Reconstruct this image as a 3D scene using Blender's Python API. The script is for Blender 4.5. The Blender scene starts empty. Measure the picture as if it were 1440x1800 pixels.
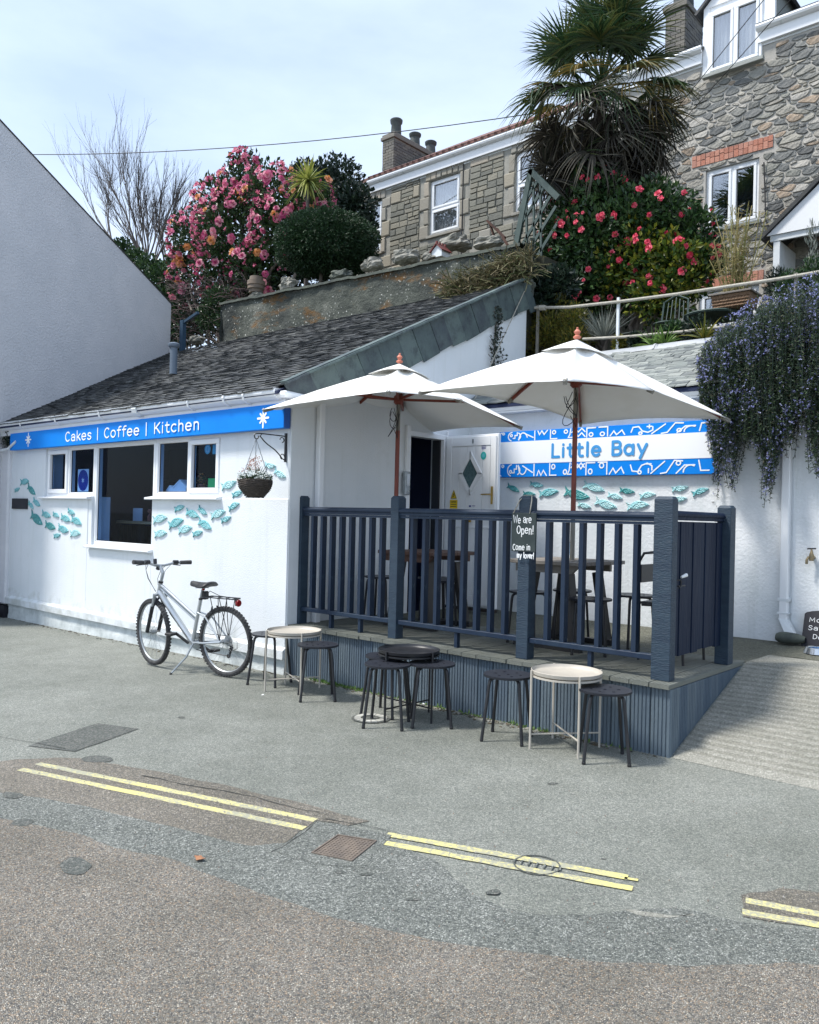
import bpy, math, random
from mathutils import Vector, Matrix, noise
R = random.Random(11)
pi = math.pi
sc = bpy.context.scene
col = sc.collection
# ---------------------------------------------------------------- camera
CAM = Vector((6.1138, -5.1775, 1.55)); FP = 1440.0
yaw, pit, rol = map(math.radians, (41.3, .37, 1.4))
FW = Vector((-math.sin(yaw)*math.cos(pit), math.cos(yaw)*math.cos(pit), math.sin(pit)))
r0 = Vector((math.cos(yaw), math.sin(yaw), 0)); u0_ = r0.cross(FW)
RT = r0*math.cos(rol)+u0_*math.sin(rol); UP = -r0*math.sin(rol)+u0_*math.cos(rol)
cd = bpy.data.cameras.new('camera'); cam = bpy.data.objects.new('camera', cd); col.objects.link(cam)
cd.sensor_fit = 'HORIZONTAL'; cd.sensor_width = 36; cd.lens = 36; cd.clip_end = 900; cd.clip_start = .05
cam.matrix_world = Matrix(((RT.x, UP.x, -FW.x, CAM.x), (RT.y, UP.y, -FW.y, CAM.y), (RT.z, UP.z, -FW.z, CAM.z), (0, 0, 0, 1)))
sc.camera = cam
# ---------------------------------------------------------------- sky, sun, exposure
sun_dir = Vector((.38, .44, -1.0)).normalized()      # direction the light travels
sun_el = math.asin(-sun_dir.z); sun_az = math.atan2(-sun_dir.x, -sun_dir.y)
W = bpy.data.worlds.new('World'); sc.world = W; W.use_nodes = True
nt = W.node_tree; N = nt.nodes; L = nt.links; N.clear()
out = N.new('ShaderNodeOutputWorld'); bg = N.new('ShaderNodeBackground'); bg.inputs[1].default_value = .105
sky = N.new('ShaderNodeTexSky'); sky.sky_type = 'NISHITA'; sky.sun_disc = False
sky.sun_elevation = sun_el; sky.sun_rotation = sun_az; sky.air_density = 1.0; sky.dust_density = 1.0
tc = N.new('ShaderNodeTexCoord'); mp = N.new('ShaderNodeMapping'); mp.inputs['Scale'].default_value = (1.1, 1.1, 3.2)
nz = N.new('ShaderNodeTexNoise'); nz.inputs['Scale'].default_value = 1.6; nz.inputs['Detail'].default_value = 7; nz.inputs['Roughness'].default_value = .55
rp = N.new('ShaderNodeValToRGB'); rp.color_ramp.elements[0].position = .30; rp.color_ramp.elements[0].color = (.44,)*3+(1,)
rp.color_ramp.elements[1].position = .72; rp.color_ramp.elements[1].color = (.97,)*3+(1,)
mx = N.new('ShaderNodeMixRGB'); mx.inputs[2].default_value = (5.0, 5.9, 7.3, 1)
L.new(tc.outputs['Generated'], mp.inputs[0]); L.new(mp.outputs[0], nz.inputs['Vector']); L.new(nz.outputs[0], rp.inputs[0])
L.new(rp.outputs[0], mx.inputs[0]); L.new(sky.outputs[0], mx.inputs[1]); L.new(mx.outputs[0], bg.inputs[0]); L.new(bg.outputs[0], out.inputs[0])
sd = bpy.data.lights.new('sun', 'SUN'); sd.energy = 2.75; sd.angle = math.radians(10); sd.color = (1, .955, .89)
so = bpy.data.objects.new('sun', sd); col.objects.link(so); so.rotation_euler = sun_dir.to_track_quat('-Z', 'Y').to_euler(); so.location = (0, -10, 20)
sc.view_settings.view_transform = 'Standard'; sc.view_settings.look = 'None'; sc.view_settings.exposure = 0.97; sc.view_settings.gamma = 1
sc.view_settings.use_curve_mapping = False

def at(px, py, ax, c):                                # the point of a real plane u=c, v=c or z=c seen at a picture position
    d = FW + RT*((px-720)/FP) - UP*((py-900)/FP); i = 'uvz'.index(ax)
    return CAM + d*((c-CAM[i])/d[i])
# ---------------------------------------------------------------- objects and meshes
WL = {}
def tag(o, label=None, cat=None, group=None, kind=None):
    if label: o['label'] = label
    if cat: o['category'] = cat
    if group: o['group'] = group
    if kind: o['kind'] = kind
    return o
def thing(name, label, cat, loc=(0, 0, 0), rz=0, group=None):
    o = bpy.data.objects.new(name, None); col.objects.link(o); o.location = loc; o.rotation_euler.z = rz
    o.empty_display_size = .1
    WL[o.name] = Vector(loc)
    return tag(o, label, cat, group)
def link(name, me, parent=None, loc=None, world=True):
    o = bpy.data.objects.new(name, me); col.objects.link(o)
    if parent is not None:
        o.parent = parent
        if world and loc is None: o.location = -WL.get(parent.name, Vector())
        elif loc is not None: o.location = loc
    elif loc is not None: o.location = loc
    WL[o.name] = Vector((0, 0, 0)) if world else Vector((0, 0, 0))
    return o
class M:
    def __init__(s): s.v = []; s.f = []; s.m = []; s.k = 0
    def add(s, vs, fs, mi=None):
        b = len(s.v); s.v += [tuple(p) for p in vs]
        for f in fs: s.f.append([b+i for i in f]); s.m.append(s.k if mi is None else mi)
        return s
    def box(s, x0, x1, y0, y1, z0, z1):
        return s.add([(x, y, z) for x in (x0, x1) for y in (y0, y1) for z in (z0, z1)],
                     [(0, 1, 3, 2), (4, 6, 7, 5), (0, 4, 5, 1), (2, 3, 7, 6), (0, 2, 6, 4), (1, 5, 7, 3)])
    def bar(s, a, b, w, h, up=(0, 0, 1)):             # rectangular bar between two points
        a = Vector(a); b = Vector(b); d = (b-a).normalized(); up = Vector(up)
        x = d.cross(up)
        if x.length < 1e-4: x = d.cross(Vector((0, 1, 0)))
        x.normalize(); y = x.cross(d)
        vs = [p+x*(i*w/2)+y*(j*h/2) for p in (a, b) for i, j in ((-1, -1), (1, -1), (1, 1), (-1, 1))]
        return s.add(vs, [(0, 1, 2, 3), (7, 6, 5, 4), (0, 4, 5, 1), (1, 5, 6, 2), (2, 6, 7, 3), (3, 7, 4, 0)])
    def prism(s, pts, off):                            # extrude polygon by a vector
        n = len(pts); off = Vector(off); P = [Vector(p) for p in pts]
        return s.add(P+[p+off for p in P], [list(range(n)), list(range(2*n-1, n-1, -1))]+[(i, (i+1) % n, n+(i+1) % n, n+i) for i in range(n)])
    def tube(s, pts, r, n=8, cap=True, closed=False):
        P = [Vector(p) for p in pts]; k = len(P); rr = r if isinstance(r, (list, tuple)) else [r]*k
        vs = []; nrm = None
        for i, p in enumerate(P):
            if closed: t = (P[(i+1) % k]-P[i-1])
            else: t = P[min(i+1, k-1)]-P[max(i-1, 0)]
            if t.length < 1e-9: t = Vector((0, 0, 1))
            t.normalize()
            if nrm is None:
                nrm = t.orthogonal().normalized()
            else:
                nrm = nrm-t*nrm.dot(t)
                nrm = nrm.normalized() if nrm.length > 1e-6 else t.orthogonal().normalized()
            b = t.cross(nrm)
            for j in range(n):
                a = 2*pi*j/n; vs.append(p+(nrm*math.cos(a)+b*math.sin(a))*rr[i])
        fs = [(i*n+j, i*n+(j+1) % n, (i+1)*n+(j+1) % n, (i+1)*n+j) for i in range(k-1) for j in range(n)]
        if closed: fs += [((k-1)*n+j, (k-1)*n+(j+1) % n, (j+1) % n, j) for j in range(n)]
        elif cap: fs += [list(range(n-1, -1, -1)), [(k-1)*n+j for j in range(n)]]
        return s.add(vs, fs)
    def lathe(s, prof, n=20, c=(0, 0, 0), a0=0, ax=None):
        vs = []; c = Vector(c)
        for r, z in prof:
            for j in range(n):
                a = 2*pi*j/n+a0; p = Vector((r*math.cos(a), r*math.sin(a), z))
                if ax is not None: p = ax @ p
                vs.append(c+p)
        k = len(prof)
        fs = [(i*n+j, i*n+(j+1) % n, (i+1)*n+(j+1) % n, (i+1)*n+j) for i in range(k-1) for j in range(n)]
        if prof[0] != prof[-1]: fs += [list(range(n-1, -1, -1)), [(k-1)*n+j for j in range(n)]]
        return s.add(vs, fs)
    def grid(s, f, nu, nv):
        vs = [f(i/nu, j/nv) for i in range(nu+1) for j in range(nv+1)]
        return s.add(vs, [(i*(nv+1)+j, (i+1)*(nv+1)+j, (i+1)*(nv+1)+j+1, i*(nv+1)+j+1) for i in range(nu) for j in range(nv)])
    def mesh(s, name, mats, smooth=False):
        me = bpy.data.meshes.new(name); me.from_pydata(s.v, [], s.f)
        for m in (mats if isinstance(mats, (list, tuple)) else [mats]): me.materials.append(m)
        if any(s.m): me.polygons.foreach_set('material_index', s.m)
        if smooth:
            me.polygons.foreach_set('use_smooth', [True]*len(s.f))
            if smooth == 'a':
                try: me.set_sharp_from_angle(angle=math.radians(40))
                except Exception: pass
        me.update(); return me
    def obj(s, name, mats, parent=None, smooth=False, loc=None, world=True, kind=None, label=None):
        o = link(name, s.mesh(name, mats, smooth), parent, loc, world)
        if kind: o['kind'] = kind
        if label: o['label'] = label
        return o
    def bevel(s, o, w=.004, seg=1):
        b = o.modifiers.new('bevel', 'BEVEL'); b.width = w; b.segments = seg; b.limit_method = 'ANGLE'; return o
def bev(o, w=.004, seg=1):
    b = o.modifiers.new('bevel', 'BEVEL'); b.width = w; b.segments = seg; b.limit_method = 'ANGLE'; b.angle_limit = math.radians(40); return o
def copy_thing(src, loc, rz=0, label=None, group=None):
    def cp(o, par):
        c = o.copy(); col.objects.link(c)
        if par is not None: c.parent = par
        for ch in list(o.children): cp(ch, c)
        return c
    r = cp(src, None); r.location = loc; r.rotation_euler.z = rz
    if label: r['label'] = label
    if group: r['group'] = group
    return r
# ---------------------------------------------------------------- materials
def nodes(name):
    m = bpy.data.materials.new(name); m.use_nodes = True; t = m.node_tree
    return m, t, t.nodes, t.links, t.nodes['Principled BSDF']
def ramp(N, stops, interp='LINEAR'):
    r = N.new('ShaderNodeValToRGB'); r.color_ramp.interpolation = interp; e = r.color_ramp.elements
    while len(e) < len(stops): e.new(.5)
    for i, (p, c) in enumerate(stops):
        e[i].position = p; e[i].color = (c[0], c[1], c[2], 1) if not isinstance(c, (int, float)) else (c, c, c, 1)
    return r
def mat(name, base, rough=.6, var=None, scale=4, bump=0, bscale=60, metal=0, detail=5, stretch=(1, 1, 1), spec=None, island=None, dirt=None, bstretch=None, vor=False, streak=None):
    """base colour with optional noise variation (var = second colour), per-island / per-object variation and bump"""
    m, t, N, L, b = nodes(name)
    b.inputs['Roughness'].default_value = rough; b.inputs['Metallic'].default_value = metal
    if spec is not None: b.inputs['Specular IOR Level'].default_value = spec
    tc = N.new('ShaderNodeTexCoord'); src = None
    if island:
        gi = N.new('ShaderNodeNewGeometry'); oi = N.new('ShaderNodeObjectInfo'); ad = N.new('ShaderNodeMath'); ad.operation = 'ADD'
        fr = N.new('ShaderNodeMath'); fr.operation = 'FRACT'
        L.new(gi.outputs['Random Per Island'], ad.inputs[0]); L.new(oi.outputs['Random'], ad.inputs[1]); L.new(ad.outputs[0], fr.inputs[0])
        n = len(island); r = ramp(N, [(i/n, c) for i, c in enumerate(island)], 'CONSTANT' if n > 2 else 'LINEAR')
        L.new(fr.outputs[0], r.inputs[0]); src = r.outputs[0]
    if var is not None:
        mp = N.new('ShaderNodeMapping'); mp.inputs['Scale'].default_value = stretch; L.new(tc.outputs['Object'], mp.inputs[0])
        nz = N.new('ShaderNodeTexNoise'); nz.inputs['Scale'].default_value = scale; nz.inputs['Detail'].default_value = detail; nz.inputs['Roughness'].default_value = .62
        L.new(mp.outputs[0], nz.inputs['Vector'])
        if src is None:
            r = ramp(N, [(.35, base), (.68, var)]); L.new(nz.outputs[0], r.inputs[0]); src = r.outputs[0]
        else:
            r = ramp(N, [(.3, .0), (.75, .5)]); L.new(nz.outputs[0], r.inputs[0])
            mx = N.new('ShaderNodeMixRGB'); L.new(r.outputs[0], mx.inputs[0]); L.new(src, mx.inputs[1]); mx.inputs[2].default_value = (*var, 1); src = mx.outputs[0]
    if dirt:
        dc, dscale, lo, hi = dirt
        n2 = N.new('ShaderNodeTexNoise'); n2.inputs['Scale'].default_value = dscale; n2.inputs['Detail'].default_value = 8; n2.inputs['Roughness'].default_value = .7
        L.new(tc.outputs['Object'], n2.inputs['Vector']); r2 = ramp(N, [(lo, 0.), (hi, 1.)]); L.new(n2.outputs[0], r2.inputs[0])
        mx = N.new('ShaderNodeMixRGB'); L.new(r2.outputs[0], mx.inputs[0]); mx.inputs[2].default_value = (*dc, 1)
        if src is None: mx.inputs[1].default_value = (*base, 1)
        else: L.new(src, mx.inputs[1])
        src = mx.outputs[0]
    if streak:
        dc, k = streak
        mp = N.new('ShaderNodeMapping'); mp.inputs['Scale'].default_value = (9, 9, .55); L.new(tc.outputs['Object'], mp.inputs[0])
        n3 = N.new('ShaderNodeTexNoise'); n3.inputs['Scale'].default_value = 1; n3.inputs['Detail'].default_value = 7; n3.inputs['Roughness'].default_value = .7; L.new(mp.outputs[0], n3.inputs['Vector'])
        r3 = ramp(N, [(.52, 0.), (.80, k)]); L.new(n3.outputs[0], r3.inputs[0]); mx = N.new('ShaderNodeMixRGB'); L.new(r3.outputs[0], mx.inputs[0]); L.new(src, mx.inputs[1]); mx.inputs[2].default_value = (*dc, 1)
        sp3 = N.new('ShaderNodeSeparateXYZ'); L.new(tc.outputs['Object'], sp3.inputs[0]); n4 = N.new('ShaderNodeTexNoise'); n4.inputs['Scale'].default_value = 7; n4.inputs['Detail'].default_value = 6; L.new(tc.outputs['Object'], n4.inputs['Vector'])
        a3 = N.new('ShaderNodeMath'); a3.operation = 'MULTIPLY_ADD'; L.new(n4.outputs[0], a3.inputs[0]); a3.inputs[1].default_value = -.9; L.new(sp3.outputs[2], a3.inputs[2])
        r4 = ramp(N, [(.0, .55), (.28, .0)]); a4 = N.new('ShaderNodeMath'); a4.operation = 'ADD'; a4.inputs[1].default_value = .40; L.new(a3.outputs[0], a4.inputs[0]); L.new(a4.outputs[0], r4.inputs[0])
        m5 = N.new('ShaderNodeMixRGB'); L.new(r4.outputs[0], m5.inputs[0]); L.new(mx.outputs[0], m5.inputs[1]); m5.inputs[2].default_value = (.36, .38, .33, 1); src = m5.outputs[0]
    if src is None: b.inputs['Base Color'].default_value = (*base, 1)
    else: L.new(src, b.inputs['Base Color'])
    if bump:
        mp = N.new('ShaderNodeMapping'); mp.inputs['Scale'].default_value = bstretch or stretch; L.new(tc.outputs['Object'], mp.inputs[0])
        if vor:
            nz = N.new('ShaderNodeTexVoronoi'); nz.inputs['Scale'].default_value = bscale
        else:
            nz = N.new('ShaderNodeTexNoise'); nz.inputs['Scale'].default_value = bscale; nz.inputs['Detail'].default_value = 4
        L.new(mp.outputs[0], nz.inputs['Vector'])
        bp = N.new('ShaderNodeBump'); bp.inputs['Strength'].default_value = min(1, bump); bp.inputs['Distance'].default_value = .01*max(1, bump)
        L.new(nz.outputs[0], bp.inputs['Height']); L.new(bp.outputs[0], b.inputs['Normal'])
    return m
def asphalt(name, cols, scale, bumpd, patch=None, chips=None, stain=None):
    """aggregate bound in tar: each stone cell its own colour, dark binder between"""
    m, t, N, L, b = nodes(name); b.inputs['Roughness'].default_value = .82; b.inputs['Specular IOR Level'].default_value = .3
    tc = N.new('ShaderNodeTexCoord')
    wn = N.new('ShaderNodeTexNoise'); wn.inputs['Scale'].default_value = scale*.6; wn.inputs['Detail'].default_value = 2; L.new(tc.outputs['Object'], wn.inputs['Vector'])
    wm = N.new('ShaderNodeMixRGB'); wm.inputs[0].default_value = .012*60/scale; L.new(tc.outputs['Object'], wm.inputs[1]); L.new(wn.outputs['Color'], wm.inputs[2])
    v = N.new('ShaderNodeTexVoronoi'); v.inputs['Scale'].default_value = scale; L.new(wm.outputs[0], v.inputs['Vector'])
    sp = N.new('ShaderNodeSeparateColor'); L.new(v.outputs['Color'], sp.inputs[0])
    n = len(cols); r = ramp(N, [(i/n, c) for i, c in enumerate(cols)], 'CONSTANT'); L.new(sp.outputs[0], r.inputs[0])
    v2 = N.new('ShaderNodeTexVoronoi'); v2.feature = 'DISTANCE_TO_EDGE'; v2.inputs['Scale'].default_value = scale; L.new(wm.outputs[0], v2.inputs['Vector'])
    r2 = ramp(N, [(.0, .55), (.10, 1.)]); L.new(v2.outputs[0], r2.inputs[0])
    mu = N.new('ShaderNodeMixRGB'); mu.blend_type = 'MULTIPLY'; mu.inputs[0].default_value = .8; L.new(r.outputs[0], mu.inputs[1]); L.new(r2.outputs[0], mu.inputs[2])
    src = mu.outputs[0]
    for (sc_, lo, hi, c, k) in ((.55, .35, .7, (.60, .62, .60), .62), (3.2, .35, .72, (.72, .73, .71), .5), (14, .3, .7, (.85, .85, .85), .35)):
        nz = N.new('ShaderNodeTexNoise'); nz.inputs['Scale'].default_value = sc_; nz.inputs['Detail'].default_value = 6; nz.inputs['Roughness'].default_value = .65; L.new(tc.outputs['Object'], nz.inputs['Vector'])
        rr = ramp(N, [(lo, 1.), (hi, c)]); L.new(nz.outputs[0], rr.inputs[0])
        m2 = N.new('ShaderNodeMixRGB'); m2.blend_type = 'MULTIPLY'; m2.inputs[0].default_value = k*1.3; L.new(src, m2.inputs[1]); L.new(rr.outputs[0], m2.inputs[2]); src = m2.outputs[0]
    L.new(src, b.inputs['Base Color'])
    h = ramp(N, [(0, 0.), (.25, 1.)]); L.new(v2.outputs[0], h.inputs[0])
    ad = N.new('ShaderNodeMath'); ad.operation = 'MULTIPLY_ADD'; L.new(sp.outputs[1], ad.inputs[0]); ad.inputs[1].default_value = .9; L.new(h.outputs[0], ad.inputs[2])
    bp = N.new('ShaderNodeBump'); bp.inputs['Strength'].default_value = 1; bp.inputs['Distance'].default_value = bumpd
    L.new(ad.outputs[0], bp.inputs['Height']); L.new(bp.outputs[0], b.inputs['Normal'])
    return m
def glass(name, tint=(.9, .95, .97), refl=.12):
    m, t, N, L, b = nodes(name); N.remove(b); o = N['Material Output']
    tr = N.new('ShaderNodeBsdfTransparent'); tr.inputs[0].default_value = (*tint, 1); gl = N.new('ShaderNodeBsdfGlossy'); gl.inputs['Roughness'].default_value = .02
    lw = N.new('ShaderNodeLayerWeight'); lw.inputs[0].default_value = .5; fr = N.new('ShaderNodeMath'); fr.operation = 'POWER'; fr.inputs[1].default_value = 4; L.new(lw.outputs['Facing'], fr.inputs[0]); mp = N.new('ShaderNodeMath'); mp.operation = 'MULTIPLY_ADD'; mp.use_clamp = True; mp.inputs[1].default_value = .12; mp.inputs[2].default_value = refl; L.new(fr.outputs[0], mp.inputs[0])
    mx = N.new('ShaderNodeMixShader'); L.new(mp.outputs[0], mx.inputs[0]); L.new(tr.outputs[0], mx.inputs[1]); L.new(gl.outputs[0], mx.inputs[2]); L.new(mx.outputs[0], o.inputs[0])
    return m
def leafmat(name, cols, rough=.45, trans=.25):
    m, t, N, L, b = nodes(name); b.inputs['Roughness'].default_value = rough; b.inputs['Specular IOR Level'].default_value = .35
    gi = N.new('ShaderNodeNewGeometry'); oi = N.new('ShaderNodeObjectInfo'); ad = N.new('ShaderNodeMath'); ad.operation = 'ADD'; fr = N.new('ShaderNodeMath'); fr.operation = 'FRACT'
    L.new(gi.outputs['Random Per Island'], ad.inputs[0]); L.new(oi.outputs['Random'], ad.inputs[1]); L.new(ad.outputs[0], fr.inputs[0])
    n = len(cols); r = ramp(N, [(i/max(1, n-1), c) for i, c in enumerate(cols)]); L.new(fr.outputs[0], r.inputs[0]); L.new(r.outputs[0], b.inputs['Base Color'])
    o = N['Material Output']; tl = N.new('ShaderNodeBsdfTranslucent'); L.new(r.outputs[0], tl.inputs[0])
    mx = N.new('ShaderNodeMixShader'); mx.inputs[0].default_value = trans; L.new(b.outputs[0], mx.inputs[1]); L.new(tl.outputs[0], mx.inputs[2]); L.new(mx.outputs[0], o.inputs[0])
    return m
T = {}
T['white'] = mat('white_painted_render', (.73, .76, .785), .75, (.67, .71, .735), 1.6, .35, 90, dirt=((.50, .52, .50), 1.3, .60, .95), streak=((.52, .55, .52), .38))
T['whiteB'] = mat('white_masonry_paint', (.74, .76, .78), .8, (.65, .69, .71), 2.2, .5, 40, dirt=((.42, .45, .43), 1.7, .58, .85), streak=((.42, .46, .43), .5))
T['plinth'] = mat('weathered_white_plinth', (.62, .66, .66), .85, (.40, .44, .44), 5, .7, 45)
T['pebble'] = mat('rough_cast_grey_render', (.72, .72, .745), .9, (.64, .65, .68), 1.4, 1.3, 34, dirt=((.45, .46, .47), .8, .58, .95), bstretch=(1, 1, 1))
T['upvc'] = mat('white_plastic', (.80, .82, .84), .32)
T['upvc2'] = mat('aged_white_plastic', (.72, .75, .77), .4, (.62, .66, .68), 6)
T['blue'] = mat('sign_blue', (.004, .235, .78), .5, (.004, .21, .74), 2, spec=.15)
T['bluee'] = mat('sign_blue_edge', (.006, .09, .40), .4)
T['signwhite'] = mat('sign_white', (.86, .88, .90), .35)
T['chalkw'] = mat('chalk_white', (.80, .82, .82), .8)
T['lblue'] = mat('letter_blue', (.05, .30, .66), .4)
T['navy'] = mat('navy_wood_paint', (.009, .020, .044), .5, (.018, .034, .060), 3, .6, 26, spec=.3, stretch=(1, 1, .35), bstretch=(1, 1, .2), dirt=((.06, .10, .13), 9, .62, .8))
T['gatep'] = mat('deep_navy_gate_paint', (.003, .010, .030), .6, (.006, .016, .040), 3, .6, 26, spec=.2, stretch=(1, 1, .35), bstretch=(1, 1, .2))
T['post'] = mat('navy_sawn_post', (.011, .028, .052), .58, (.020, .043, .068), 6, .55, 55, stretch=(1, 1, 3.5), bstretch=(.6, .6, 3.5), dirt=((.11, .16, .19), 30, .70, .82))
T['deck'] = mat('weathered_decking', (.155, .165, .145), .8, (.085, .098, .088), 2.5, .8, 30, stretch=(9, 1, 9), bstretch=(14, 1, 14), island=[(.15, .16, .14), (.19, .20, .175), (.12, .132, .118), (.165, .175, .15)])
T['clad'] = mat('blue_grey_cladding', (.09, .125, .165), .7, (.045, .07, .11), 2.2, .7, 26, stretch=(9, 9, .8), bstretch=(14, 14, 1.2), island=[(.115, .155, .19), (.15, .195, .225), (.085, .125, .165), (.13, .17, .20)], dirt=((.16, .19, .14), 6, .60, .85))
T['black'] = mat('black_metal', (.012, .013, .016), .38, (.02, .021, .025), 12)
T['blackp'] = mat('black_plastic', (.016, .016, .018), .5)
T['seat'] = mat('black_stool_plastic', (.014, .016, .024), .42, (.022, .025, .034), 8)
T['beige'] = mat('beige_enamel', (.50, .46, .39), .42, (.42, .39, .34), 6, dirt=((.30, .28, .24), 20, .7, .85))
T['canvas'] = mat('cream_canvas', (.80, .80, .76), .85, (.74, .74, .70), 2.4, .25, 300, dirt=((.52, .50, .44), 2.0, .66, .98))
T['redwood'] = mat('red_brown_wood', (.22, .045, .025), .5, (.15, .03, .018), 6, .3, 40, stretch=(6, 6, 1))
T['greywood'] = mat('worn_grey_wood', (.26, .25, .21), .75, (.17, .16, .14), 8, .4, 50, stretch=(6, 6, 1))
T['terra'] = mat('pink_wood_finial', (.50, .17, .11), .6)
T['tablewood'] = mat('weathered_table_wood', (.24, .22, .20), .7, (.15, .12, .10), 3, .5, 40, stretch=(1, 9, 9), island=[(.25, .235, .21), (.31, .29, .26), (.19, .17, .15)])
T['tablered'] = mat('red_brown_table_wood', (.13, .07, .05), .6, (.08, .04, .03), 3, .5, 40, stretch=(1, 9, 9))
T['silver'] = mat('silver_bike_paint', (.52, .55, .57), .3, (.45, .48, .50), 10, metal=.6)
T['chrome'] = mat('steel', (.60, .62, .63), .25, metal=1)
T['spoke'] = mat('dull_spoke_wire', (.30, .31, .32), .6)
T['gal'] = mat('galvanised_steel', (.42, .45, .47), .45, (.3, .33, .35), 20, metal=.8)
T['rubber'] = mat('tyre_rubber', (.030, .031, .033), .85, (.075, .075, .075), 25, .4, 90)
T['redlight'] = mat('red_reflector', (.25, .008, .01), .2)
T['brass'] = mat('brass', (.55, .38, .12), .3, metal=1)
T['fishA'] = mat('turquoise_ceramic', (.10, .42, .46), .30, (.30, .64, .68), 22, 1.3, 75, vor=True)
T['fishB'] = mat('pale_aqua_ceramic', (.28, .62, .66), .32, (.52, .78, .80), 22, 1.3, 75, vor=True)
T['fishC'] = mat('deep_teal_ceramic', (.030, .25, .26), .28, (.10, .42, .42), 22, 1.3, 75, vor=True)
T['slate'] = mat('roof_slate', (.04, .045, .048), .65, (.065, .07, .068), 3, .6, 40, island=[(.034, .038, .042), (.060, .063, .064), (.022, .025, .028), (.044, .048, .053), (.09, .093, .088)], dirt=((.20, .20, .17), 4.5, .64, .80))
T['slateB'] = mat('grey_scantle_slate', (.16, .18, .17), .65, (.25, .26, .24), 3, .6, 40, island=[(.15, .17, .165), (.22, .24, .23), (.105, .12, .125), (.28, .30, .28), (.18, .20, .19)])
T['verge'] = mat('green_patinated_slate', (.045, .065, .07), .55, (.13, .185, .165), 5, .4, 30, island=[(.05, .07, .078), (.085, .115, .115), (.04, .05, .066), (.065, .095, .095)], dirt=((.03, .04, .05), 7, .5, .7))
T['lead'] = mat('lead_flashing', (.36, .38, .40), .55, (.27, .29, .31), 4, .3, 20)
T['concshade'] = asphalt('shaded_groove_concrete', [(.27, .265, .23), (.32, .31, .265), (.23, .23, .195), (.36, .35, .305)], 130, .0015)  # darker concrete: groove shade put into the colour so the ridges show
T['conc'] = asphalt('ridged_concrete', [(.33, .325, .285), (.39, .385, .335), (.29, .285, .25), (.36, .35, .31), (.46, .45, .40)], 130, .0015)
T['fore'] = asphalt('fine_grey_tarmac', [(.32, .335, .30), (.39, .40, .36), (.27, .285, .26), (.47, .475, .425), (.35, .36, .325), (.23, .245, .225)], 150, .0025)
T['band'] = asphalt('coarse_grey_tarmac', [(.34, .355, .325), (.41, .425, .39), (.26, .275, .25), (.55, .56, .52), (.32, .335, .31), (.19, .205, .195)], 140, .005)
T['brown'] = asphalt('brown_tarmac', [(.36, .325, .27), (.31, .285, .245), (.43, .38, .31), (.25, .235, .21), (.52, .47, .40)], 140, .005)
T['road'] = asphalt('brown_chip_road', [(.50, .44, .37), (.40, .37, .32), (.57, .45, .34), (.25, .24, .225), (.68, .62, .53), (.45, .405, .35), (.52, .485, .43)], 165, .007)
T['patch'] = asphalt('dark_tarmac_patch', [(.15, .16, .15), (.18, .19, .175), (.12, .13, .12), (.24, .24, .22)], 100, .003)
T['patchd'] = asphalt('crack_filler', [(.07, .075, .07), (.10, .105, .10)], 100, .003)
T['upper'] = asphalt('upper_terrace_tarmac', [(.19, .195, .155), (.24, .24, .19), (.15, .155, .125), (.28, .275, .22)], 100, .004)
T['earth'] = mat('dark_earth', (.05, .045, .03), .95, (.03, .035, .02), 3, .8, 20)
T['mortar'] = mat('pale_mortar', (.44, .42, .385), .9, (.33, .32, .29), 4, .8, 60)
T['mortar1'] = mat('grey_mortar', (.33, .32, .28), .9, (.23, .225, .20), 4, .8, 60)
T['stone2'] = mat('killas_rubble_stone', (.2, .2, .18), .85, (.30, .29, .26), 9, 2.4, 22, island=[(.27, .265, .235), (.16, .165, .155), (.36, .34, .29), (.10, .108, .112), (.29, .28, .24), (.36, .27, .19), (.21, .215, .19), (.42, .40, .36), (.060, .068, .075), (.32, .30, .26), (.14, .15, .15)], dirt=((.085, .09, .085), 16, .60, .72))
T['stone1'] = mat('dark_coursed_stone', (.15, .15, .12), .85, (.22, .21, .17), 9, 1.0, 28, island=[(.17, .17, .14), (.22, .21, .17), (.12, .125, .11), (.25, .235, .185), (.19, .19, .16)], dirt=((.06, .065, .06), 16, .6, .75))
T['granite'] = mat('tan_granite_block', (.36, .30, .22), .85, (.27, .245, .20), 7, .8, 50, island=[(.31, .28, .215), (.26, .245, .205), (.36, .32, .26), (.29, .28, .245)], dirt=((.16, .155, .13), 12, .6, .8))
T['brick'] = mat('orange_red_brick', (.42, .17, .11), .85, (.36, .20, .15), 14, .8, 60, island=[(.44, .17, .11), (.38, .15, .10), (.50, .23, .16), (.42, .20, .15)])
T['cbrick'] = mat('sooty_chimney_brick', (.13, .125, .115), .9, (.19, .18, .16), 9, .8, 50, island=[(.13, .125, .115), (.17, .16, .14), (.10, .098, .095), (.15, .14, .12)])
T['claytile'] = mat('red_clay_roof', (.17, .075, .06), .8, (.10, .06, .05), 6, .8, 30)
T['pots'] = mat('dark_chimney_pot', (.07, .085, .085), .7, (.04, .05, .05), 9)
T['bark'] = mat('grey_brown_bark', (.17, .145, .12), .9, (.09, .08, .065), 12, 1.2, 40, stretch=(1, 1, .3))
T['twig'] = mat('pale_bare_twigs', (.10, .085, .08), .85, (.06, .055, .05), 8)
T['fibre'] = mat('palm_trunk_fibre', (.07, .05, .035), .95, (.03, .022, .018), 18, 2, 40, stretch=(1, 1, .3))
T['lcam'] = leafmat('glossy_dark_green_leaves', [(.010, .028, .012), (.022, .055, .018), (.035, .075, .025), (.06, .11, .035)], .3, .15)
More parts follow.
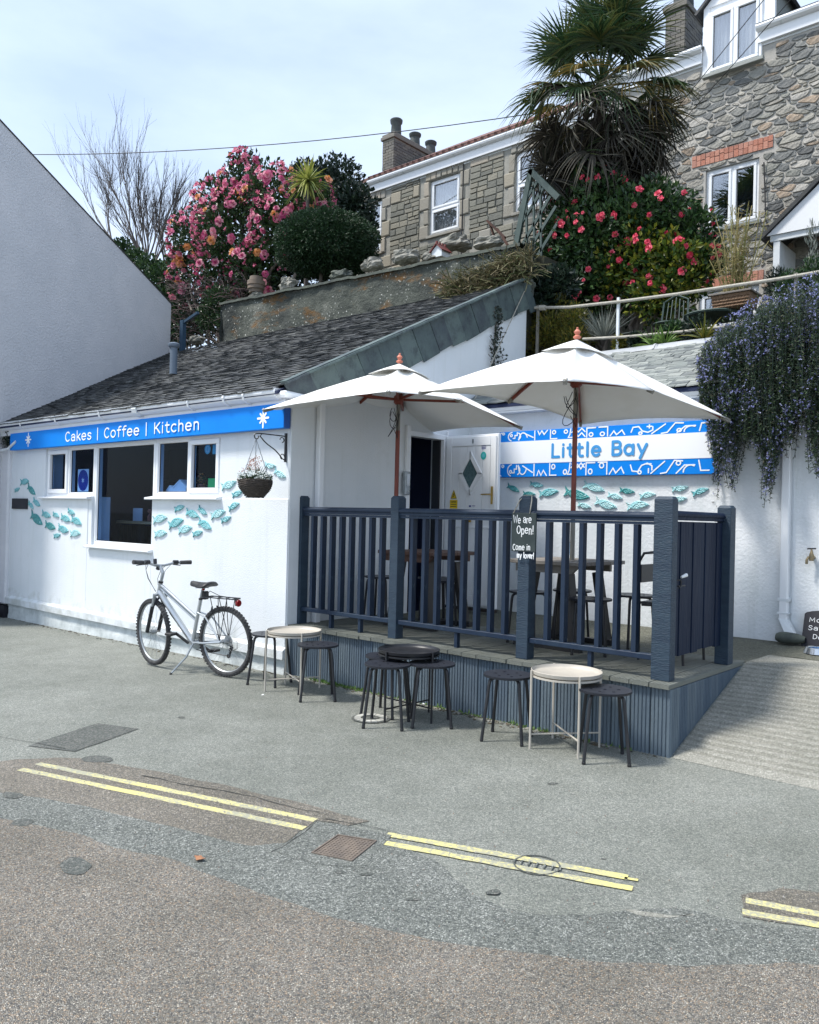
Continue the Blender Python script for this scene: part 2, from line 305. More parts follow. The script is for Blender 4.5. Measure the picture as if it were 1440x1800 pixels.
T['lcam2'] = leafmat('yellow_green_camellia_leaves', [(.014, .04, .014), (.03, .08, .016), (.09, .14, .02), (.24, .24, .03), (.03, .07, .02)], .35, .25)
T['ldark'] = leafmat('dark_evergreen_leaves', [(.008, .018, .014), (.014, .03, .02), (.025, .045, .025)], .4, .12)
T['ltopi'] = leafmat('clipped_hedge_leaves', [(.010, .030, .014), (.02, .05, .02), (.035, .075, .03)], .5, .15)
T['lrose'] = leafmat('rosemary_needles', [(.008, .020, .014), (.018, .038, .022), (.05, .09, .03), (.02, .035, .026), (.07, .065, .04)], .65, .1)
T['lyel'] = leafmat('golden_shrub_leaves', [(.05, .075, .015), (.12, .14, .02), (.25, .20, .03), (.03, .06, .02)], .5, .25)
T['lstrap'] = leafmat('bright_strap_leaves', [(.08, .17, .04), (.18, .28, .07)], .45, .3)
T['lgrey'] = leafmat('silvery_stems', [(.14, .16, .14), (.24, .26, .23), (.08, .10, .085)], .7, .1)
T['dry'] = leafmat('dry_grass', [(.12, .10, .055), (.22, .19, .11), (.08, .10, .035), (.05, .045, .03)], .8, .2)
T['bamboo'] = leafmat('straw_bamboo', [(.26, .22, .09), (.36, .30, .14), (.15, .18, .05)], .6, .3)
T['cordy'] = leafmat('yellow_green_spikes', [(.24, .28, .06), (.36, .37, .10), (.14, .20, .05)], .45, .3)
T['palm'] = leafmat('green_palm_blades', [(.018, .050, .022), (.035, .075, .028), (.06, .10, .035), (.11, .12, .035)], .4, .2)
T['palmd'] = leafmat('dead_palm_blades', [(.03, .027, .024), (.055, .050, .040), (.13, .12, .09), (.018, .017, .018), (.04, .05, .03)], .85, .1)
T['palmy'] = leafmat('yellowing_palm_blades', [(.14, .12, .035), (.22, .15, .04), (.08, .095, .03), (.05, .07, .03)], .6, .2)
T['ivy'] = leafmat('small_dark_ivy', [(.015, .025, .022), (.03, .045, .03)], .5, .1)
T['pinkA'] = leafmat('pink_petals', [(.42, .04, .15), (.62, .12, .26), (.74, .26, .36), (.80, .42, .46)], .6, .3)
T['pinkB'] = leafmat('orange_faded_petals', [(.66, .24, .06), (.76, .36, .14), (.70, .34, .24)], .6, .3)
T['red'] = leafmat('rose_red_petals', [(.50, .02, .06), (.72, .06, .12), (.80, .16, .22)], .6, .3)
T['lilac'] = leafmat('lilac_petals', [(.20, .22, .50), (.33, .35, .64), (.48, .50, .72)], .7, .35)
T['heath'] = leafmat('dusky_pink_heads', [(.38, .20, .16), (.50, .30, .24)], .8, .2)
T['wpetal'] = leafmat('white_petals', [(.7, .74, .74), (.6, .66, .66)], .7, .3)
T['wicker'] = mat('dark_wicker', (.055, .045, .038), .85, (.11, .09, .075), 30, 1.2, 60, stretch=(1, 1, 4))
T['basketw'] = mat('tan_wicker', (.24, .15, .09), .8, (.14, .085, .05), 30, 1.2, 60)
T['rope'] = mat('pale_rope', (.46, .44, .38), .9, (.34, .32, .27), 30, .8, 120)
T['glassd'] = glass('dark_room_glass', (.64, .76, .90), .008)
T['glassw'] = glass('sky_reflecting_glass', (.97, .98, .98), .30)
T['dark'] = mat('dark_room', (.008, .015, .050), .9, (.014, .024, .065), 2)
T['darkwood'] = mat('dark_panelling', (.035, .022, .016), .6, (.02, .013, .012), 5, stretch=(4, 4, 1))
T['wood'] = mat('light_wood', (.42, .26, .12), .5, (.34, .2, .09), 5)
T['curtain'] = mat('net_curtain', (.62, .64, .66), .9, (.50, .52, .55), 30, stretch=(5, 5, .3))
T['greenc'] = mat('pale_green_curtain', (.20, .38, .36), .9)
T['paper'] = mat('white_card', (.78, .80, .80), .7)
T['lime'] = mat('bright_green_card', (.06, .55, .12), .6)
T['teal'] = mat('teal_sticker', (.02, .42, .40), .5)
T['aqua'] = mat('aqua_sticker', (.10, .48, .56), .5)
T['dblue'] = mat('deep_blue_print', (.010, .022, .22), .4)
T['yel'] = mat('hazard_yellow', (.80, .56, .01), .5)
T['chalk'] = mat('chalkboard', (.018, .030, .032), .75, (.035, .05, .05), 6)
T['slateblk'] = mat('black_plaque', (.006, .006, .012), .5)
T['blackwire'] = mat('black_cable', (.012, .012, .014), .6)
T['greenm'] = mat('dark_green_metal', (.03, .055, .05), .6, (.055, .085, .075), 6)
T['rust'] = mat('rusty_metal', (.09, .04, .025), .9, (.04, .022, .018), 8)
T['bluepost'] = mat('blue_painted_post', (.02, .055, .10), .6)
T['iron'] = mat('cast_iron_cover', (.21, .17, .135), .7, (.13, .11, .095), 12, .5, 60, metal=.3)
T['brk'] = mat('pale_kerb_bricks', (.42, .42, .38), .85, (.28, .28, .25), 14, .5, 60, island=[(.45, .45, .40), (.34, .34, .31), (.50, .50, .46)])
T['boulder'] = mat('lichened_stone', (.17, .17, .145), .9, (.31, .30, .265), 5, 1.8, 14, dirt=((.13, .14, .12), 7, .52, .7))
T['log'] = mat('dark_wet_stone', (.10, .115, .09), .8, (.05, .06, .055), 5, 1, 20)
T['claypot'] = mat('weathered_clay_pot', (.20, .15, .11), .85, (.13, .11, .09), 8)
T['flue'] = mat('grey_blue_flue', (.13, .17, .22), .5, (.10, .13, .17), 5)
T['leafb'] = mat('dry_brown_leaf', (.30, .14, .07), .8)

def yellowpaint():
    m, t, N, L, b = nodes('worn_yellow_paint'); b.inputs['Roughness'].default_value = .75
    tc = N.new('ShaderNodeTexCoord'); nz = N.new('ShaderNodeTexNoise'); nz.inputs['Scale'].default_value = 60; nz.inputs['Detail'].default_value = 6; nz.inputs['Roughness'].default_value = .75
    L.new(tc.outputs['Object'], nz.inputs['Vector']); n2 = N.new('ShaderNodeTexNoise'); n2.inputs['Scale'].default_value = 2.3; n2.inputs['Detail'].default_value = 3; L.new(tc.outputs['Object'], n2.inputs['Vector'])
    ad = N.new('ShaderNodeMath'); ad.operation = 'MULTIPLY_ADD'; L.new(n2.outputs[0], ad.inputs[0]); ad.inputs[1].default_value = .5; L.new(nz.outputs[0], ad.inputs[2])
    r = ramp(N, [(.62, (.62, .56, .19)), (.72, (.50, .46, .22)), (.82, (.30, .30, .23))]); L.new(ad.outputs[0], r.inputs[0]); L.new(r.outputs[0], b.inputs['Base Color'])
    bp = N.new('ShaderNodeBump'); bp.inputs['Strength'].default_value = .8; bp.inputs['Distance'].default_value = .004; L.new(nz.outputs[0], bp.inputs['Height']); L.new(bp.outputs[0], b.inputs['Normal'])
    return m
T['ypaint'] = yellowpaint()
def lichenwall():
    m, t, N, L, b = nodes('lichened_concrete'); b.inputs['Roughness'].default_value = .9
    tc = N.new('ShaderNodeTexCoord')
    def nzz(s, st=(1, 1, 1), d=6):
        mp = N.new('ShaderNodeMapping'); mp.inputs['Scale'].default_value = st; L.new(tc.outputs['Object'], mp.inputs[0])
        n = N.new('ShaderNodeTexNoise'); n.inputs['Scale'].default_value = s; n.inputs['Detail'].default_value = d; n.inputs['Roughness'].default_value = .65; L.new(mp.outputs[0], n.inputs['Vector']); return n
    a = nzz(1.3); r = ramp(N, [(.35, (.035, .042, .038)), (.55, (.075, .085, .07)), (.78, (.22, .225, .195))]); L.new(a.outputs[0], r.inputs[0])
    o = nzz(1.1, (1, 1, 2.4)); ro = ramp(N, [(.56, 0.), (.66, 1.)]); L.new(o.outputs[0], ro.inputs[0])
    m1 = N.new('ShaderNodeMixRGB'); L.new(ro.outputs[0], m1.inputs[0]); L.new(r.outputs[0], m1.inputs[1]); m1.inputs[2].default_value = (.15, .075, .018, 1)
    v = N.new('ShaderNodeTexVoronoi'); v.inputs['Scale'].default_value = 17; v.inputs['Randomness'].default_value = 1; L.new(tc.outputs['Object'], v.inputs['Vector'])
    rv = ramp(N, [(.14, 1.), (.24, 0.)]); L.new(v.outputs['Distance'], rv.inputs[0])
    mk = nzz(2.0); rk = ramp(N, [(.46, 0.), (.56, 1.)]); L.new(mk.outputs[0], rk.inputs[0])
    mm = N.new('ShaderNodeMath'); mm.operation = 'MULTIPLY'; L.new(rv.outputs[0], mm.inputs[0]); L.new(rk.outputs[0], mm.inputs[1])
    m2 = N.new('ShaderNodeMixRGB'); L.new(mm.outputs[0], m2.inputs[0]); L.new(m1.outputs[0], m2.inputs[1]); m2.inputs[2].default_value = (.50, .51, .47, 1)
    L.new(m2.outputs[0], b.inputs['Base Color'])
    g = nzz(22); bp = N.new('ShaderNodeBump'); bp.inputs['Strength'].default_value = 1; bp.inputs['Distance'].default_value = .03; L.new(g.outputs[0], bp.inputs['Height']); L.new(bp.outputs[0], b.inputs['Normal'])
    return m
T['lichen'] = lichenwall()
# ---------------------------------------------------------------- ground
def gz(u, v):
    k = max(0, min(1, (u+.35)/.3))
    if u > 3.6: s = max(0, min(1, (v-.05)/1.38))
    else: s = max(0, min(1, (v-1.30)/.12))
    return .47*s*k - .0105*max(0, -u)*(1 if u > -12 else 0) + (.004*noise.noise((u*.7, v*.7, 0)) if v > .1 else 0)
us = [-400, -120, -50, -25, -12]+[-9+i*.3 for i in range(29)]+[-.34, -.2, -.05, 0]+[.3*i for i in range(1, 12)]+[3.59, 3.62, 3.8]+[4+i*.3 for i in range(20)]+[12, 25, 60, 200, 500]
vs_ = [-500, -150, -50, -20, -10]+[-7+.3*i for i in range(23)]+[-.15, .05]+[.2, .4, .6, .8, 1.0, 1.2, 1.30, 1.42, 1.45, 1.7, 2, 2.4, 2.8, 3.2, 3.6, 4.0, 6, 20]
g = M(); nv = len(vs_)
g.add([(u, v, gz(u, v)) for u in us for v in vs_], [(i*nv+j, (i+1)*nv+j, (i+1)*nv+j+1, i*nv+j+1) for i in range(len(us)-1) for j in range(nv-1)])
tag(g.obj('forecourt_ground', T['fore'], smooth=True), kind='structure')
def G(px, py): p = at(px, py, 'z', 0); return (p.x, p.y)
def rough_edge(pts, amp, step=.05, closed=True):
    o = []
    n = len(pts)
    for i in range(n if closed else n-1):
        a = Vector(pts[i]); b = Vector(pts[(i+1) % n]); k = max(1, int((b-a).length/step)); k = min(k, 160)
        nn = Vector((-(b-a).y, (b-a).x)); nn = nn.normalized() if nn.length else nn
        for j in range(k):
            p = a+(b-a)*(j/k); o.append(p+nn*amp*noise.noise((p.x*4, p.y*4, 3.3))*1.6+nn*amp*.6*noise.noise((p.x*17, p.y*17, 1.3)))
    return o
def smoothp(pts, it=2, closed=False):
    P = [Vector(p) for p in pts]
    for _ in range(it):
        Q = [] if closed else [P[0]]
        for i in range(len(P) if closed else len(P)-1):
            a, b = P[i], P[(i+1) % len(P)]; Q += [a*.75+b*.25, a*.25+b*.75]
        if not closed: Q.append(P[-1])
        P = Q
    return P
def sheet(name, pts, z, m, amp=.012, kind='structure', drape=False):
    import bmesh
    P = rough_edge(pts, amp) if amp else [Vector(p) for p in pts]
    me = bpy.data.meshes.new(name); bm = bmesh.new()
    f = bm.faces.new([bm.verts.new((p.x, p.y, z+gz(p.x, p.y))) for p in P])
    bmesh.ops.triangulate(bm, faces=[f]); 
    bm.to_mesh(me); bm.free(); me.materials.append(m)
    o = bpy.data.objects.new(name, me); col.objects.link(o); o['kind'] = kind
    return o
road_edge = [G(*p) for p in [(-700, 1330), (-200, 1388), (0, 1440), (180, 1482), (360, 1535), (520, 1592), (720, 1652), (860, 1672), (1000, 1690), (1200, 1697), (1440, 1699), (1900, 1712)]]
band_up = [G(*p) for p in [(1900, 1668), (1440, 1640), (1300, 1622), (1200, 1598), (1060, 1606), (960, 1612), (860, 1592), (790, 1530), (740, 1500), (690, 1478), (640, 1456), (560, 1446), (480, 1497), (330, 1463), (100, 1408), (0, 1398), (-200, 1352), (-700, 1290)]]
sheet('road', smoothp(road_edge, 2)+[Vector((16, 1.5)), Vector((30, -40)), Vector((-40, -40)), Vector((-30, -8))], .006, T['road'], .02)
sheet('road_margin', smoothp(road_edge, 2)+smoothp(band_up, 1), .0042, T['band'], .015)
sheet('brown_tarmac_band', [G(*p) for p in [(-500, 1300), (-100, 1352), (30, 1334), (150, 1334), (300, 1362), (430, 1390), (560, 1420), (650, 1444), (610, 1452), (555, 1443), (478, 1500), (320, 1468), (90, 1412), (-100, 1380), (-500, 1330)]], .003, T['brown'], .02)
sheet('brown_tarmac_patch', [G(*p) for p in [(1300, 1572), (1370, 1562), (1500, 1580), (1500, 1640), (1400, 1625), (1306, 1612)]], .003, T['brown'], .02)
sheet('dark_tarmac_patch', [G(*p) for p in [(48, 1312), (172, 1272), (244, 1282), (132, 1322)]], .004, T['patch'], .006)
sheet('tarmac_patch', smoothp([G(*p) for p in [(140, 1335), (160, 1328), (200, 1332), (196, 1341), (150, 1342)]], 3, True), .0045, T['patch'], .012)
sheet('oily_tarmac_patch', smoothp([G(*p) for p in [(105, 1512), (140, 1505), (165, 1520), (150, 1545), (110, 1542)]], 3, True), .0078, T['patch'], .03)
sheet('drain_surround', [G(*p) for p in [(478, 1499), (560, 1446), (690, 1470), (640, 1528), (560, 1520)]], .0056, T['band'], .01)
# upper terrace behind the deck and the ridged concrete ramp
m = M(); m.box(0, 3.86, 1.44, 2.95, .3, .4745); tag(m.obj('upper_terrace', T['upper']), kind='structure')
def rampf(a, b):
    u = 3.875+a*6.5; v = .06+b*1.9
    n1 = noise.noise((u*1.2, v*2.5, 0)); w = math.sin((v+.02*n1+.012*noise.noise((u*3, v, 9)))*2*pi/.062)
    e = min(1, max(0, (v-.06)/.10)); return (u, v, gz(u, v)+.002+.006*e+.0055*e*max(-.5, w)*(.7+.5*noise.noise((u*2.2, v*7, 4)))*(1 if v < 1.6 else .3))
m = M(); m.grid(rampf, 90, 240)
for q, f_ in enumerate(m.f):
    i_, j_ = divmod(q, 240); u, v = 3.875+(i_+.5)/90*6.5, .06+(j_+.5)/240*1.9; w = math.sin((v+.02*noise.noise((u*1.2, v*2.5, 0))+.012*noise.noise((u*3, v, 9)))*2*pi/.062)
    if w < -.1-.9*noise.noise((u*1.5, v*2.2, 7)) and .12 < v < 1.65: m.m[q] = 1  # groove faces take the darker mix, painted-in shade between the ridges
tag(m.obj('concrete_ramp', [T['conc'], T['concshade']], smooth=True), kind='structure')
m = M(); m.grid(lambda a, b: (3.87+a*6.5, 1.94+b*1.0, .478+.012*noise.noise((a*12, b*4, 0))), 30, 10); tag(m.obj('terrace_tarmac', T['upper'], smooth=True), kind='structure')
for pts in ([(-80, 1280), (0, 1296), (60, 1307), (115, 1318)], [(478, 1500), (500, 1490), (520, 1476), (560, 1445)], [(570, 1442), (600, 1446), (640, 1453), (700, 1466)], [(250, 1365), (330, 1382), (420, 1396), (500, 1418), (560, 1430)]):
    P_ = smoothp([Vector(G(*p)) for p in pts], 2); m = M(); n_ = len(P_)
    vs = []
    for i, p in enumerate(P_):
        t_ = (P_[min(i+1, n_-1)]-P_[max(i-1, 0)]).normalized(); s_ = Vector((-t_.y, t_.x)); w_ = .0012+.006*abs(noise.noise((p.x*8, p.y*8, 2))); o_ = s_*.02*noise.noise((p.x*6, p.y*6, 8))
        vs += [(p.x+o_.x+s_.x*w_, p.y+o_.y+s_.y*w_, .0064), (p.x+o_.x-s_.x*w_, p.y+o_.y-s_.y*w_, .0064)]
    m.add(vs, [(2*i, 2*i+2, 2*i+3, 2*i+1) for i in range(n_-1)]); tag(m.obj('tarmac_crack', T['slateblk'] if False else T['patchd']), kind='structure')
for i, (px, py, rx_, ry_) in enumerate([(643, 1539, 13, 4), (598, 1536, 9, 3), (724, 1584, 14, 4), (632, 1586, 8, 3), (871, 1571, 14, 6), (320, 1262, 6, 2), (972, 1378, 8, 2), (1062, 1510, 5, 2), (20, 1400, 26, 8), (40, 1448, 20, 7)]):
    sheet('dark_stain', smoothp([G(px+rx_*math.cos(k*.7)*R.uniform(.6, 1.3), py+ry_*.8*math.sin(k*.7)*R.uniform(.6, 1.3)) for k in range(9)], 2, True), (.0020 if (py < 1400 and px > 100) or (px, py) == (1062, 1510) else .0066)+i*.00004, T['patch'], .01)
sheet('pale_patch', smoothp([G(*p) for p in [(1090, 1598), (1140, 1604), (1200, 1612), (1230, 1608), (1180, 1618), (1120, 1612)]], 2, True), .0050, T['conc'], .012)
# yellow lines
def strip(name, a, b, w, n, label):
    a = Vector((*a, 0)); b = Vector((*b, 0)); d = (b-a).normalized(); s = Vector((-d.y, d.x, 0))
    vs = []
    for i in range(n+1):
        p = a+(b-a)*(i/n); e = .006
        z = .0036 if label == 'low' else .0052
        vs += [(p+s*(w/2+e*noise.noise((p.x*9, p.y*9, 0))))+Vector((0, 0, z)), (p-s*(w/2+e*noise.noise((p.x*9, p.y*9, 5))))+Vector((0, 0, z))]
    o = M().add(vs, [(2*i, 2*i+2, 2*i+3, 2*i+1) for i in range(n)]).obj(name, T['ypaint']); o['kind'] = 'structure'
for a, b in (((66, 1343), (555, 1443)), ((36, 1353), (536, 1457)), ((680, 1468), (1104, 1544)), ((665, 1481), (1112, 1564)), ((1311, 1584), (1600, 1638)), ((1305, 1604), (1600, 1655))):
    strip('yellow_line', G(*a), G(*b), .052, 60, 'low' if a[0] > 1200 or a[0] < 100 else '')
m = M(); a, b = G(1098, 1545), G(1122, 1549); strip('yellow_line', a, b, .02, 3, '')
# square access cover
cc = [Vector((*G(*p), .0066)) for p in [(547, 1502), (594, 1470), (663, 1481), (619, 1517)]]
t = thing('square_manhole_cover', 'square brown iron access cover set in the road edge between the yellow lines', 'manhole cover', ((cc[0]+cc[2])/2))
m = M(); m.prism(cc, (0, 0, -.02)); m.obj('frame', T['iron'], t)
m = M()
def bil(a, b): return (cc[0]*(1-a)+cc[1]*a)*(1-b)+(cc[3]*(1-a)+cc[2]*a)*b
for i in range(11):
    for j in range(11):
        p = bil((i+.5)/11*.9+.05, (j+.5)/11*.9+.05); q = bil((i+1.35)/11*.9+.05-.0*j, (j+.5)/11*.9+.05)
        if 3 < i < 7 and 4 < j < 6: continue
        d = (q-p)*.48; e = (bil(.5, .6)-bil(.5, .5))*.18
        m.prism([p+Vector((0, 0, .0))+d*.8, p+e, p-d*.8, p-e], (0, 0, .003))
m.obj('raised_stud', T['iron'], t, kind='stuff')
m = M()
for a, b in ((0, .035), (.965, 1)):
    m.prism([bil(a, 0), bil(b, 0), bil(b, 1), bil(a, 1)], (0, 0, .0045))
    m.prism([bil(.035, a), bil(.965, a), bil(.965, b), bil(.035, b)], (0, 0, .0045))
m.obj('rim', T['iron'], t)
# round cover crossed by the yellow lines
c0 = Vector((*G(944, 1522), .0))
t = thing('round_manhole_cover', 'round cover with a dark ring, crossed by the yellow lines', 'manhole cover', c0)
ax = (Vector((*G(986, 1526), 0))-c0).length
m = M(); m.lathe([(ax*.93, .0066), (ax, .0066), (ax, -.001), (ax*.93, -.001), (ax*.93, .0066)], 40); m.obj('ring', T['patch'], t, world=False)
m = M()
d = (Vector((*G(1104, 1544), 0))-Vector((*G(680, 1468), 0))).normalized(); s = Vector((-d.y, d.x, 0))
for k in range(-3, 4):
    h = math.sqrt(max(0, 1-(k/4)**2))*ax*.5
    m.prism([d*(k*.035-.004)-s*h*.55+Vector((0, 0, .0060)), d*(k*.035+.004)-s*h*.55+Vector((0, 0, .0060)), d*(k*.035+.004)+s*h*.3+Vector((0, 0, .0060)), d*(k*.035-.004)+s*h*.3+Vector((0, 0, .0060))], (0, 0, .0025))
m.obj('raised_bar', T['band'], t, world=False)
# small drain ringed with pale bricks
c0 = Vector((*G(652, 1264), .004)); rr = abs((Vector((*G(684, 1266), 0))-Vector((*G(620, 1264), 0))).length)/2
t = thing('ringed_drain', 'small round drain ringed with pale bricks under the black tray table', 'drain', c0)
m = M(); m.lathe([(0, .002), (rr*.5, .002), (rr*.5, 0)], 20); m.lathe([(rr*.94, .0032), (rr*1.06, .0032), (rr*1.06, 0), (rr*.94, 0), (rr*.94, .0032)], 28); m.obj('dark_iron_lid', T['patch'], t, world=False)
for k in range(16):
    a0 = 2*pi*k/16+.03; a1 = 2*pi*(k+1)/16-.03
    P = [(rr*.55*math.cos(a0), rr*.55*math.sin(a0), .003), (rr*.92*math.cos(a0), rr*.92*math.sin(a0), .003), (rr*.92*math.cos(a1), rr*.92*math.sin(a1), .003), (rr*.55*math.cos(a1), rr*.55*math.sin(a1), .003)]
    m = M().prism(P, (0, 0, .006)); m.obj('brick', T['brk'], t, world=False)
# fallen leaf, litter
m = M(); c = at(351, 1510, 'z', .012)
P = [(math.cos(a)*.022*(1+.5*(i % 2)), math.sin(a)*.015*(1+.5*(i % 2))) for i, a in enumerate([2*pi*k/9 for k in range(9)])]
m.prism([(c.x+x, c.y+y, .012+.25*abs(x)) for x, y in P], (0, 0, .002)); tag(m.obj('fallen_leaf', T['leafb']), 'small curled brown leaf lying on the road below the yellow lines', 'leaf')
for i, (px, py, lab) in enumerate([(462, 1222, 'tiny white scrap of litter on the tarmac beside the beige tray table near the bicycle'), (745, 1238, 'crumpled pale scrap on the ground behind the black stools')]):
    c = at(px, py, 'z', .006); m = M(); m.prism([(c.x-.012, c.y-.006, .006), (c.x+.014, c.y-.008, .009), (c.x+.01, c.y+.008, .006), (c.x-.008, c.y+.009, .012)], (0, 0, .002)); tag(m.obj('litter', T['paper']), lab, 'litter')
m = M()
for i in range(1500):
    px = R.uniform(-80, 1520); py = R.choice((R.uniform(1340, 1810), R.uniform(1200, 1810))); c = at(px, py, 'z', .006)
    if c.y > .0 : continue
    s = R.uniform(.0018, .005)
    a = R.uniform(0, 6.28); vs = [(c.x+s*math.cos(a+k*1.57)*R.uniform(.7, 1.2), c.y+s*math.sin(a+k*1.57)*R.uniform(.7, 1.2), .004+gz(c.x, c.y)) for k in range(4)]
    m.add(vs+[(c.x, c.y, .008+s*.8+gz(c.x, c.y))], [(0, 1, 4), (1, 2, 4), (2, 3, 4), (3, 0, 4)])
tag(m.obj('loose_chippings', mat('grey_chippings', (.3, .3, .28), .8, island=[(.34, .33, .30), (.20, .19, .18), (.42, .40, .37), (.26, .21, .17)])), kind='stuff')
# hillside behind the cafe
m = M()
m.box(-7.4, -.02, 4.5, 40, 0, 5.22); m.box(-60, -7.4, 4.5, 60, 0, 4.7); m.box(0, 60, 4.0, 40, 0, 3.32)
m.prism([(-.0, 5.5, 3.3), (60, 5.5, 3.3), (60, 9.9, 4.3), (0, 9.9, 4.3)], (0, 0, -.5))
m.prism([(-400, 60, 3), (400, 60, 3), (400, 400, 12), (-400, 400, 12)], (0, 0, -2))
tag(m.obj('hillside', T['earth']), kind='structure')

# ---------------------------------------------------------------- stroke lettering
def arc(cx, cy, rx, ry, a0, a1, n=12): return [(cx+rx*math.cos(math.radians(a0+(a1-a0)*i/n)), cy+ry*math.sin(math.radians(a0+(a1-a0)*i/n))) for i in range(n+1)]
GL = {
 'C': (.50, [arc(.26, .37, .23, .37, 48, 312, 16)]), 'a': (.46, [arc(.22, .36, .17, .16, 165, 0, 8)+[(.39, .36), (.39, 0)], arc(.215, .15, .175, .15, 0, 360, 14)]),
 'A': (.50, [arc(.22, .26, .2, .26, 0, 360, 18), [(.42, .52), (.42, 0)]]),
 'k': (.42, [[(.06, 0), (.06, .76)], [(.36, .5), (.06, .2)], [(.16, .29), (.39, 0)]]), 'e': (.47, [[(.03, .27), (.41, .27)], arc(.22, .26, .2, .26, 2, 315, 14)]),
 's': (.42, [[(.34, .43), (.28, .5), (.18, .52), (.08, .48), (.05, .39), (.1, .31), (.2, .27), (.31, .22), (.35, .13), (.3, .04), (.2, 0), (.1, .01), (.03, .08)]]),
 'o': (.48, [arc(.22, .26, .2, .26, 0, 360, 18)]), 'f': (.34, [[(.34, .74), (.24, .76), (.16, .71), (.14, .6), (.14, 0)], [(.02, .5), (.3, .5)]]),
 'K': (.50, [[(.06, 0), (.06, .74)], [(.45, .74), (.06, .30)], [(.17, .42), (.47, 0)]]), 'i': (.18, [[(.08, 0), (.08, .5)], [(.08, .70), (.08, .71)]]),
 't': (.36, [[(.14, .70), (.14, .1), (.18, .02), (.25, 0), (.32, .01)], [(.02, .5), (.3, .5)]]), 'c': (.42, [arc(.22, .26, .2, .26, 50, 310, 14)]),
 'h': (.44, [[(.06, 0), (.06, .76)], [(.06, .34)]+arc(.21, .34, .15, .18, 180, 0, 8)+[(.36, 0)]]), 'n': (.44, [[(.06, 0), (.06, .52)], [(.06, .34)]+arc(.21, .34, .15, .18, 180, 0, 8)+[(.36, 0)]]),
 '|': (.26, [[(.1, -.10), (.1, .82)]]), 'L': (.44, [[(.07, .74), (.07, 0), (.42, 0)]]), 'l': (.18, [[(.08, 0), (.08, .76)]]),
 'B': (.50, [[(.07, 0), (.07, .74)], [(.08, .74), (.28, .74)]+arc(.28, .57, .15, .17, 90, -90, 8)+[(.08, .40)], [(.28, .40)]+arc(.29, .2, .17, .2, 90, -90, 8)+[(.08, 0)]]),
 'y': (.46, [[(.03, .52), (.22, .02)], [(.42, .52), (.22, .02), (.13, -.22)]]), 'W': (.7, [[(.02, .74), (.17, 0), (.33, .6), (.5, 0), (.66, .74)]]),
 'r': (.3, [[(.06, 0), (.06, .52)], [(.06, .34), (.12, .47), (.26, .5)]]), 'O': (.58, [arc(.28, .37, .25, .37, 0, 360, 18)]), 'p': (.48, [[(.06, .52), (.06, -.24)], arc(.24, .26, .18, .26, 0, 360, 14)]),
 '!': (.2, [[(.1, .8), (.08, .2)], [(.08, .0), (.08, .01)]]), 'm': (.6, [[(.06, 0), (.06, .5)], [(.06, .34)]+arc(.17, .36, .11, .15, 180, 0, 6)+[(.28, 0)], [(.28, .34)]+arc(.39, .36, .11, .15, 180, 0, 6)+[(.5, 0)]]),
 'v': (.4, [[(.03, .5), (.18, 0), (.36, .5)]]), 'u': (.44, [[(.06, .5), (.06, .15)]+arc(.2, .15, .14, .15, 180, 360, 8)+[(.34, .5)], [(.34, .3), (.34, 0)]]),
 'M': (.64, [[(.05, 0), (.07, .7), (.29, .2), (.5, .7), (.53, 0)]]), 'F': (.42, [[(.38, .72), (.06, .72), (.06, 0)], [(.06, .38), (.3, .38)]]),
 'S': (.46, [[(.38, .62), (.28, .73), (.14, .73), (.06, .62), (.08, .47), (.22, .39), (.36, .3), (.39, .15), (.28, .01), (.12, .01), (.03, .12)]]),
 'D': (.5, [[(.06, 0), (.06, .72)], [(.07, .72), (.2, .72)]+arc(.2, .36, .24, .36, 90, -90, 8)+[(.07, 0)]]), 'g': (.48, [arc(.22, .26, .18, .25, 0, 360, 12), [(.40, .5), (.40, -.1), (.3, -.22), (.1, -.2)]]),
 '-': (.3, [[(.04, .28), (.24, .28)]]), '+': (.36, [[(.04, .28), (.3, .28)], [(.17, .12), (.17, .44)]]), ' ': (.26, [])}
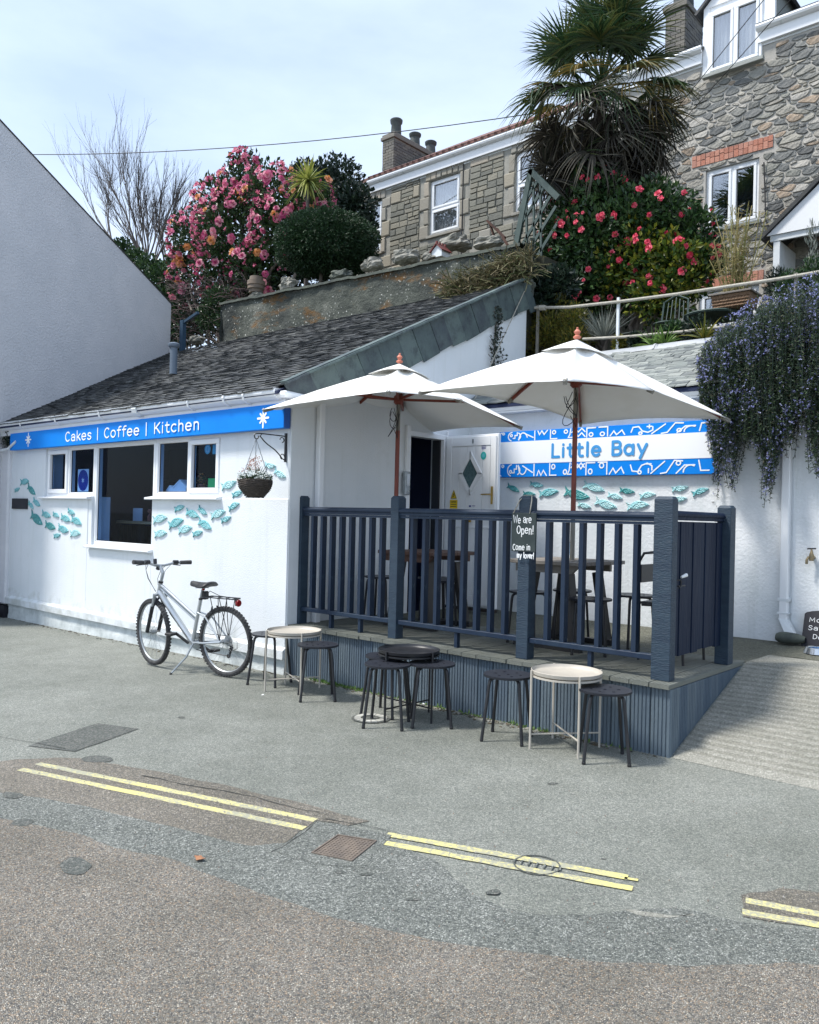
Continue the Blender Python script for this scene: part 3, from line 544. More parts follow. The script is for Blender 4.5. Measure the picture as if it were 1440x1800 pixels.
def ribbon(m, pts, w, frame, depth, lift):
    """flat stroke with round ends, pts in letter units; frame = (origin, right, up, normal)"""
    o, rx, uy, nn = frame; P = [Vector(p) for p in pts]; h = w/2
    if len(P) < 2: P = P+[P[0]+Vector((1e-3, 0))]
    closed = (P[0]-P[-1]).length < 1e-6
    lo = []; ro = []
    n = len(P)
    for i, p in enumerate(P):
        if closed: a, b = P[i-1 if i else n-2], P[i+1 if i < n-1 else 1]
        else: a, b = P[max(0, i-1)], P[min(n-1, i+1)]
        d1 = (p-a).normalized() if (p-a).length > 1e-9 else (b-p).normalized(); d2 = (b-p).normalized() if (b-p).length > 1e-9 else d1
        t = (d1+d2); t = t.normalized() if t.length > 1e-6 else d1
        k = 1/max(.6, math.sqrt((1+max(-1, min(1, d1.dot(d2))))/2)); s = Vector((-t.y, t.x))*h*k
        lo.append(p+s); ro.append(p-s)
    if closed: poly = None
    else:
        t0 = (P[1]-P[0]).normalized(); t1 = (P[-1]-P[-2]).normalized()
        cap1 = [P[-1]+Matrix.Rotation(-a, 2)@Vector((-t1.y, t1.x))*h for a in [pi*k/6 for k in range(1, 6)]]
        cap0 = [P[0]+Matrix.Rotation(-a, 2)@Vector((t0.y, -t0.x))*h for a in [pi*k/6 for k in range(1, 6)]]
    def W3(p, d): return o+rx*p.x+uy*p.y+nn*d
    vs = []; fs = []
    for d in (lift, lift+depth):
        for a, b in zip(lo, ro): vs += [W3(a, d), W3(b, d)]
    k = 2*n
    for i in range(n-1):
        fs += [(2*i, 2*i+1, 2*i+3, 2*i+2), (k+2*i, k+2*i+2, k+2*i+3, k+2*i+1), (2*i, 2*i+2, k+2*i+2, k+2*i), (2*i+1, k+2*i+1, k+2*i+3, 2*i+3)]
    m.add(vs, fs)
    if not closed:
        for c, e0, e1 in ((cap1, lo[-1], ro[-1]), (cap0, ro[0], lo[0])):
            m.prism([W3(p, lift) for p in [e0]+c+[e1]], nn*depth)
def text(m, s, o, rx, uy, nn, size, w, width=None, depth=.003, jit=0, sp=.08, alt=False):
    adv = sum(GL[c][0]+sp for c in s)-sp; sx = size if width is None else width/adv
    x = 0; q = 0
    for c in s:
        a, st = GL['A' if (c == 'a' and alt) else c]; j = R.uniform(-jit, jit); js = 1+R.uniform(-jit, jit)
        for line in st:
            ribbon(m, [(((x+px)*sx)/size, (py*js+j)) for px, py in line], w, (Vector(o), Vector(rx)*size, Vector(uy)*size, Vector(nn)), depth, q*.0002); q += 1
        x += a+sp
    return m
EX, EZ, NY = Vector((1, 0, 0)), Vector((0, 0, 1)), Vector((0, -1, 0))

# ---------------------------------------------------------------- cafe
cafe = thing('cafe_building', 'low white rendered cafe with a slate lean-to roof and a wide front window', 'cafe', (-3, 2, 0))
VF = 0.0
U = lambda px, py=830: at(px, py, 'v', .03).x
Z = lambda px, py: at(px, py, 'v', .03).z
uA, uB, uC, uD = -5.16, -3.83, -2.42, -1.12      # window group edges
zs, zb, zt = 1.715, 1.10, 2.40
m = M()
m.box(-6.25, uA, 0, .25, 0, 2.7); m.box(uA, uB, 0, .25, 0, zs); m.box(uB, uC, 0, .25, 0, zb); m.box(uC, uD, 0, .25, 0, zs); m.box(uD, 0, 0, .25, 0, 2.7); m.box(uA, uD, 0, .25, zt, 2.7)
m.obj('front_wall', T['white'], cafe)
m = M(); m.box(-6.25, uB-.09, -.008, 0, .2, 1.685); m.box(uC+.02, .012, -.008, 0, .2, 1.70); m.box(uB-.09, uC+.02, -.008, 0, .2, 1.045)
bev(m.obj('lower_render_panel', T['white'], cafe), .006)
m = M(); m.prism([(-6.27, -.05, .235), (-6.27, -.0, .27), (-6.27, 0, .155), (-6.27, -.05, .150)], (6.30, 0, -.0)); m.obj('plinth_ledge', T['white'], cafe)
m = M(); m.grid(lambda a, b: (-6.2+a*6.215, -.002-.022*b+.012*noise.noise((a*22, b*3, 0)), .165-.29*b), 80, 6); m.obj('plinth', T['plinth'], cafe, smooth=True)
# end wall: u=0 plane, doorway v 1.75-2.42
dz0, dz1, dv0, dv1 = .47, 2.53, 1.74, 2.40
rz = lambda v: 2.80+.4806*(v+.05)
m = M()
m.prism([(0, .2505, 0), (0, dv0, 0), (0, dv0, rz(dv0)), (0, .2505, rz(.25))], (-.22, 0, 0))
m.prism([(0, dv0, dz1), (0, dv1, dz1), (0, dv1, rz(dv1)), (0, dv0, rz(dv0))], (-.22, 0, 0))
m.prism([(0, dv1, 0), (0, 4.06, 0), (0, 4.06, rz(4.06)), (0, dv1, rz(dv1))], (-.22, 0, 0))
m.obj('end_wall', T['white'], cafe)
# raised corner pier and downpipe box on the end wall
m = M(); m.box(.0, .02, 0, .30, 0, 2.66); bev(m.obj('corner_pier', T['white'], cafe), .006)
m = M(); m.box(.003, .07, .33, .40, .47, 2.68); bev(m.obj('downpipe', T['upvc'], cafe), .008)
m = M(); m.box(.002, .04, dv0-.07, dv0-.002, dz0, dz1+.05); m.box(.002, .04, dv1+.002, dv1+.012, dz0, dz1+.05); m.box(-.10, -.02, dv0, dv0+.05, dz0, dz1); m.box(-.12, .035, dv1-.06, dv1, dz0, dz1); m.box(-.1, .03, dv0, dv1, dz1-.06, dz1)
bev(m.obj('door_frame', T['upvc'], cafe), .006)
m = M(); m.box(-.13, -.02, dv1-.085, dv1-.0605, dz0, dz1-.06); m.obj('door_seal', T['blackp'], cafe)
# room inside
m = M(); m.box(-6.2, -.22, .25, 3.9, .05, .12); m.obj('floor', T['darkwood'], cafe)
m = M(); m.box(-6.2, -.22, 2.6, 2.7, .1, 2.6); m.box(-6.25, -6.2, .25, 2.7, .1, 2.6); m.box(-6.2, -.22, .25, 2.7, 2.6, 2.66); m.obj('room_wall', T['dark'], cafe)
m = M()
for i in range(30): m.box(-5.9+i*.12, -5.9+i*.12+.105, 1.55, 1.57, .12, 1.32)
m.obj('wall_panelling', T['darkwood'], cafe)
m = M(); m.box(-5.9, -2.3, 1.58, 1.9, .12, 1.38); m.box(-5.9, -2.3, 2.3, 2.5, 1.75, 1.79); m.box(-5.9, -2.6, 2.3, 2.55, 2.05, 2.09); m.obj('counter', T['dark'], cafe)
# window pieces
win = None
def frame_rect(m, u0, u1, z0, z1, w, v0, v1):
    m.box(u0, u1, v0, v1, z1-w, z1); m.box(u0, u1, v0, v1, z0, z0+w); m.box(u0, u0+w, v0, v1, z0+w, z1-w); m.box(u1-w, u1, v0, v1, z0+w, z1-w)
def cafe_window(u0, u1, z0, z1, split, casements, sill, label):
    m = M(); frame_rect(m, u0, u1, z0, z1, .045, .03, .11)
    if split: m.box(split-.022, split+.022, .03, .11, z0+.045, z1-.045)
    w = bev(m.obj('window', T['upvc'], cafe, label=label), .004)
    edges = [u0+.045]+([split-.022, split+.022] if split else [])+[u1-.045]
    for k in range(0, len(edges), 2):
        a, b = edges[k], edges[k+1]; fw = .055 if casements[k//2] else .012
        m = M(); frame_rect(m, a, b, z0+.045, z1-.045, fw, .012 if fw > .02 else .04, .08); bev(m.obj('sash' if fw > .02 else 'bead', T['upvc'], w), .005)
        m = M(); m.box(a+fw, b-fw, .058, .064, z0+.045+fw, z1-.045-fw); m.obj('pane', T['glassd'], w)
        m = M(); frame_rect(m, a+fw, b-fw, z0+.045+fw, z1-.045-fw, .006, .05, .058); m.obj('gasket', T['blackp'], w)
    m = M(); m.prism([(u0-.06 if sill[0] else u0, -.07, z0-.03), (u0-.06 if sill[0] else u0, -.07, z0-.012), (u0-.06 if sill[0] else u0, .03, z0+.004), (u0-.06 if sill[0] else u0, .03, z0-.03)], (u1-u0+(.06 if sill[0] else 0)+(.05 if sill[1] else 0), 0, 0))
    bev(m.obj('sill', T['upvc'], w), .004)
    return w
w1 = cafe_window(uA, uB-.005, zs, zt-.01, U(121), (True, False), (True, False), 'small two-light window at the left of the big pane')
w2 = cafe_window(uB, uC, zb, zt-.01, None, (False,), (True, True), 'tall single-pane window')
w3 = cafe_window(uC+.005, uD, zs, zt-.01, U(331), (False, True), (True, True), 'small two-light window at the right of the big pane')
# roof slates
m = M(); m.prism([(-8.9, -.16, rz(-.16)-.05), (-.012, -.16, rz(-.16)-.05), (-.012, 4.06, rz(4.06)-.13), (-8.9, 4.06, rz(4.06)-.13)], (0, 0, .03)); m.obj('roof_deck', T['dark'], cafe)
m = M(); sl = math.atan(.4806); cs, sn = math.cos(sl), math.sin(sl)
nrow = 44; sag = lambda u, v: -.05*math.sin(max(0, min(1, (v/4)))*pi)*math.sin(max(0, min(1, -u/7.5))*pi)+.012*noise.noise((u*.8, v*1.3, 0))
for i in range(nrow):
    s0 = i*(4.22/cs)/nrow; u = .03-R.uniform(0, .15)
    um = -6.62-(-.1+s0*cs)*.5
    while u > um:
        w = R.uniform(.10, .20); a = u-w+.004; v0 = -.17+s0*cs; ln = .20
        j = R.uniform(-.008, .008); th = R.uniform(.006, .013); tl = R.uniform(-.004, .004); lift = R.uniform(.0, .006)
        def pt(uu, ss, h): v = v0+j*cs+ss*cs; return (min(uu, .008), v-h*sn, rz(v)+sag(uu, v)-.012+h*cs)
        vs = [pt(a, 0, .020+lift+tl), pt(u, 0, .020+lift-tl), pt(u, ln, .006), pt(a, ln, .006), pt(a, 0, .020+lift+th+tl), pt(u, 0, .020+lift+th-tl), pt(u, ln, .006+th*.5), pt(a, ln, .006+th*.5)]
        m.add(vs, [(4, 5, 6, 7), (0, 1, 5, 4), (0, 4, 7, 3), (1, 2, 6, 5)]); u -= w
m.obj('roof_slate', T['slate'], cafe, kind='stuff')
# hung verge slates
v = .0; k = 0
dv = Vector((0, cs, sn)); dn = Vector((0, sn, -cs))
s = .02; top = Vector((.0, -.12, rz(-.12)))
while s < 4.55:
    w = R.uniform(.26, .36); h = (.20+.17*min(1, s/1.2))*R.uniform(.94, 1.05)
    if s > 4.2: h = .42; w = 4.62-s
    a = top+dv*s; b = top+dv*(s+w-.007); x0 = .012+R.uniform(0, .012); sk = -.05
    P = [a+Vector((x0, 0, 0))+dn*-.03, b+Vector((x0, 0, 0))+dn*-.03, b+dn*(h*R.uniform(.93, 1.03))+dv*-sk+Vector((x0+.004, 0, 0)), a+dn*h+dv*-sk+Vector((x0+.004, 0, 0))]
    M().prism(P, (.014, 0, 0)).obj('verge_slate', T['verge'], cafe); s += w
m = M(); P = [top+dv*(q/30*4.6)+Vector((.055, 0, 0))+dn*(-.035+.006*noise.noise((q*.7, 0, 0))) for q in range(31)]
for q in range(30): m.bar(P[q], P[q+1], .10, .018, up=(0, -sn, cs))
for q in range(30): m.bar(P[q]+Vector((-.02, 0, .016)), P[q+1]+Vector((-.02, 0, .016)), .10, .010, up=(0, -sn, cs))
m.obj('verge_capping', T['verge'], cafe)
# gutter, fascia
m = M(); m.box(-6.7, .0, -.07, -.01, 2.60, 2.74); m.obj('fascia', T['upvc'], cafe)
m = M(); prof = [(-.07, .065), (-.07, .03), (-.055, -.005), (-.03, -.025), (.0, -.032), (.03, -.025), (.05, -.005)]
def gutter(m, u0, u1, v, z0, z1, g=1):
    vs = [(u0, v+y*g, z0+z*(g if z < 0 else 1)) for y, z in [(-.098, .040), (-.086, .040), (-.094, .0), (-.080, -.038), (-.04, -.064), (.0, -.070), (.0, .040)]]
    vs2 = [(u1, b, c+z1-z0) for a, b, c in vs]; n = len(vs)
    m.add(vs+vs2, [(i, i+1, n+i+1, n+i) for i in range(n-1)]+[(0, n, 2*n-1, n-1), list(range(n)), list(range(n, 2*n))])
gutter(m, -6.75, -.05, -.072, 2.745, 2.722); m.obj('gutter', T['upvc'], cafe, smooth=False)
for u in [U(px, 735) for px in (15, 60, 122, 200)]+[U(263, 720)]+[U(357, 712), U(420, 705), U(455, 700)]:
    big = abs(u-U(263, 720)) < .01; m = M(); w = .05 if big else .014
    zz = 2.745-.023*(u+6.75)/6.7
    gutter(m, u-w, u+w, -.07, zz-.002, zz-.002, 1.16 if not big else 1.22); o = m.obj('gutter_clip', T['upvc2' if big else 'upvc'], cafe); 
m = M(); m.tube([(-.06, -.105, 2.700), (.04, -.105, 2.70), (.06, .0, 2.69), (.045, .30, 2.68)], .036, 10); m.obj('gutter_elbow', T['upvc'], cafe, smooth='a')
# flue
c = at(305, 640, 'v', 1.6); m = M(); m.lathe([(.055, -.15), (.055, .24), (.075, .25), (.085, .27), (.085, .30), (.06, .315), (0, .32)], 16, c); m.obj('flue_pipe', T['flue'], cafe, smooth='a')
# open door leaf
DV = 2.40; du0, du1, dl0, dl1 = .045, .80, .545, 2.515
m = M(); m.box(du0, du1, DV-.045, DV, dl0, dl1); door = bev(m.obj('door', T['upvc'], cafe), .004)
m = M()
m.box(du0+.02, du0+.10, DV-.058, DV-.045, dl0+.02, dl1-.02); m.box(du1-.10, du1-.02, DV-.058, DV-.045, dl0+.02, dl1-.02); m.box(du0+.1, du1-.1, DV-.058, DV-.045, dl1-.13, dl1-.02); m.box(du0+.1, du1-.1, DV-.058, DV-.045, dl0+.02, dl0+.13); m.box(du0+.1, du1-.1, DV-.058, DV-.045, 1.44, 1.47); m.box(du0+.1, du1-.1, DV-.058, DV-.045, 1.56, 1.59)
bev(m.obj('raised_frame', T['upvc'], door), .005)
for i in range(5):
    m = M(); a = du0+.105+i*.11; m.box(a, a+.104, DV-.052, DV-.045, dl0+.135, 1.435); m.box(a, a+.104, DV-.052, DV-.045, 1.595, dl1-.135); bev(m.obj('plank', T['upvc'], door), .003)
m = M(); dc = Vector((.425, DV-.052, 2.07)); hw, hh = .115, .185
for k in range(4):
    A = [(hw+.045, 0), (0, hh+.06), (-hw-.045, 0), (0, -hh-.06)]; B = [(hw, 0), (0, hh), (-hw, 0), (0, -hh)]; q = (k+1) % 4
    m.prism([dc+Vector((A[k][0], 0, A[k][1])), dc+Vector((A[q][0], 0, A[q][1])), dc+Vector((B[q][0], 0, B[q][1])), dc+Vector((B[k][0], 0, B[k][1]))], (0, -.022, 0))
bev(m.obj('diamond_frame', T['upvc'], door), .006)
m = M(); m.prism([dc+Vector((x, -.006, z)) for x, z in [(hw, 0), (0, hh), (-hw, 0), (0, -hh)]], (0, .004, 0)); m.obj('diamond_pane', mat('obscured_glass', (.05, .10, .11), .25, (.10, .17, .18), 30), door)
hx = .735; m = M(); m.box(hx-.011, hx+.011, DV-.07, DV-.058, 1.72, 1.92); m.obj('handle_plate', T['brass'], door)
m = M(); m.tube([(hx, DV-.07, 1.83), (hx, DV-.105, 1.83), (hx-.03, DV-.11, 1.83), (hx-.12, DV-.105, 1.828)], .008, 8); m.obj('handle', T['brass'], door, smooth='a')
m = M(); m.tube([(.43, DV-.06, 1.545), (.43, DV-.085, 1.54), (.425, DV-.09, 1.48), (.415, DV-.08, 1.40)], .009, 8); m.box(.41, .45, DV-.075, DV-.058, 1.51, 1.56); m.obj('knocker', T['brass'], door, smooth='a')
m = M(); m.box(.44, .46, DV-.062, DV-.0585, dl1-.10, dl1-.05); m.obj('hook', T['gal'], door)
m = M(); m.box(du0, du1, DV-.05, DV-.002, .50, .53); m.obj('door_sill', T['darkwood'], cafe)
# door stickers
m = M(); a, b, c = Vector((.145, DV-.0585, 1.78)), Vector((.235, DV-.0585, 1.78)), Vector((.19, DV-.0585, 1.885))
m.prism([a, b, c], (0, -.002, 0)); m.box(.135, .245, DV-.0604, DV-.0584, 1.665, 1.765); m.obj('caution_sticker', T['yel'], door)
m = M(); fr = (Vector((0, DV-.0612, 0)), EX, EZ, NY)
ribbon(m, [(.15, 1.785), (.23, 1.785), (.19, 1.875), (.15, 1.785)], .006, fr, .001, 0)
ribbon(m, [(.172, 1.80), (.19, 1.806), (.20, 1.82)], .007, fr, .001, .0003); ribbon(m, [(.185, 1.828), (.19, 1.838)], .007, fr, .001, .0005); ribbon(m, [(.178, 1.812), (.196, 1.832), (.205, 1.84)], .005, fr, .001, .0007)
text(m, 'Caution', (.147, DV-.0612, 1.735), EX, EZ, NY, .026, .11, .085, .001); 
ribbon(m, [(.15, 1.712), (.23, 1.712)], .007, fr, .001, 0); ribbon(m, [(.15, 1.69), (.23, 1.69)], .007, fr, .001, 0)
m.obj('caution_print', T['blackp'], door)
m = M(); c = Vector((.60, DV-.0525, 2.27)); m.prism([c+Vector((.038*math.cos(2*pi*k/20), 0, .046*math.sin(2*pi*k/20))) for k in range(20)], (0, -.002, 0)); m.obj('round_sticker', T['teal'], door)
m = M(); m.prism([c+Vector((.02*math.cos(2*pi*k/14), -.0025, .024*math.sin(2*pi*k/14))) for k in range(14)], (0, -.001, 0)); m.obj('sticker_centre', T['aqua'], door)
m = M()
for k in range(3): m.box(.57, .63, DV-.0535, DV-.0524, 2.345+.017*k, 2.353+.017*k)
m.box(.41, .44, DV-.0535, DV-.0524, 1.655+.03, 1.675+.03); m.box(.45, .50, DV-.0535, DV-.0524, 1.665+.03, 1.672+.03); m.obj('small_print', T['dblue'], door)
# key safe beside the doorway
t = thing('key_safe', 'small grey metal box fixed to the wall left of the open doorway', 'key safe', (.03, 1.63, 1.8))
m = M(); m.box(.02, .075, 1.62, 1.70, 1.80, 2.06); bev(m.obj('case', T['gal'], t), .008)
m = M(); m.box(.075, .082, 1.635, 1.685, 1.90, 2.03); m.box(.075, .085, 1.65, 1.67, 1.83, 1.85); m.obj('cover', T['chrome'], t)

# ---------------------------------------------------------------- right-hand wing (facade B)
BV = 2.86
wing = thing('cafe_wing', 'white painted wing of the cafe with a small slate roof behind the deck', 'building', (3, 3.4, .4))
m = M(); m.box(.0, 9.5, BV, BV+.25, .3, 2.86); m.obj('front_wall', T['whiteB'], wing)
m = M(); m.box(.0, 3.6, BV-.13, BV-.0, 2.80, 2.86); gutter(m, .0, 9.5, BV-.06, 2.86, 2.86); m.obj('gutter', T['upvc'], wing)
m = M(); m.prism([(0, 2.70, 2.90), (9.5, 2.70, 2.90), (9.5, 4.05, 3.62), (0, 4.05, 3.62)], (0, 0, -.04)); m.obj('roof_deck', T['dark'], wing)
m = M(); nr = 25; sB = (3.63-2.92)/(4.02-2.70)
for i in range(nr):
    v0 = 2.68+i*1.32/nr; u = 9.5
    while u > 0.02:
        w = R.uniform(.07, .24); a = max(0.02, u-w+.004); j = R.uniform(-.012, .012); th = R.uniform(.010, .022); tl = R.uniform(-.006, .006)
        z0 = 2.915+(v0-2.70)*sB; e = .11
        vs = [(a, v0+j, z0+.012+tl), (u, v0+j, z0+.012-tl), (u, v0+e, z0+e*sB+.002), (a, v0+e, z0+e*sB+.002)]
        vs += [(x, y, z+th) for x, y, z in vs]; m.add(vs, [(4, 5, 6, 7), (0, 1, 5, 4), (0, 4, 7, 3), (1, 2, 6, 5)]); u -= w
m.obj('roof_slate', T['slateB'], wing, kind='stuff')
m = M(); m.grid(lambda a, b: (.1+a*9.4, 3.93+.16*b, 3.60+.07*math.sin(b*pi)*.8+.035*b+.008*noise.noise((a*30, b*2, 0))), 60, 8); m.obj('lead_ridge', T['lead'], wing, smooth=True)
for i in range(5):
    m = M(); x = .9+i*.95; m.grid(lambda a, b: (x+a*.03, 3.92+.18*b, 3.607+.075*math.sin(b*pi)*.8+.035*b), 1, 8); m.obj('lead_seam', T['lead'], wing)
m = M(); m.box(3.69, 3.765, BV-.075, BV-.002, .68, 2.80); bev(m.obj('downpipe', T['upvc'], wing), .008)
m = M(); m.prism([(3.69, BV-.075, .70), (3.765, BV-.075, .70), (3.85, BV-.14, .58), (3.775, BV-.14, .56)], (0, .07, .0)); m.obj('downpipe_shoe', T['upvc2'], wing)
m = M(); m.box(3.675, 3.78, BV-.078, BV-.001, .86, .885); m.box(3.675, 3.78, BV-.078, BV-.001, .74, .755); m.obj('pipe_clip', T['upvc2'], wing)
m = M(); m.box(3.785, 9.4, BV-.012, BV, .3, 2.86); m.obj('wall_panel', T['whiteB'], wing)
# signs
t = thing('cafe_fascia_sign', 'long blue sign with white lettering Cakes Coffee Kitchen above the front window', 'sign', (-3, -.1, 2.4))
m = M(); m.box(-6.09, .02, -.098, -.02, 2.378, 2.618); m.k = 1; m.box(.0201, .026, -.098, -.02, 2.378, 2.618); bev(m.obj('panel', [T['blue'], T['bluee']], t), .003)
a = at(115, 776, 'v', -.098); b = at(352, 756, 'v', -.098)
m = M(); text(m, 'Cakes | Coffee | Kitchen', (a.x, -.0985, 2.435), EX, EZ, NY, .158, .105, b.x-a.x, .003, sp=.10); m.obj('lettering', T['signwhite'], t)
for px, py in ((50, 773), (463, 735)):
    c = at(px, py, 'v', -.098); m = M()
    for k in range(4):
        an = pi/4*k+pi/2; rr = .082 if k % 2 == 0 else .062; rr = .09 if k == 0 else rr
        ribbon(m, [(c.x-rr*math.cos(an), c.z-rr*math.sin(an)), (c.x+rr*math.cos(an), c.z+rr*math.sin(an))], .021, (Vector((0, -.0985, 0)), EX, EZ, NY), .003, k*.0003)
    m.obj('star_emblem', T['signwhite'], t)
SV = BV-.06
t = thing('cafe_name_sign', 'white sign reading Little Bay between patterned blue bands on the rear wall', 'sign', (1.7, SV, 2.0))
m = M(); m.box(.50, 3.08, SV, SV+.06, 2.048, 2.582); bev(m.obj('panel', T['blue'], t), .003)
m = M(); m.box(.499, 3.081, SV-.003, SV+.01, 2.205, 2.462); m.obj('white_band', T['signwhite'], t)
a = at(968, 805, 'v', SV); b = at(1137, 800, 'v', SV)
m = M(); text(m, 'Little Bay', (a.x+.01, SV-.0035, 2.268), EX, EZ, NY, .190, .16, b.x-a.x-.01, .003, sp=.12, alt=True); m.obj('lettering', T['lblue'], t)
# doodles in band units: x 0..12, y 0..1
D = [[(-.1, .85), (.0, .95)], arc(.12, .85, .07, .10, 0, 360, 8), arc(.75, .5, .30, .48, 100, 250, 8), arc(.66, .62, .07, .12, 0, 360, 8), [(.78, .3), (.9, .3), (.9, .6), (1.05, .6), (1.05, .9)], arc(1.0, .5, .28, .4, 300, 420, 6),
     arc(1.45, .1, .28, .75, 180, 20, 10), [(1.45, .85), (2.1, .3)], [(2.2, .0), (2.2, 1)], [(2.4, .95), (2.5, .55), (2.65, .95), (2.8, .55), (3.0, 1)], [(3.2, 1), (3.2, .05), (3.6, .05)],
     arc(3.42, .72, .10, .18, 0, 360, 10), arc(4.15, .72, .10, .18, 0, 360, 10), [(4.45, 1), (4.4, .4), (4.3, .1), (4.75, .1)], [(4.5, .6), (4.72, .95), (4.9, .6), (5.1, .95), (5.3, .6)], [(4.55, .1), (4.75, .5), (4.9, .15), (5.1, .5), (5.3, .1)], [(5.4, 0), (5.4, .95), (5.9, .95), (5.9, 1)],
     arc(5.65, .28, .11, .19, 0, 360, 10), arc(6.3, .28, .12, .19, 0, 360, 10), [(6.1, .98), (6.6, .98), (6.6, .05)], [(6.75, .05), (6.95, .5), (7.1, .12), (7.4, .55), (7.55, .1)],
     [(7.9, .3), (8.0, .75), (8.3, .8), (8.5, .35), (8.8, .2), (9.05, .4), (9.05, .7)], arc(8.4, .15, .09, .12, 0, 360, 8), [(8.75, .75), (9.0, .75)], [(8.87, .6), (8.87, .9)], [(9.0, .05), (9.7, .9)], [(9.5, 0), (9.8, .1), (10.2, .95), (10.6, .9)],
     arc(10.4, .25, .11, .15, 0, 360, 8), [(10.3, .0), (10.7, .6), (11.2, .6)], arc(11.0, .1, .35, .5, 180, 60, 8), [(11.4, .1), (11.5, .8), (11.9, .8)]]
for nm, z0, h, fl in (('upper', 2.468, .108, 1), ('lower', 2.056, .142, 0)):
    m = M(); q = 0
    for ln in D:
        P = [(.53+x*2.5/12, z0+h*min(.97, max(.03, (y if fl else ((1-y) if q % 3 == 0 else y))))) for x, y in ln]
        ribbon(m, P, .0135, (Vector((0, SV-.0005, 0)), EX, EZ, NY), .002, (q % 7)*.0002); q += 1
    m.obj('band_pattern', T['signwhite'], t)
# ---------------------------------------------------------------- neighbouring white house at the left
nb = thing('neighbour_house', 'tall grey-white roughcast house with a sloping gable at the left', 'house', (-8, 1, 0))
nn = Vector((.8953, .4454, 0)); wl = lambda v: -6.46-(v+.1)*.4976
gt = lambda v: 7.16-(v+.1)*.346
pts = [(wl(-1.2), -1.2, 0), (wl(4.0), 4.0, 0), (wl(4.0), 4.0, gt(4.0)), (wl(-.35), -.35, gt(-.35)), (wl(-1.2), -1.2, gt(-.35)-.35)]
M().prism(pts, -nn*5).obj('gable_wall', T['pebble'], nb)
m = M(); off = nn*.012; rt = [Vector((wl(v), v, z))+off for v, z in ((4.06, gt(4.06)+.002), (-.35, gt(-.35)+.002), (-1.25, gt(-.35)-.37))]
for a, b in ((0, 1), (1, 2)): m.prism([rt[a], rt[b], rt[b]+Vector((0, 0, .018)), rt[a]+Vector((0, 0, .018))], -nn*5.1)
m.obj('roof', T['slate'], nb)
m = M(); m.box(-7.6, -6.23, -.055, .28, .13, 2.42); bev(m.obj('corner_pier', T['pebble'], nb), .02)
m = M(); m.box(-7.6, -6.22, -.07, .28, -.1, .11); m.obj('pier_base', T['slateblk'], nb)
m = M(); m.tube([at(-30, 812, 'v', -.12), at(-5, 793, 'v', -.12), at(14, 789, 'v', -.12), at(28, 776, 'v', -.1)], .018, 8); m.obj('waste_pipe', T['upvc2'], nb, smooth='a')
m = M()
c = at(12, 772, 'v', .0)
for i in range(500):
    p = c+Vector((R.uniform(-.5, .22), R.uniform(-.08, .05), R.gauss(0, .06))); s = .018
    m.add([p, p+Vector((R.uniform(-s, s), R.uniform(-s, s), s)), p+Vector((R.uniform(-s, s), -s, R.uniform(-s, s))), p+Vector((s, R.uniform(-s, s), R.uniform(-s, s)))], [(0, 1, 2), (0, 2, 3)])
tag(m.obj('moss', T['ldark']), kind='stuff')
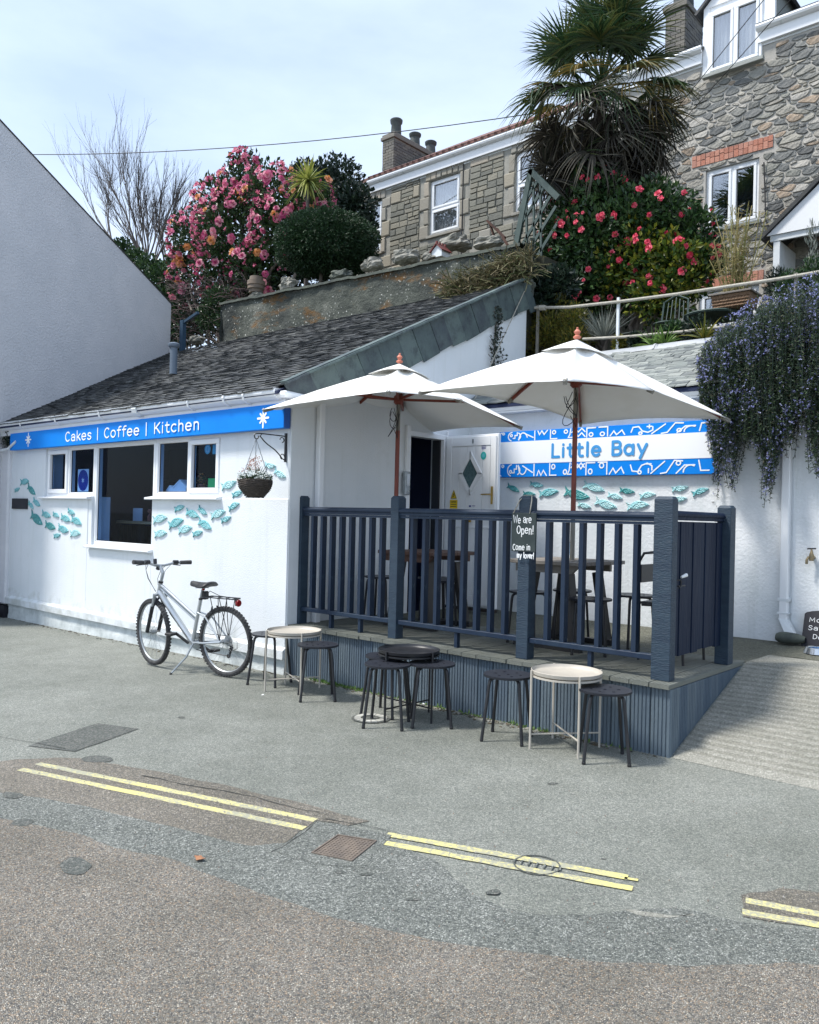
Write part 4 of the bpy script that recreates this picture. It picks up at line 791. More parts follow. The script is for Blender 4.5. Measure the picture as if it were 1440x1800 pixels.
# ---------------------------------------------------------------- fish on the walls
FISH = [ # px, py, length px, angle, tone, label
 (44, 847, 15, 8, 'A', 'uppermost turquoise fish at the far left wall edge, level with the small window'),
 (31, 860, 10, 30, 'A', 'tiny turquoise fish nearest the left end of the wall'),
 (56, 862, 20, -48, 'C', 'slim dark teal fish diving steeply above the black plaque'),
 (55, 889, 14, -52, 'A', 'small thin fish diving just right of the black plaque'),
 (65, 884, 16, -42, 'A', 'fish diving below the left end of the small window sill'),
 (65, 913, 27, -42, 'C', 'largest dark teal fish below the black plaque'),
 (82, 905, 16, -22, 'A', 'turquoise fish directly up-right of the largest dark teal one'),
 (99, 906, 12, -28, 'A', 'small fish third along the row under the left window sill'),
 (116, 912, 18, -25, 'A', 'mid-sized fish fourth along the row under the left window sill'),
 (126, 900, 13, -25, 'A', 'small dark-edged fish highest of those left of the big window frame'),
 (135, 917, 20, -28, 'A', 'turquoise fish touching the left frame of the big window, tilted down'),
 (89, 925, 19, -22, 'C', 'muted teal fish in the lowest row right of the largest dark one'),
 (112, 930, 19, -22, 'A', 'turquoise fish in the lowest row, second from the big window'),
 (101, 941, 12, 15, 'A', 'tiny fish lowest of all in the left shoal'),
 (133, 938, 18, 2, 'B', 'pale level fish in the lowest row beside the big window frame'),
 (282, 912, 25, 12, 'B', 'pale fish just right of the big window, upper of two'),
 (316, 893, 18, 20, 'A', 'small fish under the left end of the right window sill'),
 (310, 919, 28, 22, 'A', 'large bright fish second to the right of the big window'),
 (283, 938, 22, 8, 'B', 'pale fish lowest at the right edge of the big window'),
 (339, 904, 24, -22, 'A', 'fish pointing down under the middle of the right window sill'),
 (357, 898, 19, -38, 'A', 'narrow fish diving under the right end of the right window sill'),
 (326, 930, 25, 15, 'B', 'pale wide fish in the lowest row of the middle shoal'),
 (348, 937, 18, 18, 'A', 'small fish at the bottom of the middle shoal'),
 (361, 923, 27, -33, 'A', 'bright fish diving in the centre of the middle shoal'),
 (384, 903, 27, 20, 'B', 'large rising fish at the right of the middle shoal'),
 (412, 890, 21, 28, 'A', 'rising fish below the hanging basket, upper of two'),
 (398, 912, 19, 25, 'A', 'rising fish below the hanging basket, lower of two'),
 (403, 851, 28, 22, 'B', 'large pale fish just left of the hanging basket'),
 (418, 867, 20, 25, 'A', 'fish half hidden behind the left of the hanging basket'),
 (476, 818, 19, -5, 'B', 'pale level fish right of the basket chains near the bracket'),
 (493, 833, 23, -30, 'B', 'fish diving right of the hanging basket at the wall corner'),
 (903, 859, 24, -28, 'C', 'dark teal fish diving beside the open door under the name sign'),
 (944, 852, 24, -10, 'A', 'turquoise fish highest at the left of the rear shoal'),
 (931, 868, 22, -5, 'C', 'dark fish partly behind the post with the We are Open board'),
 (965, 866, 35, 8, 'A', 'long level fish right of the post with the We are Open board'),
 (1015, 869, 46, -14, 'C', 'biggest dark fish crossed by the right parasol pole'),
 (1045, 857, 39, -18, 'B', 'large pale fish right of the right parasol pole, upper'),
 (1028, 889, 24, -15, 'B', 'pale fish just above the handrail beside the right parasol pole'),
 (1082, 873, 27, -15, 'B', 'small very pale fish in the middle of the rear shoal'),
 (1103, 863, 27, -8, 'C', 'small dark teal fish in the middle of the rear shoal'),
 (1066, 886, 40, -18, 'B', 'large pale fish just above the handrail, left of centre'),
 (1122, 889, 40, 5, 'B', 'large pale level fish just above the handrail, right of centre'),
 (1139, 871, 29, 8, 'B', 'very pale rising fish left of the tall gate post'),
 (1196, 858, 30, 10, 'B', 'pale fish right of the tall gate post, higher of two'),
 (1232, 864, 31, 18, 'A', 'turquoise fish furthest right, beside the hanging rosemary'),
 (1195, 877, 27, 5, 'B', 'pale fish right of the tall gate post, half hidden by it')]
def fish(px, py, ln, ang, tone, lab):
    v = -.009 if px < 600 else BV
    if py < 876 and px < 600: v = 0
    ca, sa = math.cos(math.radians(ang)), math.sin(math.radians(ang))
    a = at(px-ln/2*ca, py+ln/2*sa, 'v', v); b = at(px+ln/2*ca, py-ln/2*sa, 'v', v)
    d = b-a; Ln = d.length; c = (a+b)/2; th = math.atan2(d.z, d.x)
    t = thing('ceramic_fish', lab, 'ceramic fish', (c.x, v, c.z), group='ceramic fish mounted on the white walls')
    t.rotation_euler = (0, -th, 0)
    n = 14; h = Ln*.165; bend = R.uniform(-.04, .04)*Ln
    prof = lambda x: h*max(0, math.sin(min(1, max(0, x))**.75*pi))**.75
    up = []; lo = []
    x0, x1 = -Ln*.33, Ln*.5
    for i in range(n+1):
        s = i/n; x = x0+(x1-x0)*s; y = prof(.035+.965*s)
        cy = bend*math.sin(s*pi); up.append((x, cy+y)); lo.append((x, cy-y))
    tail = [(-Ln*.52, Ln*.19), (-Ln*.43, 0), (-Ln*.50, -Ln*.17)]
    poly = up+lo[::-1]+[tail[2], tail[1], tail[0]]
    # domed relief: outer ring at the wall, inner ring raised
    cx = sum(p[0] for p in poly)/len(poly); m = M(); k = len(poly); th_ = .016
    ring = lambda f, y: [((p[0] if f == 1 else p[0]*f+(.02*Ln)*(1-f)), y, p[1]*f) for p in poly]
    vs = ring(1, 0)+ring(1, -th_*.6)+ring(.86, -th_)
    fs = [(i, (i+1) % k, k+(i+1) % k, k+i) for i in range(k)]+[(k+i, k+(i+1) % k, 2*k+(i+1) % k, 2*k+i) for i in range(k)]
    m.add(vs, fs); m.add([], [])
    b0 = 2*k; m.f.append([b0+i for i in range(2*(n+1))]); m.m.append(0); m.f.append([b0+2*(n+1)+i for i in range(3)]+[b0, b0+2*n+1]); m.m.append(0)
    m.obj('body', T['fish'+tone], t, world=False)
    m = M(); m.lathe([(Ln*.035, 0), (Ln*.03, .004), (Ln*.012, .005), (0, .003)], 8, (Ln*.34, -th_+.001, Ln*.03), ax=Matrix.Rotation(pi/2, 3, 'X')); m.obj('eye', T['fish'+('B' if tone != 'B' else 'A')], t, world=False)
for f in FISH: fish(*f)
# plaque, window display
m = M(); a = at(22, 876, 'v', -.02); b = at(48, 895, 'v', -.02); m.box(a.x, b.x, -.03, -.0145, b.z, a.z); tag(bev(m.obj('plaque', T['slateblk']), .003), 'blank black rectangular plaque on the wall below the far left fish', 'plaque')
def P(px, py, v): return at(px, py, 'v', v)
# poster in the left window
t = thing('window_poster', 'white card with a deep blue oval and star in the left window', 'poster', P(147, 865, .085))
a, b = P(137.5, 825, .085), P(155.5, 864, .085); m = M(); m.box(a.x, b.x, .083, .086, b.z, a.z); m.obj('card', T['paper'], t)
c = (a+b)/2; m = M(); m.prism([(c.x+.47*(b.x-a.x)*math.cos(2*pi*k/24), .083, c.z+.47*(a.z-b.z)*math.sin(2*pi*k/24)) for k in range(24)], (0, -.002, 0)); m.obj('oval_print', T['dblue'], t)
m = M()
for k in range(3):
    an = pi/3*k+.5; rr = .03; ribbon(m, [(c.x-rr*math.cos(an), c.z-rr*math.sin(an)), (c.x+rr*math.cos(an), c.z+rr*math.sin(an))], .008, (Vector((0, .0805, 0)), EX, EZ, NY), .001, k*.0002)
m.obj('star_print', T['paper'], t)
def house_orn(px0, px1, pyb, pyt, lab):
    a, b, c = P(px0, pyb, .14), P(px1, pyb, .14), P((px0+px1)/2, pyt, .14); w = b.x-a.x; h = c.z-zs; z0 = zs+.0
    t = thing('house_ornament', lab, 'ornament', (a.x+w/2, .17, z0)); m = M(); m.box(-w/2, w/2, -.04, .05, 0, h*.6); m.prism([(-w/2, -.04, h*.6), (w/2, -.04, h*.6), (0, -.04, h*.97)], (0, .09, 0)); m.obj('wall', T['upvc2'], t, world=False)
    m = M(); m.prism([(-w*.56, -.045, h*.56), (-w*.5, -.045, h*.54), (0, -.045, h*.94), (0, -.045, h)], (0, .1, 0)); m.prism([(w*.56, -.045, h*.56), (w*.5, -.045, h*.54), (0, -.045, h*.94), (0, -.045, h)], (0, .1, 0)); m.obj('roof', T['paper'], t, world=False)
house_orn(306, 328, 863, 843, 'larger white toy house standing on the right window sill'); house_orn(294, 306, 863, 853, 'smaller white toy house beside the larger one on the window sill')
a, b = P(366, 841, .12), P(380, 853, .12); m = M(); m.box(a.x, b.x, .12, .125, zs+.05, a.z); tag(m.obj('green_card', T['lime']), 'bright green card standing in the right-hand window', 'card')
for px, w_, lab in ((365, 10, 'oval aqua sticker inside the top of the right-hand window'), (378, 8, 'square aqua sticker beside the oval one in the right-hand window')):
    a, b = P(px-w_/2, 781, .07), P(px+w_/2, 798, .07); c = (a+b)/2; m = M(); m.prism([(c.x+.5*(b.x-a.x)*(math.cos(2*pi*k/16) if w_ == 10 else (1 if k in (0, 1) else -1)), .07, c.z+.5*(a.z-b.z)*(math.sin(2*pi*k/16) if w_ == 10 else (1 if k in (1, 2) else -1))) for k in range(16 if w_ == 10 else 4)], (0, .001, 0))
    t = tag(m.obj('window_sticker', T['aqua']), lab, 'sticker')
    if w_ == 10:
        m = M(); ribbon(m, arc(c.x, c.z, (b.x-a.x)*.25, (a.z-b.z)*.3, 0, 360, 12), .004, (Vector((0, .0695, 0)), EX, EZ, NY), .0005, 0); m.obj('printed_ring', T['paper'], t)
# pot of flowers in the window
c = P(354, 853, .16); t = thing('window_flowers', 'small pink and orange flowers in a pot inside the right-hand window', 'flowers', c)
m = M(); m.lathe([(.03, -.1), (.045, .0), (.045, .01)], 12, c); m.obj('pot', T['terra'], t)
m = M()
for i in range(50): p = c+Vector((R.gauss(0, .05), R.gauss(0, .03), .04+R.gauss(0, .03))); m.add([p, p+Vector((.012, 0, .02)), p+Vector((.02, .01, 0))], [(0, 1, 2)])
m.obj('leaves', T['lcam'], t)
m = M()
for i in range(14): p = c+Vector((R.gauss(0, .05), -.02, .06+R.gauss(0, .03))); m.lathe([(.003, -.01), (.013, 0), (.004, .01)], 6, p)
m.obj('petals', T['pinkB'], t)
# table inside the room and the menu card on it
t = thing('inside_table', 'wooden cafe table seen through the big window', 'table', (-2.9, .75, .12))
a = P(225, 917, .62); m = M(); m.box(a.x, a.x+1.0, .45, 1.0, a.z-.02, a.z+.015); bev(m.obj('top', T['wood'], t), .004)
m = M(); m.box(a.x+.3, a.x+.36, .6, .66, .12, a.z-.02); m.obj('leg', T['darkwood'], t); m = M(); m.box(a.x+.8, a.x+.86, .6, .66, .12, a.z-.02); m.obj('leg', T['darkwood'], t)
q = P(234, 893, .62); r_ = P(250, 893, .62); m = M(); m.box(q.x, r_.x, .62, .63, a.z+.015, q.z); tag(m.obj('menu_card', T['paper']), 'white menu card standing on the table behind the big window', 'menu')
m = M(); m.lathe([(.03, 0), (.035, .06), (.01, .10), (.035, .13), (.02, .16), (0, .16)], 10, (r_.x+.06, .70, a.z+.015)); tag(m.obj('vase', T['terra']), 'small pink vase beside the menu card on the inside table', 'vase')
m = M(); a, b = P(168, 872, .14), P(177, 960, .14)
for k in range(5): m.tube([(a.x+.012+k*.018, .15+.008*(k % 2), b.z+.02), (a.x+.012+k*.018, .15+.008*(k % 2), a.z)], .012, 6)
tag(m.obj('curtain', T['greenc']), 'pale green curtain at the left edge of the big window', 'curtain')
for px, py, lab in ((193, 851, 'left paper notice on the dark back wall of the room'), (230, 853, 'right upper paper notice on the back wall of the room'), (229, 869, 'lower paper notice on the back wall of the room')):
    c = P(px, py, 2.28); m = M(); m.box(c.x-.08, c.x+.08, 2.27, 2.28, c.z-.07, c.z+.07); tag(m.obj('paper_notice', mat('notice_paper', (.22, .25, .34), .8)), lab, 'notice')
# hanging basket on its bracket
BU = -.045
t = thing('wall_bracket', 'black wrought iron bracket at the wall corner holding the flower basket', 'bracket', (BU, -.015, 2.05))
ztop = at(506, 762, 'u', BU).z-.03; zbot = at(506, 812, 'v', -.02).z; vt = at(451, 767, 'u', BU).y
m = M(); m.box(BU-.008, BU+.008, -.022, -.0, zbot, ztop+.03); m.obj('wall_plate', T['black'], t)
m = M(); m.tube([(BU, -.02, ztop), (BU, vt+.03, ztop), (BU, vt, ztop-.004)]+[(BU, vt+.0-.025*math.sin(a), ztop-.03+.026*math.cos(a)) for a in [k*.7 for k in range(1, 8)]], .006, 6); m.obj('arm', T['black'], t, smooth='a')
m = M(); m.tube([(BU, -.02, zbot+.02), (BU, -.05, zbot+.03)]+[(BU, -.05+(vt+.09)*k/6, zbot+.03+(ztop-zbot-.05)*k/6+.012*math.sin(k)) for k in range(1, 7)]+[(BU, vt+.06, ztop-.01)], .006, 6)
for (y, z, s) in ((-.06, ztop-.04, 1), (-.05, zbot+.05, -1)): m.tube([(BU, y-s*.025*math.cos(a), z+.025*math.sin(a)) for a in [k*.5 for k in range(10)]], .005, 5)
m.obj('scroll_brace', T['black'], t, smooth='a')
bc = Vector((BU, vt-.0, at(447, 875, 'u', BU).z)); br = .145
t = thing('hanging_basket', 'dark wicker hanging basket of white and dusky pink flowers', 'flower basket', bc)
m = M(); m.lathe([(.05, 0), (.095, .025), (.13, .075), (br, .14), (br+.008, .165), (br-.01, .175), (br-.02, .15), (0, .15)], 24, bc); m.obj('basket_bowl', T['wicker'], t)
for k in range(12):
    z = .008+k*.0142; r_ = .062+.085*math.sin(min(1, (k+.6)/10)*pi/2)
    m = M(); n = 26; m.tube([bc+Vector(((r_+.006*(1 if j % 2 else -1)+.006)*math.cos(2*pi*j/n), (r_+.006*(1 if j % 2 else -1)+.006)*math.sin(2*pi*j/n), z+.004*math.sin(j*2.1+k))) for j in range(n)], .0068, 5, closed=True); m.obj('wicker_weave', T['wicker'], t, smooth=True)
hook = Vector((BU, vt-.004, ztop-.055))
for k in range(3):
    a = 2*pi*k/3+.4; e = bc+Vector((br*math.cos(a), br*math.sin(a), .17)); m = M(); P_ = [hook+(e-hook)*(j/14)+Vector((.002*(-1)**j, 0, 0)) for j in range(15)]; m.tube(P_, .0035, 4); m.obj('chain', T['gal'], t)
def leafq(m, p, d, n, l, w, fold=.25):
    d = d.normalized(); s = d.cross(n)
    if s.length < 1e-4: s = d.orthogonal()
    s.normalize(); n2 = s.cross(d)
    m.add([p, p+d*l*.5+s*w/2+n2*fold*w, p+d*l, p+d*l*.5-s*w/2+n2*fold*w], [(0, 1, 2), (0, 2, 3)])
def rv(): 
    v = Vector((R.gauss(0, 1), R.gauss(0, 1), R.gauss(0, 1))); return v.normalized()
m = M()
for i in range(420):
    a = R.uniform(0, 6.28); r_ = br*math.sqrt(R.random())*1.05; p = bc+Vector((r_*math.cos(a), r_*math.sin(a), .15+R.uniform(0, .05)+.02*(1-r_/br))); leafq(m, p, rv()+Vector((0, 0, .8)), rv(), .035, .012)
m.obj('foliage', T['lcam'], t)
m = M()
for i in range(170):
    a = R.uniform(0, 6.28); r_ = br*math.sqrt(R.random())*1.1; p = bc+Vector((r_*math.cos(a), r_*math.sin(a), .165+R.uniform(0, .06)+.04*(1-r_/br)))
    for k in range(5): q = 2*pi*k/5; leafq(m, p, Vector((math.cos(q), math.sin(q)-.5, .4)), Vector((0, -1, .5)), .021, .017, .1)
m.obj('white_flowers', T['wpetal'], t)
m = M()
for (x, y, z, s) in ((-.02, 0, .27, .055), (-.045, 0, .33, .05), (-.015, .02, .35, .045), (-.10, -.05, .225, .055), (-.13, -.07, .18, .04), (-.06, .0, .28, .05)):
    for k in range(60): q = rv(); leafq(m, bc+Vector((x, y, z))+q*s*R.uniform(.4, 1), q, rv(), .014, .011)
m.obj('pink_flower_heads', T['heath'], t)
m = M()
for k in range(26):
    a = R.uniform(0, 6.28); p = bc+Vector((R.uniform(-.06, .06), R.uniform(-.05, .05), .17)); d = Vector((math.cos(a)*.6, math.sin(a)*.6, 1)); leafq(m, p, d, rv(), R.uniform(.10, .17), .012)
m.obj('spiky_leaves', T['palm'], t)

# ---------------------------------------------------------------- deck
ZD = .485
deck = thing('timber_deck', 'raised grooved timber deck with grey boards in front of the cafe door', 'deck', (1.9, .7, 0))
def grooved(w, n, h, g, length):        # board lying along +y, width along x, thickness down
    pts = []
    for i in range(n):
        a = i*w/n; b = (i+1)*w/n; q = (b-a)*.28
        pts += [(a+q*.5, 0), (a+q, -0.0), (b-q, 0), (b-q*.5, 0)] if False else [(a+q*.6, 0), (b-q*.6, 0), (b-q*.3, -g), (b+q*.3 if i < n-1 else b-.001, -g)]
    pts += [(w, -h), (0, -h), (0, -g)]
    n_ = len(pts); m = M(); 
    vs = [(x, 0, z) for x, z in pts]+[(x, length, z) for x, z in pts]
    m.add(vs, [list(range(n_)), list(range(2*n_-1, n_-1, -1))]+[(i, n_+i, n_+(i+1) % n_, (i+1) % n_) for i in range(n_)])
    return m
DU1 = 3.862; nb_ = 27; pw = (DU1+.02)/nb_
bm_ = [grooved(pw-.007, 6, .030, .005, 1.425).mesh('deck_board', T['deck']) for _ in range(1)][0]
for i in range(nb_):
    o = link('deck_board', bm_, deck, loc=Vector((-.02+i*pw, .020+R.uniform(-.006, .006), ZD+R.uniform(-.0015, .0015)))-WL[deck.name]); o.rotation_euler.z = R.uniform(-.001, .001)
# vertical boards: grooved board turned to stand up; local y -> world z, local z -> -y
def clad_mesh(h): return grooved(pw-.006, 5, .020, .006, h)
RotF = Matrix(((1, 0, 0), (0, 0, -1), (0, 1, 0)))       # x->x, y->z, z->-y
cm = clad_mesh(.475); cm.v = [tuple(RotF@Vector(p)) for p in cm.v]; cme = cm.mesh('cladding_board', T['clad'])
for i in range(nb_-0):
    o = link('cladding_board', cme, deck, loc=Vector((-.02+i*pw, .052, -.025+R.uniform(-.004, .004)))-WL[deck.name])
RotS = Matrix(((0, 0, 1), (1, 0, 0), (0, 1, 0)))        # x->y, y->z, z->x
cm = clad_mesh(.475); cm.v = [tuple(RotS@Vector(p)) for p in cm.v]; cms = cm.mesh('cladding_board', T['clad'])
for i in range(10):
    link('cladding_board', cms, deck, loc=Vector((DU1-.004, .056+i*.1385, -.025))-WL[deck.name])
m = M(); m.box(-.015, DU1-.03, .078, 1.42, -.02, ZD-.0315); m.obj('deck_core', T['blackp'], deck)
m = M(); m.box(DU1-.062, DU1+.006, .018, 1.446, ZD+.001, ZD+.004); 
# railing
PU = [at(x, 900, 'v', .13).x for x in (519, 686.5, 912, 1150)]; PWd = [.10, .095, .105, .135]
zr = 1.612
rail = thing('deck_railing', 'navy blue painted balustrade with square balusters along the deck front', 'railing', (1.9, .17, ZD))
def post(u, v, w, d, zt_, parent):
    m = M(); c = .014
    m.add([(u, v, ZD), (u+w, v, ZD), (u+w, v+d, ZD), (u, v+d, ZD), (u, v, zt_-.02), (u+w, v, zt_-.02), (u+w, v+d, zt_-.02), (u, v+d, zt_-.02), (u+c, v+c, zt_), (u+w-c, v+c, zt_), (u+w-c, v+d-c, zt_), (u+c, v+d-c, zt_)],
          [(3, 2, 1, 0), (0, 1, 5, 4), (1, 2, 6, 5), (2, 3, 7, 6), (3, 0, 4, 7), (4, 5, 9, 8), (5, 6, 10, 9), (6, 7, 11, 10), (7, 4, 8, 11), (8, 9, 10, 11)])
    return bev(m.obj('post', T['post'], parent), .003)
for u, w in zip(PU, PWd): post(u, .13, w, .10 if w < .12 else .085, 1.735, rail)
for k, nbal in enumerate((8, 8, 6)):
    a, b = PU[k]+PWd[k], PU[k+1]
    m = M(); pr = [(-.035, -.05), (-.035, -.028), (-.044, -.02), (-.044, -.004), (-.030, .010), (0, .016), (.030, .010), (.044, -.004), (.044, -.02), (.035, -.028), (.035, -.05)]
    m.prism([(a+.001, .18+y, zr+z) for y, z in pr], (b-a-.002, 0, 0)); bev(m.obj('handrail', T['navy'], rail), .002)
    m = M(); m.box(a+.001, b-.001, .150, .212, zr-.072, zr-.052); m.obj('rail_batten', T['navy'], rail)
    m = M(); m.box(a+.001, b-.001, .148, .212, .612, .650); bev(m.obj('bottom_rail', T['navy'], rail), .003)
    bme = M(); bme.box(0, .034, 0, .056, .6505, zr-.0725); bme = bme.mesh('baluster', T['navy'])
    for i in range(nbal):
        u = a+(b-a)*(i+1)/(nbal+1)-.017; o = link('baluster', bme, rail, loc=Vector((u+R.uniform(-.002, .002), .152, 0))-WL[rail.name]); o.rotation_euler.z = R.uniform(-.03, .03)
    for f in ((.33, .66) if k == 0 else (.5,)):
        m = M(); u = a+(b-a)*f; m.box(u, u+.03, .16, .20, ZD, .6115); m.obj('rail_foot', T['navy'], rail)
gate = thing('deck_gate', 'solid navy boarded gate with a latch at the right end of the deck', 'gate', (PU[3]+.12, .7, ZD+.1))
gu = PU[3]+.135
post(gu-.075, 1.115, .105, .105, 1.70, tag(gate))
m = M(); m.prism([(gu-.055+y, .22, 1.625+z) for y, z in pr], (0, .89, -.0)); bev(m.obj('top_rail', T['gatep'], gate), .002)
ngb = 8; w = (1.105-.222)/ngb
for i in range(ngb):
    m = M(); x0 = gu-.055+(.006 if i % 2 else 0); m.box(x0, x0+.022, .222+i*w+.002, .222+(i+1)*w-.002, .635+R.uniform(-.006, .006), 1.566); bev(m.obj('board', T['gatep'], gate), .003)
m = M(); m.box(gu-.085, gu-.056, .225, 1.10, .72, .80); m.box(gu-.085, gu-.056, .225, 1.10, 1.40, 1.48); m.obj('brace', T['gatep'], gate)
lc = at(1192, 1022, 'u', gu-.03); t = gate
m = M(); m.tube([(gu-.01, .225, lc.z+.01)]+[(gu+.01, .235+.03*math.sin(a), lc.z-.01+.03*math.cos(a)) for a in [k*.6 for k in range(1, 6)]], .006, 6); m.tube([(gu-.005, .25, lc.z-.03), (gu+.005, .34, lc.z-.028)], .006, 6); m.obj('latch', T['black'], t, smooth='a')
m = M(); m.tube([(gu-.005, .30, lc.z+.03), (gu+.012, .345, lc.z+.045), (gu+.01, .36, lc.z+.05)], [.008, .014, .005], 8); m.obj('latch_lever', T['paper'], t, smooth='a')
# We are Open board hung on the third post
c = at(921, 935, 'v', .115); hw, hh = .10, .165
t = thing('open_chalkboard', 'small chalkboard reading We are Open hung on the third railing post', 'chalkboard', (c.x, .115, c.z))
a = at(901, 900, 'v', .115); b = at(942, 972, 'v', .115); hw = (b.x-a.x)/2; cx = (a.x+b.x)/2; zt1 = a.z-.005; zb1 = b.z+.004
m = M(); m.box(cx-hw, cx+hw, .108, .120, zb1, zt1); bev(m.obj('board', T['chalk'], t), .003)
m = M(); sz = .075
text(m, 'We are', (cx-hw*.85, .1075, zt1-.078), EX, EZ, NY, sz, .085, hw*1.5, .0008, .05); text(m, 'Open!', (cx-hw*.55, .1075, zt1-.160), EX, EZ, NY, sz*1.05, .085, hw*1.4, .0008, .05)
text(m, 'Come in', (cx-hw*.85, .1075, zt1-.285), EX, EZ, NY, sz*.78, .10, hw*1.45, .0008, .05); text(m, 'my lover!', (cx-hw*.5, .1075, zt1-.345), EX, EZ, NY, sz*.7, .13, hw*1.42, .0008, .05)
m.obj('lettering', T['chalkw'], t)
m = M(); m.tube([(cx-hw*.85, .105, zt1-.005), (cx-hw*.45, .12, 1.70), (cx-hw*.2, .16, 1.742), (cx+hw*.3, .16, 1.742), (cx+hw*.55, .12, 1.70), (cx+hw*.5, .105, zt1-.005)], .0045, 6); m.obj('string', T['rope'], t, smooth=True)
# ---------------------------------------------------------------- parasols
mt, t_, N_, L_, b_ = nodes('sunlit_canvas'); b_.inputs['Roughness'].default_value = .9
tcn = N_.new('ShaderNodeTexCoord'); nz1 = N_.new('ShaderNodeTexNoise'); nz1.inputs['Scale'].default_value = 2.2; nz1.inputs['Detail'].default_value = 6; L_.new(tcn.outputs['Object'], nz1.inputs['Vector'])
rr1 = ramp(N_, [(.45, (.87, .87, .85)), (.85, (.77, .76, .71))]); L_.new(nz1.outputs[0], rr1.inputs[0]); L_.new(rr1.outputs[0], b_.inputs['Base Color'])
nz2 = N_.new('ShaderNodeTexNoise'); nz2.inputs['Scale'].default_value = 5; nz2.inputs['Detail'].default_value = 3; L_.new(tcn.outputs['Object'], nz2.inputs['Vector'])
bp1 = N_.new('ShaderNodeBump'); bp1.inputs['Strength'].default_value = .5; bp1.inputs['Distance'].default_value = .02; L_.new(nz2.outputs[0], bp1.inputs['Height']); L_.new(bp1.outputs[0], b_.inputs['Normal'])
tl1 = N_.new('ShaderNodeBsdfTranslucent'); L_.new(rr1.outputs[0], tl1.inputs[0]); mx1 = N_.new('ShaderNodeMixShader'); mx1.inputs[0].default_value = .16
L_.new(b_.outputs[0], mx1.inputs[1]); L_.new(tl1.outputs[0], mx1.inputs[2]); L_.new(mx1.outputs[0], N_['Material Output'].inputs[0]); T['canopy'] = mt
def parasol(base, apex, rim, lab, polez):
    t = thing('parasol', lab, 'parasol', base, group='white parasols over the deck')
    A = Vector((base[0], base[1], apex)); Rm = [Vector(p) for p in rim]; n = len(Rm); nS, nT = 14, 12
    def cloth(s0, s1, lift, sagk, name):
        m = M()
        for i in range(n):
            p, q = Rm[i], Rm[(i+1) % n]; el = (q-p).length
            def f(a, b):
                s = s0+(s1-s0)*a; w4 = 4*b*(1-b)
                e = p*(1-b)+q*b; d = e-A
                s2 = s*(1-.05*el*w4*s*s)
                pt = A+d*s2; pt.z += lift*(1-.6*a)-sagk*el*.050*w4*math.sin(s*pi)*.7-sagk*el*.006*w4*s+.02*math.sin(s*pi)
                pt.z += .004*noise.noise((pt.x*5, pt.y*5, 2))
                return pt
            m.grid(f, nS, nT)
        o = m.obj(name, T['canopy'], t, smooth='a'); so_ = o.modifiers.new('thickness', 'SOLIDIFY'); so_.thickness = .003; return o
    cloth(.10, 1, 0, 1, 'canopy'); cloth(.0, .24, .035, -.3, 'vent_cap')
    pz = polez
    m = M(); m.tube([Vector((base[0], base[1], base[2])), Vector((base[0], base[1], base[2]+1.15))], .021, 12); m.obj('lower_pole', T['greywood'], t, smooth='a')
    m = M(); m.tube([(base[0], base[1], base[2]+1.15), (base[0], base[1], pz)], .022, 12); m.obj('red_pole', T['redwood'], t, smooth='a')
    m = M(); m.tube([(base[0], base[1], pz), (base[0], base[1], apex-.06)], .021, 12); m.obj('upper_pole', T['greywood'], t, smooth='a')
    m = M(); m.lathe([(.03, -.05), (.05, -.03), (.05, .03), (.03, .05)], 12, (base[0], base[1], apex-.33)); m.obj('sliding_hub', T['redwood'], t, smooth='a')
    m = M(); m.lathe([(.04, -.03), (.055, 0), (.04, .02)], 12, (base[0], base[1], apex-.10)); m.obj('top_hub', T['redwood'], t, smooth='a')
    m = M(); m.lathe([(.018, 0), (.034, .012), (.034, .022), (.016, .035), (.022, .05), (.030, .062), (.018, .078), (.008, .088), (.012, .096), (0, .105)], 14, (base[0], base[1], apex+.035)); m.obj('finial', T['terra'], t, smooth='a')
    for i, p in enumerate(Rm):
        top = A+Vector((0, 0, -.10)); d = (p-A); e = A+d*.97+Vector((0, 0, -.028))
        m = M()
        pts_ = [A+d*s+Vector((0, 0, -.022-.05*(1-s)+.035*math.sin(s*pi))) for s in (.03, .2, .4, .6, .8, .93)]
        for a_, b__ in zip(pts_[:-1], pts_[1:]): m.bar(a_, b__, .018, .026)
        m.obj('rib', T['redwood'], t)
        m = M(); m.bar(A+d*.925+Vector((0, 0, -.02)), A+d*.99+Vector((0, 0, -.016)), .026, .034); m.obj('rib_tip', T['greywood'], t)
        hub = Vector((base[0], base[1], apex-.33)); mid = A+d*.52+Vector((0, 0, -.03)); m = M(); m.bar(hub+(mid-hub)*.05, mid, .018, .024); m.obj('strut', T['redwood'], t)
    m = M()
    for k in range(3):
        ph = R.uniform(0, 6); c0 = Vector((base[0]-.02, base[1]-.03, apex-.42)); m.tube([c0+Vector((.05*math.sin(j*.55+ph)*(1+k*.3), -.02+.02*math.cos(j*.7+ph), -.06*k*.5-.13*math.sin(j/11*pi)*(1+k*.35))) for j in range(12)], .0035, 5)
    m.tube([(base[0], base[1]-.02, apex-.36), (base[0]+.05, base[1]-.05, apex-.5), (base[0]+.03, base[1]-.04, apex-.72), (base[0]-.03, base[1]-.03, apex-.62)], .0035, 5)
    m.obj('cord', T['blackwire'], t, smooth=True)
    return t
Zr = 2.52
def rimpts(N_, R_, F_, Lf, Mr, Ml):
    q = [at(*p, 'z', Zr) for p in (N_, R_, F_, Lf)]
    a = (q[0]+q[1])/2; b = (q[2]+q[3])/2
    mr = at(*Mr, 'z', Zr+.095); ml = at(*Ml, 'z', Zr+.085)
    return [q[0], mr, q[1], q[2], ml, q[3]]
